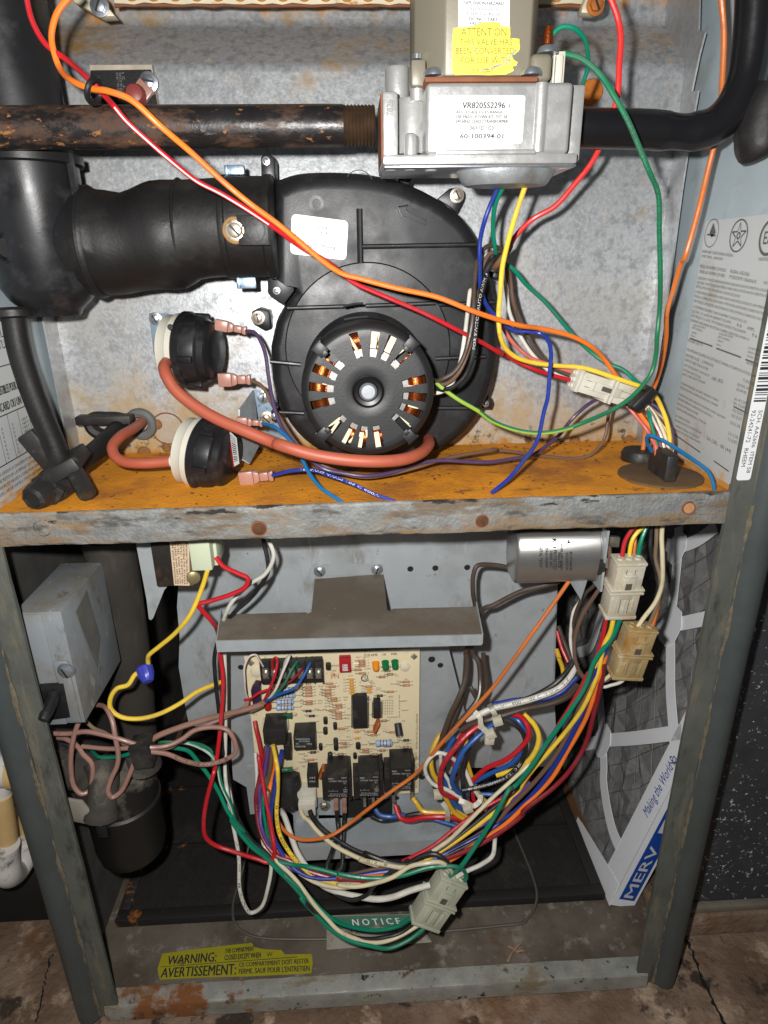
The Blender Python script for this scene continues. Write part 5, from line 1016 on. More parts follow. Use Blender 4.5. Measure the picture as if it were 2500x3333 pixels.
# ------------------------------------------------------------------ nylon connectors
def connector(lab, c, p0, p1, w, Y0, Y1, m, segs, th=.006):
    a = at(c, *p0, Y0); b = at(c, *p1, Y1); d = b-a; L = d.length; d.normalize(); s = d.cross(V(0,1,0)).normalized(); nrm = s.cross(d).normalized()
    if nrm.y > 0: nrm = -nrm
    W = w*pxm(c, (Y0+Y1)/2)/2; t = thing('wire_connector', lab, 'connector', (a+b)/2-V(0,0,W)); k = 0
    for f0, f1, ww, tt, off, nm in segs:
        mb = MB().obox(a+d*L*(f0+f1)/2+nrm*off, d, s, nrm, (L*(f1-f0)/2, W*ww, th*tt)); build(nm, mb, m, t, .0005)
    for k in (-1, 0, 1):                       # wire entries, ribs and the dark seams between the circuits
        for f in (-.03, 1.03): build('wire_entry', MB().lathe(a+d*L*f-d*.0035*(1 if f > 0 else -1)+s*W*.56*k, d*(1 if f > 0 else -1), [(W*.24,-.003),(W*.24,.002),(W*.19,.0032),(W*.15,.0026)], 14), m, t)
        build('rib', MB().obox(a+d*L*.76+s*W*.52*k+nrm*th*1.06, d, s, nrm, (L*.14, W*.05, th*.08)), m, t, .0002)
    for k in (-.28, .28):
        for f0, f1, tt in ((.10,.42,.965),(.62,.88,1.065)): build('seam', MB().obox(a+d*L*(f0+f1)/2+s*W*k+nrm*th*tt, d, s, nrm, (L*(f1-f0)/2, W*.022, th*.012)), M('seam shade', lin(112,104,88), .7), t)
    build('latch_slot', MB().obox(a+d*L*.40+nrm*.0089, d, s, nrm, (L*.07, W*.20, .0003)), M('slot shade', lin(84,78,66), .7), t)
    build('latch_lip', MB().obox(a+d*L*.20+nrm*.0092, d, s, nrm, (L*.02, W*.40, .0006)), m, t, .0003)
    return t
SG = [(0,.05,.96,.96,0,'wire_collar'),(.04,.50,.88,.95,0,'plug_shell'),(.44,.475,1.10,1.2,0,'joint_flange'),(.50,.535,1.10,1.2,0,'joint_flange'),(.53,.95,.92,1.05,0,'socket_shell'),(.94,1.0,1.0,1.1,0,'rear_collar'),(.18,.62,.40,.30,.0066,'latch')]
connector('milky nylon plug joining the motor wires above the shelf', 'v', (60,110), (760,330), 235, .052, .062, NYLON, SG, .0075)
connector('whitish nylon plug hanging right below the shelf, red, yellow and green wires through it', 'w', (1062,280), (965,700), 235, .028, .036, NYLONA, SG, .008)
connector('amber-stained nylon plug with cream and brown wires above it', 'w', (1150,800), (1020,1170), 250, .040, .046, M('amber nylon', lin(176,152,108), .34, 0., var=(60,.2), sss=.35, layers=[(lin(160,108,40), 40, .52, .70), (lin(190,182,160), 60, .58, .70)]), SG, .0078)
connector('greenish nylon plug dangling low in front of the base', 'p', (1040,1110), (770,1510), 300, .010, .004, M('greenish nylon', lin(176,178,158), .42, sss=.25, var=(40,.12), layers=[(lin(150,138,108), 40, .58, .72)]), SG, .0085)
# ------------------------------------------------------------------ filter leaning at the right
F0 = atz('l',722,935,-.497); f1 = V(0,1,0); f2 = V(.262,0,.965); fn = f2.cross(f1).normalized()
if fn.x > 0: fn = -fn
def atf(c, x, y, off=0.):
    d = ray(c, x, y); o = F0+fn*off; t = (o-CAM).dot(fn)/d.dot(fn); return CAM+d*t
def fp(s, t, off=0.): return F0+f1*s+f2*t+fn*off
FH, FL = .53, .46
fl = thing('air_filter', 'pleated grey furnace filter in a white card frame printed MERV in blue', 'filter', fp(.0,0))
mb = MB(); ns_, nt_ = 30, 34; random.seed(9)
for i in range(ns_+1):
    for k in range(nt_+1):
        e_ = 0 if i in (0, ns_) or k in (0, nt_) else 1
        mb.v.append(tuple(fp(.006+(FL-.012)*(i+(.5 if k % 2 else 0)*e_)/ns_+e_*random.uniform(-.004,.004), .006+(FH-.012)*k/nt_+e_*random.uniform(-.003,.003), -.004+e_*random.uniform(-.0045,.0028))))
for i in range(ns_):
    for k in range(nt_):
        a, b, c, d = i*(nt_+1)+k, (i+1)*(nt_+1)+k, (i+1)*(nt_+1)+k+1, i*(nt_+1)+k+1
        mb.f += [(a,b,c),(a,c,d)] if (i+k) % 2 else [(a,b,d),(b,c,d)]; mb.mi += [0,0]
build('pleated_fleece', mb, FIBRE, fl, sharp=12)
mb = MB(); random.seed(21)
for i in range(-12, 30):
    for sg in (1, -1):
        P = []
        for k in range(15):
            t = .01+(FH-.02)*k/14; s = .03+i*.036+sg*t*.75+random.uniform(-.005,.005)
            if .006 < s < FL-.006: P.append(fp(s, t, -.0006+random.uniform(-.0006,.0006)))
            elif len(P) > 1: break
        if len(P) > 2: mb.sweep(P, .00022, 5)
build('wire_mesh', mb, M('mesh wire', lin(150,150,152), .3, .7), fl)
def band(P, wd, nm='card_strip', m=CARD, off=.0012):
    mb = MB(); L = []; R = []
    for i, p in enumerate(P):
        d = (P[min(i+1,len(P)-1)]-P[max(i-1,0)]).normalized(); s = d.cross(fn).normalized(); w_ = wd[i] if hasattr(wd,'__len__') else wd
        L.append(p+s*w_/2); R.append(p-s*w_/2)
    mb.prism([q+fn*off for q in L+R[::-1]], -fn*.0008); return build(nm, mb, m, fl)
band([fp(.014,.0), fp(.014,FH)], .030, 'frame_front', off=.002); band([fp(0,.012), fp(.03,.010), fp(.075,.006), fp(.11,.003)], [.030,.024,.014,.006], 'frame_foot', off=.0024); band([fp(.07,.004), fp(FL,.004)], .008, 'card_edge', CARDB, off=.0022)
band([fp(0,FH-.012), fp(FL,FH-.012)], .024, 'frame_head', off=.0024); band([fp(FL-.012,0), fp(FL-.012,FH)], .024, 'frame_rear', off=.002)
ST = [[('i',1130,120),('i',1122,300),('i',1095,560),('i',1080,700),('i',1080,900),('i',1080,1100),('i',1094,1290),('i',1104,1420),('i',1112,1540)],
      [('i',985,745),('i',1080,715),('i',1180,695),('i',1290,672)],
      [('i',560,1430),('i',680,1405),('i',860,1390),('i',1060,1365),('i',1150,1350)],
      [('i',640,1000),('i',655,1120),('i',672,1360),('i',682,1560),('l',680,200),('l',700,350),('l',735,500),('l',772,590)],
      [('i',520,880),('i',600,840),('i',650,700),('i',690,560)],
      [('i',1060,230),('i',1140,240),('i',1250,200),('i',1360,120)]]
for k, P in enumerate(ST):
    Q = spline([atf(*p) for p in P], 4); band(Q, .0150, off=.0016+.0002*k)
for c, x, y, r in (('i',1085,715,.024),('i',678,1405,.022),('i',1125,250,.020)):
    p = atf(c,x,y); build('card_node', MB().prism([p+fn*.0030+f1*r*math.cos(a)*.8+f2*r*math.sin(a) for a in [i*math.pi/4+.4 for i in range(8)]], -fn*.0008), CARD, fl)
# the frame's thick edge towards the front, with its blue print
thk = -fn*.027
e0, e1, e2, e3 = fp(0,-.001,.002), fp(0,FH,.002), fp(0,FH,.002)+thk, fp(0,-.001,.002)+thk
build('frame_edge', MB().hexa([e0+V(0,-.0012,0), e1+V(0,-.0012,0), e2+V(0,-.0012,0), e3+V(0,-.0012,0), e0, e1, e2, e3]), CARD, fl)
build('frame_sole', MB().hexa([e0, e3, e3+f1*FL, e0+f1*FL, e0-f2*.001, e3-f2*.001, e3+f1*FL-f2*.001, e0+f1*FL-f2*.001]), CARDB, fl)
lb = Label([e0+V(0,-.0013,0)+f2*.30, e3+V(0,-.0013,0)+f2*.30, e3+V(0,-.0013,0), e0+V(0,-.0013,0)], .0004)
lb.rect(.22,.0,.88,.965); lb.done(BLUEP, fl, 'blue_stripe'); lb.mb = MB(); lb.off = .0008
lb.text('MERV', .34,.70,.74,.95,.014,270); lb.rect(.34,.52,.78,.64); lb.done(INKW, fl, 'white_lettering')
ta = (atf('l',935,390)-F0).dot(f2); tb = (atf('l',1090,75)-F0).dot(f2)
lb = Label([fp(.028,tb,.0032), fp(0,tb,.0032), fp(0,ta,.0032), fp(.028,ta,.0032)], .0004); lb.text('Making the World Pa', .34,-.12,.76,1,.006,270); lb.done(BLUEP, fl, 'slogan')
# ------------------------------------------------------------------ washable filter mat on the base, its retaining wire, drain trap
mt_ = thing('filter_mat', 'black mesh filter mat lying flat on the furnace base', 'filter', (.24,.25,-.5))
x0, x1, y0, y1 = -.028, .497, .078, .44
MESHM = M('black mesh', lin(36,34,32), .7, 0., bump=(240,1.,.0016,(2.2,.5,1)), var=(160,.35,(2.2,.4,1)), layers=[(lin(62,56,48), 20, .55, .8)])
build('mesh', MB().box((x0+.01,y0+.012,-.4995), (x1-.01,y1,-.4925)), MESHM, mt_)
FRM = M('mat frame', lin(34,32,30), .6, layers=[(lin(150,88,30), 60, .80, .90, (1,1,1), .8, 0., (0,.0,.09,.26))])
for a, b in (((x0,y0,-.5),(x1,y0+.013,-.490)), ((x0,y0+.013,-.5),(x0+.012,y1,-.490)), ((x1-.012,y0+.013,-.5),(x1,y1,-.490))): build('frame_bar', MB().box(a,b), FRM, mt_, .001)
for k in range(1,4): build('cross_bar', MB().box((x0+.012, y0+.09*k, -.4925), (x1-.012, y0+.09*k+.006, -.4905)), FRM, mt_, .0006)
rwp = [atz('j',1500,560,-.47), atz('j',1450,760,-.485), atz('j',1400,930,-.489), atz('k',20,1035,-.492), atz('k',60,1095,-.496), atz('k',150,1135,-.498), atz('k',400,1150,-.498), atz('k',800,1140,-.498), atz('k',1250,1105,-.498), atz('l',60,1068,-.498), atz('l',190,1048,-.497), atz('l',250,980,-.494), atz('l',272,890,-.489), atz('l',245,770,-.487), atz('l',190,630,-.484), atz('l',130,490,-.48)]
tag(build('retaining_wire', MB().sweep(spline(rwp, 6), .0014, 8), M('dull wire', lin(96,92,84), .5, .4)), 'thin grey rod bent round over the mat to hold it down', 'rod')
tp = thing('drain_trap', 'dusty black plastic drain trap hanging on the left wall', 'trap', at('s',780,1330,.05))
tc = at('s',770,900,.05); r = 222*pxm('s',.05); zb_ = at('s',775,1300,.05-.01).z; zt_ = at('s',770,720,.05).z
build('bowl', MB().lathe(V(tc.x,.055,zb_), (0,0,1), [(r*.3,-.001),(r*.72,.0),(r*.92,.006),(r*1.0,.018),(r*1.02,(zt_-zb_)*.62),(r*1.06,(zt_-zb_)*.64),(r*1.06,(zt_-zb_)*.68),(r*1.0,(zt_-zb_)*.70),(r*.98,(zt_-zb_)*.98),(r*.8,zt_-zb_)], 44), M('trap plastic', lin(24,23,23), .5, 0., bump=(200,.3,.0005), layers=[(lin(104,98,86), 34, .80, 1.0, None, .9, 0., (2,zt_,zb_+.03,.42)), (lin(150,150,146), 150, .72, .74)]), tp)
for P, w_, m in (('s 330,670,60 450,690,55 560,720,50 640,800,40', .017, BLKD),('s 640,640,45 660,760,35 650,900,25 640,1000,20', .0125, BLKD),('s 900,590,40 930,680,40', .012, BLKD)):
    q = spline(pts(P), 5); build('fitting', MB().sweep(q, [w_*(1.12 if k in (0,1,len(q)-3,len(q)-2,len(q)-1) else 1.) for k in range(len(q))], 20), M('dust-caked fitting', lin(58,54,48), .85, 0., var=(40,.3), bump=(200,.6,.001), layers=[(lin(112,106,94), 30, .48, .66), (lin(40,38,35), 50, .58, .7)]), tp)
build('support_strap', MB().prism(cpoly('s', [(400,880),(520,900),(560,950),(690,980),(690,1020),(640,1060),(600,1050),(540,1040),(440,1020)], .014), (0,.003,0)), M('dusty strap', lin(132,126,114), .8, var=(40,.25)), tp, .0008)
mb = MB(); fbox(mb, 's', 615, 1060, 680, 1130, .014, .02); build('strap_hook', mb, BLK, tp, .0006)
# dark hoses behind on the left
o = build('drain_line', MB().sweep(spline(pts('g 640,150,120 690,420,130 735,700,140 775,980,145 800,1250,150 830,1600,150'), 6), .022, 20), M('sooty hose', lin(62,57,52), .75, var=(20,.3), layers=[(lin(92,84,74), 24, .52, .72, (1,1,.3))])); tag(o, 'thick sooty hose running down behind the junction box', 'hose')
# wire nut, tie, little labels
wn = thing('wire_nut', 'blue ribbed wire nut on the yellow wire', 'wire nut', at('g',875,1060,.05))
a = at('g',862,955,.055); b = at('g',890,1050,.045); d = (b-a).normalized(); L = (b-a).length; mb = MB(); n = 24; vs = []
for f, rr_ in ((0,.0048),(.1,.0064),(.55,.0062),(.9,.0048),(1.,.0036)):
    for k in range(n):
        an = 2*math.pi*k/n; u_ = d.orthogonal().normalized(); rad = rr_*(1+.07*(k % 2)); vs.append(a+d*L*f+(u_*math.cos(an)+d.cross(u_)*math.sin(an))*rad)
mb.add(vs, [(i*n+k, i*n+(k+1)%n, (i+1)*n+(k+1)%n, (i+1)*n+k) for i in range(4) for k in range(n)]+[tuple(range(n-1,-1,-1)), tuple(4*n+k for k in range(n))])
build('shell', mb, M('blue nut plastic', lin(58,66,168), .35, sss=.15), wn)
ob = thing('cable_clip', 'black plastic tape clip gathering the rosy thermostat cables', 'clip', at('s',915,600,.03))
build('wrap', MB().obox(at('s',912,575,.030), (1,0,.1), (0,1,0), (-.1,0,1), (.0085,.009,.0115)), BLKD, ob, .002)
# twig of debris on the base
dt = thing('debris', 'brittle pale scrap of debris on the base pan', 'debris', atz('l',150,1230,-.5))
for P in (('l',95,1290,'l',130,1220),('l',130,1220,'l',190,1160),('l',105,1195,'l',150,1225),('l',150,1225,'l',200,1220)):
    a = atz(P[0],P[1],P[2],-.4985); b = atz(P[3],P[4],P[5],-.497); build('fragment', MB().sweep([a,(a+b)/2+V(0,0,.001),b], [.0016,.0012,.0006], 6), M('bone scrap', lin(150,118,96), .8), dt)
# ------------------------------------------------------------------ what stands around the furnace
mb = MB(); n = 60; random.seed(2); gv_ = []
for j in range(n+1):
    for i in range(n+1): gv_.append((-1.2+2.9*i/n, -.6+2.2*j/n, -.521+random.uniform(-.0012,.0012)))
mb.add(gv_, [(j*(n+1)+i, j*(n+1)+i+1, (j+1)*(n+1)+i+1, (j+1)*(n+1)+i) for j in range(n) for i in range(n)])
fg = build('floor', mb, CONC); fg['kind'] = 'structure'
CRK = M('crack black', lin(14,12,11), .95)
def crack(P, wd, z=-.5194):
    P = spline(P, 10); mb = MB(); L = []; R = []
    for k, p in enumerate(P):
        d = (P[min(k+1,len(P)-1)]-P[max(k-1,0)]).normalized(); s_ = V(-d.y, d.x, 0); w_ = wd*random.uniform(.25,1.); j_ = random.uniform(-.0015,.0015)
        L.append(V(p.x,p.y,z)+s_*(w_+j_)); R.append(V(p.x,p.y,z)-s_*(w_-j_))
    n_ = len(P); mb.add(L+R, [(k, k+1, n_+k+1, n_+k) for k in range(n_-1)]); o = build('crack', mb, CRK, smooth=False); put_under(o, fg)
crack([atz('l',1120,1080,-.52), atz('l',1210,1240,-.52), atz('l',1290,1450,-.52), atz('l',1390,1659,-.52), atz('l',1430,1760,-.52)], .0022)
crack([atz('t',420,1650,-.52), atz('t',380,1800,-.52), atz('t',340,1990,-.52), atz('t',300,2200,-.52)], .0012)
zdu = at('l',1400,920,.058).z
pd_ = build('floor_pad', MB().box((.541,.046,-.5205), (1.4,1.2,zdu-.0065)), CONC, None, .004); pd_['kind'] = 'structure'
du = thing('return_duct', 'black speckled sheet-metal return duct standing right of the furnace', 'duct', (.64,.1,zdu))
build('front_panel', MB().box((.5395,.0580,zdu), (.665,.0595,.5)), BITUM, du)
build('foot_flange', MB().box((.539,.050,zdu-.006), (.70,.0578,zdu+.002)), M('dirty foot', lin(112,104,92), .8, var=(60,.3)), du, .001)
build('side_panel', MB().prism([V(.5405,.088,-.518), V(.5405,.088,.2), V(.5405,.3,.2), V(.5405,.3,-.518)], (.001,0,0)) if False else MB().box((.664,.0596,zdu), (.6655,.5,.5)), BITUM, du)
st = thing('slate_panel', 'mottled brown sheet leaning at the right of the black duct', 'panel', (.72,.2,-.521))
build('sheet', MB().prism([V(.668,.13,zdu-.005), V(.80,.08,zdu-.005), V(.80,.11,.4), V(.668,.16,.4)], (0,.006,0)), M('mottled slate', lin(74,62,50), .8, var=(14,.35), layers=[(lin(110,98,84), 20, .55, .7), (lin(52,42,34), 40, .5, .65)]), st)
build('batten', MB().prism([V(.69,.075,zdu-.005), V(.72,.066,zdu-.005), V(.80,.07,-.34), V(.80,.09,-.31)], (0,.01,0)), M('grey batten', lin(96,98,98), .6, var=(40,.3)), st)
pb = thing('dark_void', 'added black block standing for the dark space under the cream carton left of the furnace', 'dark_void', (-.25,.2,-.521))
build('block', MB().box((-.62,.106,-.5205), (-.046,.6,-.452)), M('matt black', lin(16,15,15), .8), pb, .003)  # added block: only dark space here, its shade put into the black colour
cn = thing('carton', 'cream printed carton behind the white drain pipes', 'carton', (-.25,.25,-.452))
build('carton_body', MB().box((-.62,.135,-.4518), (-.05,.5,-.26)), M('cream card', lin(206,182,150), .75, var=(14,.08), layers=[(lin(176,140,104), 12, .55, .75)]), cn, .002)
lb = Label([V(-.20,.135,-.30), V(-.10,.135,-.30), V(-.10,.135,-.40), V(-.20,.135,-.40)], .0006)
for k in range(7): lb.text('MANUAL D INSTALLATION'[0:12+k], .1,.08+.12*k,.6+.04*k,.13+.12*k)
lb.done(INKG, cn)
wb = thing('wood_board', 'brown stained board standing behind the drain pipes', 'board', (-.2,.3,-.26))
build('plank', MB().box((-.62,.30,-.26), (-.05,.32,.35)), M('brown board', lin(104,66,36), .7, var=(10,.2,(1,1,8)), bump=(120,.4,.0008,(1,1,12))), wb)
PVC = M('grubby white PVC', lin(200,196,190), .42, 0., var=(20,.08), layers=[(lin(112,100,90), 60, .56, .66, None, .8), (lin(160,132,96), 24, .6, .75)])
PVCT = M('tan stained PVC', lin(196,164,112), .5, 0., var=(26,.18), layers=[(lin(140,104,62), 30, .56, .7)])
d1 = thing('drain_pipe', 'white PVC pipe entering the furnace side with a tan vertical branch', 'pipe', at('s',30,1200,.06))
k = pxm('s',.06)
build('run', MB().sweep(pts('s -200,680,60 -60,685 60,690 100,690'), 108*k, 28), PVC, d1)
build('coupling', MB().sweep(pts('s 75,690,60 170,692 330,700'), 116*k, 28), PVCT, d1)
build('collar', MB().sweep(pts('s 5,780,60 10,850 5,895'), [50*k,58*k,54*k], 24), PVC, d1)
build('branch', MB().sweep(pts('s 0,860,58 25,1000 45,1120 40,1220'), 66*k, 24), PVCT, d1)
d2 = thing('drain_elbow_fitting', 'white PVC return bend turning up beside the furnace post', 'pipe', at('s',60,1430,.06))
build('bend', MB().sweep(spline(pts('s 30,1170,52 30,1260 45,1340 100,1330,70 150,1240,80 165,1140,86 168,1100,88'), 6), [88*k]*31+[84*k]*6, 28), PVC, d2)
build('riser', MB().sweep(pts('s 165,1140,92 185,1000,95 215,860,98'), 68*k, 24), PVCT, d2)
# ------------------------------------------------------------------ the wiring, one object per wire
def wire(col, lab, s, w=15, Y=.0, name=None, stripe=None, group=None, prt=None, cat='wire', sub=6, n=10, mat=None):
    P0 = pts(s, Y); P = [P0[0]]
    for q in P0[1:-1]:
        if (q-P[-1]).length > .0062 or w < 12: P.append(q)
    P.append(P0[-1]); P = [q+V(random.gauss(0,.00035), random.gauss(0,.0006), random.gauss(0,.00035)) if 0 < k < len(P)-1 else q for k, q in enumerate(P)]; P = spline(P, sub)
    w *= .93; r = sum(w/2*(p-CAM).dot(CF_)/FPX for p in P)/len(P)
    nm = name or ({'scarlet':'red','orange2':'orange','blue2':'blue','teal':'blue','yellow2':'yellow','dkbrown':'brown','dkgreen':'green','maroon':'red','pink':'red','rose':'rose','tan':'tan'}.get(col, col)+'_wire')
    m = mat or WM(col)
    o = build(nm, MB().sweep(P, r, n, stripe=stripe[1] if stripe else None), [m, WM(stripe[0])] if stripe else m)
    tag(o, lab, cat, group)
    if prt:
        t, f0, f1, ink, flip = prt; vs, fs = glyphs(t, .012); xs = [v[0] for v in vs]; xa, xb = min(xs), max(xs)
        L = [0]
        for i in range(1, len(P)): L.append(L[-1]+(P[i]-P[i-1]).length)
        out = []; sc = (f1-f0)*L[-1]/(xb-xa)
        for x, y in vs:
            d = L[-1]*(f0+(f1-f0)*((x-xa)/(xb-xa)))
            i = min(max(1, next((k for k in range(len(L)) if L[k] >= d), len(L)-1)), len(P)-1)
            f = (d-L[i-1])/max(L[i]-L[i-1],1e-9); p = P[i-1].lerp(P[i], f); T = (P[i]-P[i-1]).normalized()
            nn = (CAM-p); nn = (nn-T*nn.dot(T)).normalized(); b = nn.cross(T)*(1 if not flip else -1)
            a = (y-.35)*r*1.5/r*1.0
            out.append(p+(nn*math.cos(a)+b*math.sin(a))*(r*1.03))
        mb = MB(); mb.add(out, fs); q = build('printing', mb, INK if ink == 'k' else INKW, smooth=False); put_under(q, o)
    return o
# ---- upper compartment
wire('red', 'red wire tied to the orange one across the iron pipe and blower', 'a 150,-60,20 160,0 190,120 270,260 400,365 560,495,4 620,560 690,650,-4 760,725 900,855,0 1030,962 1180,1078,10 1330,1165 1480,1252 1640,1358,18 b 330,1480,28 480,1570 e 560,60,34 640,120,36 860,220,32 1060,310 1280,420,36 1420,482,46 1540,556,60 q 280,1270,72 400,1350,84 550,1420,80 700,1475,66 850,1512,56', 16.5, stripe=tracer('stripew', .22, .47, .5, .34))
wire('orange', 'orange wire running diagonally over the blower from the top tie to the harness', 'a 450,-60,20 415,0 345,90 305,200 312,300 352,400 440,488,4 545,535,-2 660,556,-8 790,612,-10 960,750,-8 1150,920,0 1340,1090,6 1500,1222,10 1659,1345,14 e 560,62,22 700,112 900,162 1150,216,20 1350,290,22 1500,345,28 1659,388,36 q 600,1112,46 850,1168,54 1000,1252,60 1110,1362,66 1190,1470,68 v 560,150,70 640,290,66 720,400,60 830,555,52 910,690,46 945,820,40 955,930,36', 18)
wire('scarlet', 'bright red wire arching down right of the valve', 'c 695,-60,30 715,0 760,110 776,220 770,400 745,600 690,790,36 610,960,44 500,1100,52 380,1228,60 240,1312,66 140,1420,66 90,1510,66 q 300,560,72 262,640,78', 19)
wire('orange2', 'orange wire hanging along the right wall down to the rear bushing', 'c 1375,-60,50 1380,0 1396,200 1386,500 1366,750,46 1310,1000 1240,1280 1160,1550 f 1140,0,52 1090,170,60 1060,300 1045,450,72 1030,600,82 985,720,90 955,800,94 v 870,400,92 830,650,86 808,800,82 800,905,80', 17)
wire('dkgreen', 'green and yellow earth wire looping from the valve terminal to the motor', 'c 430,318,8 470,322,6 530,350,4 650,450,2 740,580 820,730,0 890,880 950,1030 990,1170,6 1003,1400,12 1003,1659,20 f 1010,300,30 1004,450 990,560,36 955,668,38 890,768,36 800,848,34 700,908,32 560,968,30 450,1006,30 300,1030,32 150,1016,36 0,962,38 e 1400,900,34 1270,820,32 1170,752,34 1120,705,40', 16.5, stripe=tracer('lime', .70, 1.0, -1.5, .75, .9), prt=('AWM 125 C 600V STYLE   E293326 FT-2 600V 125 C TEW', .33, .12, 'k', False))
wire('green', 'short green wire curling from the brass lug down behind the valve', 'c 338,238,14 355,200,10 415,166,8 485,166,8 548,220,12 580,310,18 575,400,26 545,500,34 530,560,40', 15)
wire('green', 'green wire dropping below the valve and slanting to the shelf harness', 'q 325,20,30 265,150,40 250,350,52 262,480,60 300,580,70 380,650,74 500,770,78 640,905,82 860,1150,84 1000,1290,82 1130,1382,76 1250,1432,70 1340,1500,64 1400,1565,58 v 780,150,60 850,330,58 880,520,50 925,690,44 960,850,38', 14.5)
wire('blue', 'dark blue wire from the valve that kinks and dives to the shelf edge', 'q 292,15,30 232,140,36 182,280,40 152,430,44 143,580,46 150,750,50 180,880,54 250,1000,58 350,1092,58 430,1132,58 520,1132,58 620,1146,56 680,1205,52 696,1300,48 690,1450,44 676,1640,40 f 312,900,36 272,1080,30 190,1200,22 110,1300,14 0,1392,8', 15)
wire('yellow', 'yellow wire hanging from the valve and sweeping right to the harness', 'q 505,-10,24 450,150,28 400,300,32 352,480,34 322,650,36 304,850,38 293,1000 300,1150 340,1260,44 430,1338,50 560,1372,54 750,1396,54 950,1422,52 1150,1482,48 1300,1532,46 1400,1570,46 v 880,250,50 970,335,54 1025,445,56 1060,560,52 1090,720,46 1105,860,40 1100,990,34', 16.5)
wire('dkbrown', 'outer brown motor lead looping over beside the blower to the milky plug', 'e 1120,730,40 1185,712,32 1250,670,30 1300,590 1335,470 1362,330,32 1372,150,40 1386,0,48 q 110,700,54 150,542,58 200,482,60 260,468,62 312,502,66 345,600,72 372,720,80 392,850,84 440,1000,86 502,1150,84 592,1290,78 702,1400,68 880,1488,58', 15)
wire('brown', 'inner brown motor lead looping over beside the blower to the milky plug', 'e 1120,738,42 1200,735,36 1270,680,34 1325,560 1365,400,36 1395,220,44 q 128,800,56 172,610,60 230,534,62 290,522,66 335,580,72 378,700,80 402,900,86 462,1060,88 524,1180,86 622,1310,80 742,1420,70 875,1498,60', 14)
wire('black', 'black motor lead with white print rising beside the blower', 'e 1115,750,42 1200,768,34 1265,745,30 1320,680 1355,590 1378,400,32 1408,200,40 1440,80,46 q 140,880,50 165,780,54 190,690,58 232,602,62 290,536,66 345,545,72', 16.5, prt=('FOR SWITCH AUTO AWM AHV WIRE', .30, .72, 'w', False))
wire('white', 'white motor lead tucked between the brown ones beside the blower', 'e 1115,795,44 1180,780,40 1230,740,40 1285,620 1312,470,40 1332,320,44 1345,180,50 q 90,850,60 130,640,64 200,545,68 300,560,74 350,850,86 382,1000,88 470,1180,86 560,1330,80 680,1440,70 862,1520,60', 14)
wire('pink', 'faded red wire slipping under the yellow one into the milky plug', 'q 300,1050,84 342,1135,84 402,1230,82 482,1300,80 555,1342,76 700,1390,68 820,1440,60 900,1462,56', 14)
wire('purple', 'purple wire from the upper pressure switch to the milky plug', 'd 1470,418,82 1500,412,80 e 60,440,76 110,540,72 140,700,68 165,850,60 210,980,50 270,1070,42 330,1130,36 400,1200,28 480,1250,24 600,1283,24 720,1292,26 870,1268,32 1000,1222,40 1150,1195,48 f -30,1205,52 120,1190,56 250,1160,62 330,1110,70 400,1050,78 480,950,84 560,872,82 640,822,74', 13.5)
wire('brown', 'brown wire from the upper pressure switch lying along the back of the shelf', 'd 1500,712,80 1540,705,78 e 100,752,74 150,850,68 200,930,60 250,1020,50 300,1088,42 380,1170,32 500,1245,28 700,1288,28 850,1280,34 1000,1240,42 1150,1200,52 1300,1160,62 1500,1130,74 f 0,1128,84 120,1142,86 300,1172,88 500,1188,86 600,1160,86 680,1062,90 702,930,92 720,850,88', 12.5)
wire('teal', 'sky blue wire from the lower switch slipping over the shelf edge', 'd 1575,972,60 e 120,978,56 180,1000,50 260,1080,40 330,1180,30 380,1270,20 450,1360,11 520,1412,6 575,1448,3 600,1475,2', 14)
wire('blue', 'royal blue wire from the lowest terminal crossing the shelf to its edge', 'd 1635,1285,46 e 165,1278,42 280,1252,38 400,1256,32 520,1286,25 650,1340,16 780,1400,8 880,1436,4 930,1460,2', 14, prt=('18 AWG AWM 105 C 600V', .25, .85, 'w', True))
wire('teal', 'steel blue wire arching from the harness block to the shelf corner', 'v 905,895,34 850,790,32 832,745,30 860,722,28 920,728,26 1000,760,24 1150,842,20 1350,980,14 1500,1112,9 1570,1220,5 1578,1310,2', 13)
B9 = 'strands dropping into the harness block'
wire('pink', 'salmon strand dropping into the harness block', 'v 640,400,58 740,540,52 840,650,46 900,740,42 940,850,38 955,940,36', 13)
wire('red', 'red and white strand dropping into the harness block', 'v 800,380,58 890,500,52 950,620,46 1000,750,42 1022,880,38 1020,960,36', 13, stripe=tracer('white', 0, 1, .6, .5))
wire('tan', 'tan strand dropping into the harness block', 'v 770,340,62 920,455,58 1040,560,54 1105,680,48 1120,850,40 1060,1000,34', 13)
wire('cream', 'straight cream strand dropping into the harness block', 'v 760,345,58 880,430,54 980,580,50 1040,740,44 1080,850,40 1095,990,34', 13)
wire('cream', 'cream strand bowed out to the right above the harness block', 'v 900,450,56 1000,600,52 1080,720,48 1120,820,42 1110,960,36', 11)
wire('purple', 'dark purple strand behind the yellow wire above the harness block', 'v 790,300,62 880,370,60 960,430,58 1040,540,54 1110,660,50 1128,800,44', 12)
wire('grey', 'grey strand in the middle of the harness block', 'v 860,420,54 930,560,50 980,700,46 1000,850,40 1005,960,36', 12)
tie = thing('cable_tie', 'black band holding the red and orange wires above the iron pipe', 'cable tie', at('a',565,560,.0)); build('band', MB().tube_ring(at('a',566,545,.0), (.8,-.2,-.45), .0058, .0015, 24, 8), BLK, tie)
tie = thing('cable_tie', 'black tie binding the wires beside the milky plug', 'cable tie', at('v',780,320,.05)); build('band', MB().obox(at('v',775,315,.048), (.6,.0,-.55), (0,1,0), (.55,0,.6), (.004,.009,.010)), BLK, tie, .002)
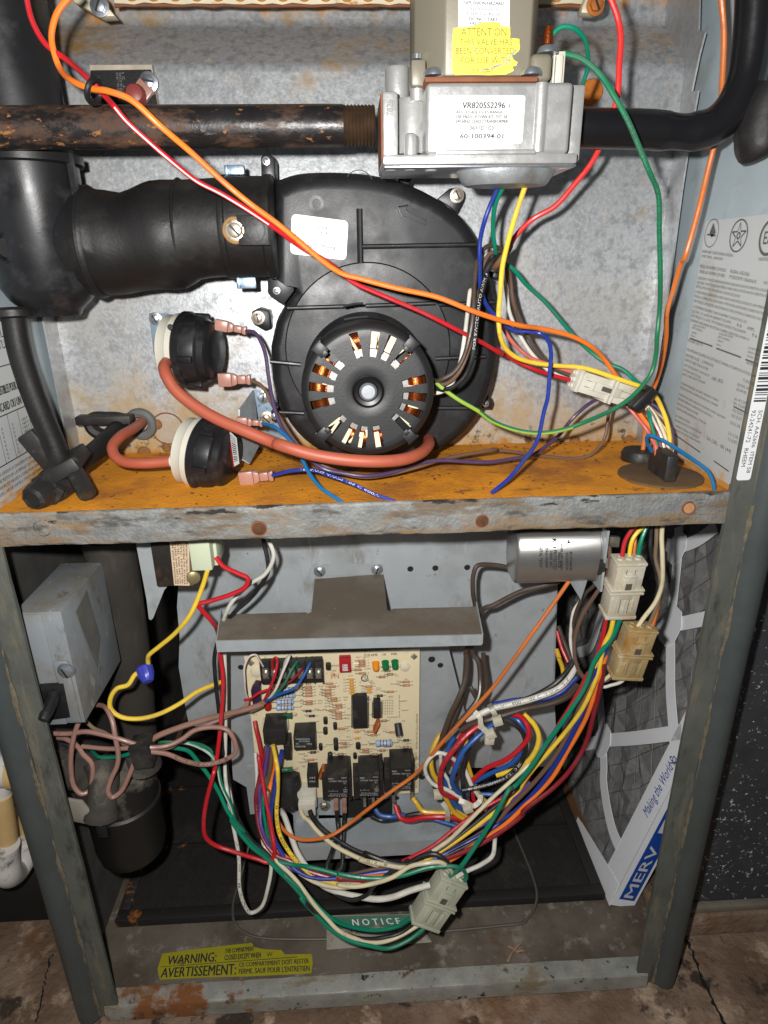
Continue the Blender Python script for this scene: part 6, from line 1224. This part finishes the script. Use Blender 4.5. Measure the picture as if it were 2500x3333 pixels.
tie = thing('cable_tie', 'brown twisted band gathering the motor leads below the valve', 'cable tie', at('q',320,560,.06)); build('band', MB().tube_ring(at('q',318,560,.066), (.8,-.1,-.6), .0085, .0022, 20, 8), M('scorched band', lin(110,80,52), .7), tie)
# ---- left of the lower compartment
wire('yellow', 'yellow wire from the transformer down to the blue wire nut', 'g 1245,380,40 1215,480,42 1140,640 1050,760,46 950,842,48 895,888,50 885,915,52 905,940,54 892,965,55', 16)
wire('yellow', 'yellow wire swinging from the blue wire nut to behind the hood', 'g 870,985,54 815,1000,54 790,1030,52 770,1065,50 700,1096,46 662,1150,44 670,1210,44 730,1255,44 830,1270,46 950,1246,52 1080,1178,62 1180,1112,72 1280,1064,84 1330,1050,90', 16)
wire('red', 'red wire from the transformer that loops low and climbs to the board', 'g 1295,300,50 1340,360,48 1430,405,46 1488,432,46 1470,480,46 1380,530,46 1260,560,46 1192,582,46 1210,622,46 1270,690,50 1310,760,70 1322,890,74 1340,1040,66 1325,1250,56 1312,1400,50 1290,1550,44 j 1280,150,38 1232,350,32 1220,480,30 1240,545,30 1295,592,30 1400,622,30 1550,668,30 1612,688,28 o 665,930,30 670,850,32 650,700,40 620,560,48 590,400,56 560,200,66 535,30,74 m 200,1050,76 168,850,80 140,720,84 132,660,88', 15)
wire('white', 'white wire running behind the hood and drooping in a loop on the mat', 'h 300,170,60 330,210 348,290 300,400,64 200,470,66 110,562,68 60,645,72 g 1335,760,84 1345,890,84 1357,1300,76 1352,1600,64 j 1362,250,52 1400,480,40 1432,650,32 1440,850,24 1470,950,22 1505,995,20 1562,962,20 1602,850,24 1625,700,30 o 612,1000,32 590,900,36 572,790,44 520,500,62 515,200,76 500,0,86', 13.5, prt=('AWM 18 AWG', .58, .72, 'k', False))
wire('black', 'black wire behind the hood beside the white one', 'h 285,170,62 300,240 316,310 312,400,66 270,480,68 200,560,72 100,645,76 40,760,84 g 1290,880,80 1292,1000,76 1312,1200,74 1335,1400,72 1375,1659,62 o 290,300,58 310,480,50 380,650,44 470,780,40 560,870,36 700,1020,28 830,1165,22 1000,1400,12 k 450,925,8 560,1052,4 680,1112,2 800,1146,0 900,1150,0 1020,1110,4 1130,1030,8', 14)
wire('green', 'green wire from the left tie down to the dangling plug, lowest of its run', 's 950,545,44 1110,550,56 1200,575,58 1262,640,56 1332,740,50 1392,850,46 1452,960,40 1550,1090,34 o 280,600,32 370,740,30 480,850,28 600,952,26 700,1060,22 820,1180,18 1000,1385,10 k 430,905,8 520,1020,4 600,1095,0 700,1160,-4 850,1198,-6 950,1202,-4 1070,1155,0 1185,1065,6', 14)
wire('green', 'green wire with a white tracer that sags into the notice plate', 's 1060,530,60 1180,525,64 1300,570,60 1370,640,56 1400,780,50 o 270,480,44 330,640,40 450,800,36 560,900,32 680,1010,26 800,1130,20 950,1270,14 k 470,900,10 560,985,8 640,1042,6 750,1082,6 880,1106,6 1000,1080,8 1100,1008,10', 13, stripe=tracer('white', 0, .5, .5, .4))
wire('cream', 'cream wire between the two green ones at the dangling plug', 'o 560,700,50 580,820,42 640,930,34 700,980,30 850,1120,22 960,1270,14 k 500,935,10 570,1030,4 650,1095,0 760,1152,-2 880,1172,-2 1000,1142,2 1155,1050,8', 14)
wire('rose', 'rosy thermostat cable entering by the post and looping right of its clip', 's 300,462,36 430,466,34 550,450,32 650,466,30 760,502,28 870,545,26 950,552,26 1060,545,30 1150,500,34 1230,442,38 1350,420,40 1440,440,38 1490,510,36 1492,590,34 1420,640,34 1300,660,32 1180,640,28 1060,600,26 950,578,26', 16.5, prt=('18 AWG 5C CL2', .72, .92, 'k', True))
wire('rose', 'rosy thermostat sheath climbing from the clip to the terminal strip', 's 930,530,30 1000,480,40 1150,420,50 1300,372,58 1400,352,64 1540,318,72 1659,275,78 m 90,562,80 225,488,80', 20, mat=M('brown sheath', lin(142,108,92), .45, var=(60,.12)))
wire('rose', 'thin rosy cable passing through the clip toward the fuse', 's 520,545,36 700,558,32 880,558,30 960,565,32 1080,552,40 1160,502,48 1260,432,56 1400,372,64 1560,292,76 m 70,462,82', 15)
wire('rose', 'rosy cable hanging in a narrow loop under the junction box', 's 500,390,34 472,470,32 450,560,30 455,680,28 472,800,26 512,852,24 562,832,26 586,760,28 576,660,30 530,592,34 490,540,38 420,500,42 370,490,46', 17)
wire('rose', 'rosy cable hooking down in a loop over the drain trap', 's 600,282,60 650,285,52 690,320,42 716,380,36 736,480,30 752,600,26 742,680,24 706,750,22 690,830,20 720,866,20 762,830,22 822,720,24 872,610,26 900,560,28', 17)
wire('green', 'short green lead bundled in the left clip', 's 560,540,60 600,595,46 640,608,40 720,610,36 800,592,32 880,570,30', 13)
wire('tan', 'tan lead under the junction box', 's 540,380,50 600,430,50 660,460,52 760,520,50 870,560,40', 13)
wire('dkgreen', 'dusty green lead hanging behind the left tie', 's 1000,520,70 1100,515,74 1250,530,72 1340,580,66 1350,640,60', 11)
# thin thermostat leads on the terminal strip
wire('red', 'thin red lead looping up onto the terminal strip', 'm 215,480,76 232,440,72 270,360,70 312,250,72 332,150,76 322,102,78 288,140,82 288,210,86', 9.5)
wire('white', 'thin white lead looping up onto the terminal strip', 'm 245,480,76 320,370,70 380,235,72 428,118,76 436,92,78 400,150,82 385,200,86', 9.5)
wire('dkgreen', 'thin green lead clamped on the terminal strip', 'm 255,475,76 300,430,72 390,340,70 450,240,74 500,150,82 500,200,87', 9.5)
wire('blue2', 'thin blue lead clamped on the terminal strip', 'm 225,492,76 330,432,70 470,368,68 550,280,74 610,165,82 596,210,87', 10)
wire('maroon', 'thin dark red lead crossing the blue resistors', 'm 300,372,78 380,338,76 450,305,76 520,230,80 552,198,86', 8)
wire('red', 'thin red lead crossing from the left cable to the resistors', 'm 40,480,80 90,450,80 180,412,78 300,378,80 345,360,84', 9)
wire('stripew', 'pale thin wire making a hoop at the board corner', 'm 68,462,84 52,400,82 38,300,80 44,190,78 85,100,80 135,84,82 175,125,84 205,185,88', 7, name='pale_wire')
# ---- bundle leaving the header plug and sweeping along the bottom to the right
wire('yellow', 'bright yellow wire from the header plug sweeping along the bottom harness', 'm 290,870,72 315,1000,68 o 705,150,62 700,350,56 695,550,50 720,720,42 790,860,36 900,1000,28 1050,1110,22 1200,1165,18 1400,1186,14 p 150,1190,12 400,1140,14 700,1020,20 950,870,26 1150,730,32 1350,590,38 n 820,1130,46 950,950,44 1100,770,44 1250,600,44 1400,380,42 1520,120,40 w 870,950,38 920,840,36 945,720,34', 15, prt=('18 AWG 600V AWM 1015', .10, .26, 'k', False))
wire('maroon', 'deep red wire, outermost of the sweeping harness', 'o 570,60,78 548,200,70 508,380,62 505,500,58 535,690,48 600,830,40 700,930,34 800,960,32 950,1045,26 1150,1120,20 1350,1160,16 p 0,1135,14 300,1158,12 550,1110,14 900,985,18 1150,880,22 1400,750,28 1659,570,34 n 900,1250,32 1150,1060,38 1300,900,42 1420,700,44 1490,450,44 1540,200,42 1570,20,40', 15.5)
wire('orange', 'orange wire second from outside in the sweeping harness', 'm 300,900,78 310,1050,74 270,1200,70 o 640,300,66 615,450,58 640,650,48 690,850,38 850,1000,30 1100,1100,22 1300,1140,18 p 0,1105,16 300,1125,14 600,1085,16 950,985,22 1250,812,28 1500,645,34 n 750,1342,36 950,1182,40 1130,982,44 1280,742,46 1420,482,46 1520,190,44 w 830,1200,42 880,1030,40', 15)
wire('blue', 'blue wire third from outside in the sweeping harness', 'm 370,915,72 345,1050,68 310,1200,66 o 690,180,62 665,360,56 640,530,50 652,700,44 722,880,36 850,1030,28 1000,1112,22 1300,1130,18 p 300,1095,18 600,1040,20 950,918,26 1200,792,32 1450,642,36 n 600,1392,40 800,1282,42 1000,1082,44 1180,832,46 1320,572,46 1460,272,44 w 800,1180,42 880,980,40 930,850,38', 16)
wire('brown', 'brown wire in the middle of the sweeping harness', 'm 285,890,76 270,1080,72 240,1250,68 o 615,350,60 620,600,50 680,850,40 800,1000,32 1000,1080,26 1300,1110,22 p 300,1065,22 650,1000,26 900,920,28 1100,830,32 1400,640,38 n 800,1215,42 1000,1000,44 1170,785,46 1300,560,46 1430,270,44 w 760,1290,42 850,1050,40', 15.5)
wire('violet', 'violet wire in the middle of the sweeping harness', 'm 250,880,78 230,1020,74 200,1180,68 o 548,320,64 545,480,58 562,650,48 620,830,40 700,950,34 850,1060,28 1100,1110,24 p 200,1080,24 600,1010,28 900,880,30 1100,765,34 1300,642,38 n 640,1312,42 780,1185,44 960,1010,46', 13.5)
wire('green', 'dark green wire tucked beside the violet one under the header plug', 'm 235,870,80 222,1020,76 225,1180,70 o 572,430,60 590,650,50 640,850,40 720,960,34', 11)
wire('maroon', 'thin dark red wire with white print beside the header plug', 'm 225,880,80 205,1010,76 170,1150,70 150,1280,66 o 510,420,62 520,600,54 560,740,46', 11, prt=('8 8 8 8 8', .45, .75, 'w', False))
wire('green', 'glossy green wire arching over the bottom harness into the dangling plug', 'o 700,980,30 850,1010,26 950,1022,22 1100,1058,18 1300,1100,14 1500,1130,10 p 0,1088,12 200,1122,8 400,1136,6 600,1100,4 800,1042,4 950,1016,4 1080,1030,4 1142,1080,6 1150,1130,8 1095,1170,10', 14.5)
wire('green', 'straight green wire rising from the dangling plug to the whitish plug', 'p 1000,1115,8 1100,1020,6 1250,820,10 1400,580,16 1550,335,22 n 830,1060,28 960,872,30 1100,682,32 1270,452,34 1420,212,36 w 800,1080,36 930,880,36 1005,715,34', 16)
wire('white', 'thick white cable drooping along the bottom to the dangling plug', 'o 730,520,80 760,580,70 820,745,58 882,900,46 980,1060,34 1100,1190,24 1250,1262,16 1450,1302,8 p 200,1312,4 350,1326,2 500,1300,2 650,1242,4 830,1190,6', 20)
wire('cream', 'cream printed wire rippling just above the dangling plug', 'o 900,1085,26 1060,1165,18 1250,1206,12 1450,1202,8 p 0,1192,10 150,1202,6 330,1180,4 500,1110,4 650,1040,4 780,992,4 920,990,4 1000,1040,6 1045,1115,9', 15, prt=('AWM 1275 105 C', .28, .40, 'k', False))
wire('cream', 'cream lead from the nylon power plug sagging to the right', 'm 530,1440,72 560,1490,66 o 990,620,60 1050,700,54 1200,830,42 1400,940,30 1600,1012,22 p 200,975,20 400,1010,14 600,1020,12 780,985,14', 15, prt=('AWM 1015 18', .55, .80, 'k', True))
wire('black', 'black lead from the nylon power plug sagging to the right', 'm 610,1440,72 640,1500,66 o 1100,680,56 1250,790,46 1400,880,38 1600,950,30 p 250,905,26 450,978,18 620,990,14 750,930,14 880,910,12 970,962,10 1012,1030,8', 17)
wire('black', 'black lead dropping from a relay into a low loop', 'm 845,1440,78 850,1540,74 o 1250,700,68 1202,850,54 1152,1000,40 1140,1100,32 1160,1200,24 1232,1290,14 1370,1322,8 1500,1272,6 p 250,1245,6 320,1200,6 450,1100,10 540,1040,14 640,960,20', 14.5)
wire('black', 'second black relay lead dropping behind the looped one', 'm 915,1450,80 905,1540,76 o 1300,700,70 1285,900,56 1278,1040,46 1230,1080,44', 14)
wire('white', 'white wire turning a tight bend right of the tray', 'p 1045,1130,10 1160,1075,8 1300,1000,12 1390,920,18 1412,810,24 n 665,1450,34 640,1380,44', 15)
wire('cream', 'cream wire on the inner side of the rising harness', 'p 850,890,24 1000,790,28 1200,585,34 1400,402,40 n 800,1000,46 940,872,50 1020,780,56', 14)
wire('red', 'thin red wire on the inner side of the rising harness', 'p 580,978,20 850,842,24 1100,655,32 1300,505,38 n 880,1040,46 1050,780,48 1200,540,50 1330,330,50 1440,100,48', 12.5)
wire('black', 'black wire under the cream one in the rising harness', 'p 700,975,20 950,850,26 1200,660,34 1400,500,40 n 850,1060,46 1050,830,50 1230,600,50 1400,330,48', 13.5)
wire('black', 'black wire between the orange and deep red in the rising harness', 'p 900,960,24 1250,790,30 1550,580,38 n 1000,1110,44 1190,870,48 1340,640,50 1450,420,48 1540,220,46', 12)
wire('orange2', 'thin orange wire stretched from the capacitor bracket across the board', 'w 600,452,46 450,660,46 300,870,46 150,1080,46 0,1288,48 n 350,565,52 200,722,56 0,952,62 m 1500,1135,58 1300,1292,56 1100,1442,54 950,1562,52 o 1350,652,50 1200,735,48 1050,782,48 900,780,50 800,732,54 732,665,60 700,600,66', 13)
# ---- brown leads of the blower motor and the thick run
wire('dkbrown', 'brown lead curving up from the hood toward the capacitor', 'w 150,352,80 0,325,80 h 1620,335,80 1575,350,78 1548,410,76 1545,500,76 1560,620,86 1535,760,98 1512,860,98 1502,1000,94 1480,1150,90 1422,1300,86 1340,1430,82', 16)
wire('dkbrown', 'brown lead passing behind the capacitor bracket to the hood', 'w 520,455,74 400,490,76 250,535,78 130,580,80 0,645,80 h 1620,610,82 1580,690,92 n 490,-60,96 520,0,94 542,150,88 530,300,80 452,420,74 345,540,70', 18)
wire('dkbrown', 'leftmost brown lead running down to the coil beside the board', 'n 425,-60,96 430,0,94 420,150,88 362,300,82 300,450,78 240,600,76 185,710,76', 20)
wire('dkbrown', 'rear brown lead bending behind the coil', 'n 570,-60,98 575,0,97 595,130,95 595,220,93 540,330,90 480,250,92 460,215,94', 17)
wire('white', 'thick white printed cable in the run from the coil to the right', 'n 430,490,62 520,445,60 640,405,58 800,372,58 1000,312,58 1200,222,60 1300,120,66 1345,20,74', 21, prt=('VW-1 600V 105 C  AWM 1275', .25, .85, 'k', True))
wire('dkbrown', 'brown cable below the white one in the run from the coil', 'n 380,580,66 500,515,64 620,480,62 900,412,62 1150,350,64 1290,280,68 1350,200,74', 22)
wire('black', 'black cable above the white one in the run from the coil', 'n 900,330,66 1000,300,64 1180,182,64 1290,60,70 1340,-40,78', 19)
wire('blue', 'blue cable glimpsed behind the white run from the coil', 'n 640,370,70 850,335,70 1050,320,68 1220,262,66 1345,140,72', 18)
wire('yellow2', 'yellow cable glimpsed at the start of the run', 'n 1195,-20,90 1215,40,88 1235,110,84', 15)
# ---- the coil of motor leads beside the board
CG = 'coil of motor leads beside the board'
wire('red', 'red lead on the left of the coil', 'n 540,535,58 430,615,54 325,730,50 240,870,48 205,990,48 232,1085,50 300,1125,54 400,1150,58 520,1235,60', 18, prt=('AWM 1275 105 C', .1, .6, 'k', False))
wire('red', 'red lead on the right of the coil', 'n 470,1010,60 600,902,54 750,822,50 880,722,48 945,620,48 932,530,52 880,468,58 800,450,64', 18)
wire('blue2', 'blue lead on the left of the coil', 'n 660,520,60 525,640,52 405,762,48 332,900,46 308,1000,48 350,1080,52 430,1115,56', 18)
wire('blue2', 'blue lead on the right of the coil', 'n 470,1025,62 640,932,58 800,852,54 900,720,54 915,610,56 860,500,62 790,465,68', 16)
wire('black', 'printed black lead swinging round the coil', 'n 395,1078,48 560,1052,46 750,982,46 882,852,48 925,720,50 895,590,54 800,505,58 730,488,62', 17, prt=('105 C  1275 AWM UL  AWG 16', .55, .05, 'w', False))
wire('black', 'black lead dropping straight through the coil', 'n 480,600,64 430,800,58 402,920,54 402,1060,52 415,1160,54 470,1310,58', 17)
wire('yellow2', 'yellow lead at the far left of the coil', 'n 235,600,80 200,650,76 135,780,70 152,930,66 215,1040,64 255,1130,62 330,1270,60 430,1330,60', 17)
wire('yellow', 'yellow lead at the far right of the coil', 'n 905,445,64 995,530,58 1025,640,54 985,780,52 860,892,54 680,952,58', 18, prt=('AWM 1275', .62, .82, 'k', True))
wire('white', 'white lead ringing the left of the coil', 'n 350,840,60 270,785,58 180,776,58 102,850,58 92,930,58 152,1022,56 270,1082,54 390,1145,54', 14)
wire('white', 'white lead slanting down through the coil', 'n 215,790,62 225,900,64 280,1000,62 300,1060,60', 12)
wire('white', 'white lead crossing under the tie of the coil', 'n 405,880,62 430,940,60 475,1040,56 530,1130,56 590,1240,56', 15)
wire('yellow2', 'yellow lead hidden inside the coil', 'n 480,610,68 430,690,66 420,760,66 520,1080,62 560,1130,60 640,1200,60', 13)
wire('blue2', 'blue lead behind the coil at its left', 'n 330,640,76 280,720,74 240,870,70 255,1000,68 330,1180,64 480,1290,62', 16)
wire('red', 'red lead behind the coil at its left', 'n 400,600,74 350,700,74 325,860,72 350,960,70', 14)
wire('red', 'red lead from the right relay tab to the coil', 'p 515,470,80 522,530,76 560,582,72 640,602,68 760,594,64 900,578,62 1050,592,60 1170,625,60', 18)
wire('yellow2', 'yellow lead from the board corner tab to the coil', 'p 672,405,82 700,460,78 760,515,72 860,542,68 960,548,66 1070,540,66 1180,590,64', 18)
wire('blue2', 'blue lead from the middle relay to the coil', 'p 335,505,84 380,560,80 470,578,78 600,560,80', 17)
wire('blue2', 'blue lead below the red one at the tray', 'p 760,598,72 850,602,68 960,628,66 1110,668,62 1180,690,60', 15)
wire('black', 'black lead from the middle relay behind the red one', 'p 300,570,86 400,610,84 540,590,80 700,552,78 850,545,76', 18)
wire('blue2', 'short blue lead bending right of the coil tie', 'n 540,1110,66 640,1110,64 720,1120,64', 15)
wire('red', 'short red lead bending right of the coil tie', 'n 480,1090,64 500,1170,62 560,1260,60', 14)
def tieloop(lab, ring, knob, rad=.0011):
    t = thing('cable_tie', lab, 'cable tie', knob[0]-V(0,0,.005)); P = spline(ring, 5); mb = MB()
    for i in range(len(P)-1):
        d = (P[i+1]-P[i]).normalized(); v_ = (CAM-P[i]).normalized(); s = d.cross(v_).normalized(); mb.obox((P[i]+P[i+1])/2, d, s, v_, ((P[i+1]-P[i]).length*.55, .0022, .0006))
    build('strap', mb, TIEM, t); build('head', MB().obox(knob[0], knob[1], (0,1,0), V(*knob[1]).cross(V(0,1,0)), (.0042,.0034,.0036)), TIEM, t, .0008)
TIEM = M('milky tie nylon', lin(196,190,170), .42, sss=.25)
tieloop('milky tie round the thick white cable run', [at('n',618,362,.058), at('n',640,400,.046), at('n',662,440,.044), at('n',680,490,.05)], (at('n',688,500,.046), (1,0,.3)))
tieloop('milky tie hanging inside the coil by its twisted tail', [at('n',498,425,.052), at('n',540,470,.048), at('n',552,540,.046), at('n',590,590,.046), at('n',625,620,.046)], (at('n',632,610,.045), (.9,0,.5)))
tieloop('milky tie end dangling by the coil', [at('n',530,540,.05), at('n',570,565,.046), at('n',605,600,.046), at('n',615,640,.046)], (at('n',618,655,.045), (1,0,-.1)))
tieloop('milky tie cinching the coil at its foot', [at('p',1090,430,.046), at('p',1150,450,.044), at('p',1220,480,.044), at('p',1280,430,.046), at('p',1285,380,.05)], (at('p',1170,500,.044), (.9,0,.4)))
tieloop('flat milky tie tail hanging over the tray wires', [at('p',940,450,.056), at('p',975,500,.054), at('p',990,560,.054), at('p',985,620,.056)], (at('p',900,375,.058), (1,0,0)))
# ---- the right side under the shelf
wire('red', 'red wire entering the top of the whitish plug', 'w 1110,20,30 1080,60,30 1035,150,30 1002,290,30', 15)
wire('yellow', 'yellow wire entering the top of the whitish plug', 'w 1180,20,34 1145,55,34 1085,125,32 1058,290,32', 15)
wire('orange2', 'brownish orange wire entering the top of the whitish plug', 'w 1150,20,38 1125,80,38 1105,180,36 1095,290,34', 13)
wire('green', 'green wire entering the top of the whitish plug', 'w 1200,20,34 1185,70,34 1150,160,32 1128,310,32', 15)
wire('brown', 'brown wire squeezed among those entering the whitish plug', 'w 1130,20,42 1085,100,42 1075,290,38', 12)
wire('red', 'red wire leaving the foot of the whitish plug', 'w 890,680,36 882,800,38 850,930,40 792,1080,42 722,1220,44 600,1440,46 n 1110,680,46 960,880,46', 14.5)
wire('yellow', 'yellow wire leaving the foot of the whitish plug', 'w 950,690,35 930,800,37 870,960,40 800,1120,42', 13)
wire('black', 'black wire leaving the foot of the whitish plug', 'w 920,690,38 905,790,40 860,930,42 800,1070,46', 12)
wire('cream', 'cream wire arching down into the amber plug', 'w 1318,20,34 1316,130,34 1320,260,34 1312,480,36 1262,620,38 1172,740,40 1108,835,40', 15.5)
wire('tan', 'tan wire beside the cream one above the amber plug', 'w 1275,20,38 1268,150,38 1270,280,38 1292,430,38 1288,600,40 1232,750,42 1180,850,42', 14)
wire('black', 'black wire left of the tan one above the amber plug', 'w 1235,20,40 1225,130,40 1225,230,40 1262,360,40 1290,500,42', 13)
wire('orange2', 'stained orange wire at the right of the amber plug', 'w 1302,560,42 1275,680,42 1240,790,42 1215,860,42', 13)
wire('white', 'white wire leaving under the amber plug and turning left', 'w 1050,1175,46 1000,1225,48 930,1260,50 850,1260,52 720,1200,58 660,1100,62 612,950,66 612,800,68 640,680,68 690,600,70', 11.5)
wire('cream', 'cream wire leaving under the amber plug', 'w 935,1160,46 890,1200,48 840,1235,50', 13)
wire('brown', 'brown wire from the amber plug up to the capacitor terminal', 'w 960,1165,48 880,1225,52 770,1240,54 692,1185,56 642,1060,58 652,900,60 702,720,58 790,570,52 868,460,46 906,330,40 908,180,40', 14)
wire('dkbrown', 'brown wire hanging from the lower capacitor terminal', 'w 870,360,42 840,420,44 790,480,50 720,560,58 660,680,64 620,830,68', 13)
wire('red', 'red wire behind the blower edge at the right', 'w 505,840,120 540,960,110 590,1080,100', 13)
wire('yellow2', 'yellow wire behind the blower edge at the right', 'w 500,980,112 530,1060,104 560,1150,92', 17)
wire('dkbrown', 'brown wire behind the blower edge at the right', 'w 515,800,124 560,920,116 620,1060,104 640,1120,98', 15)
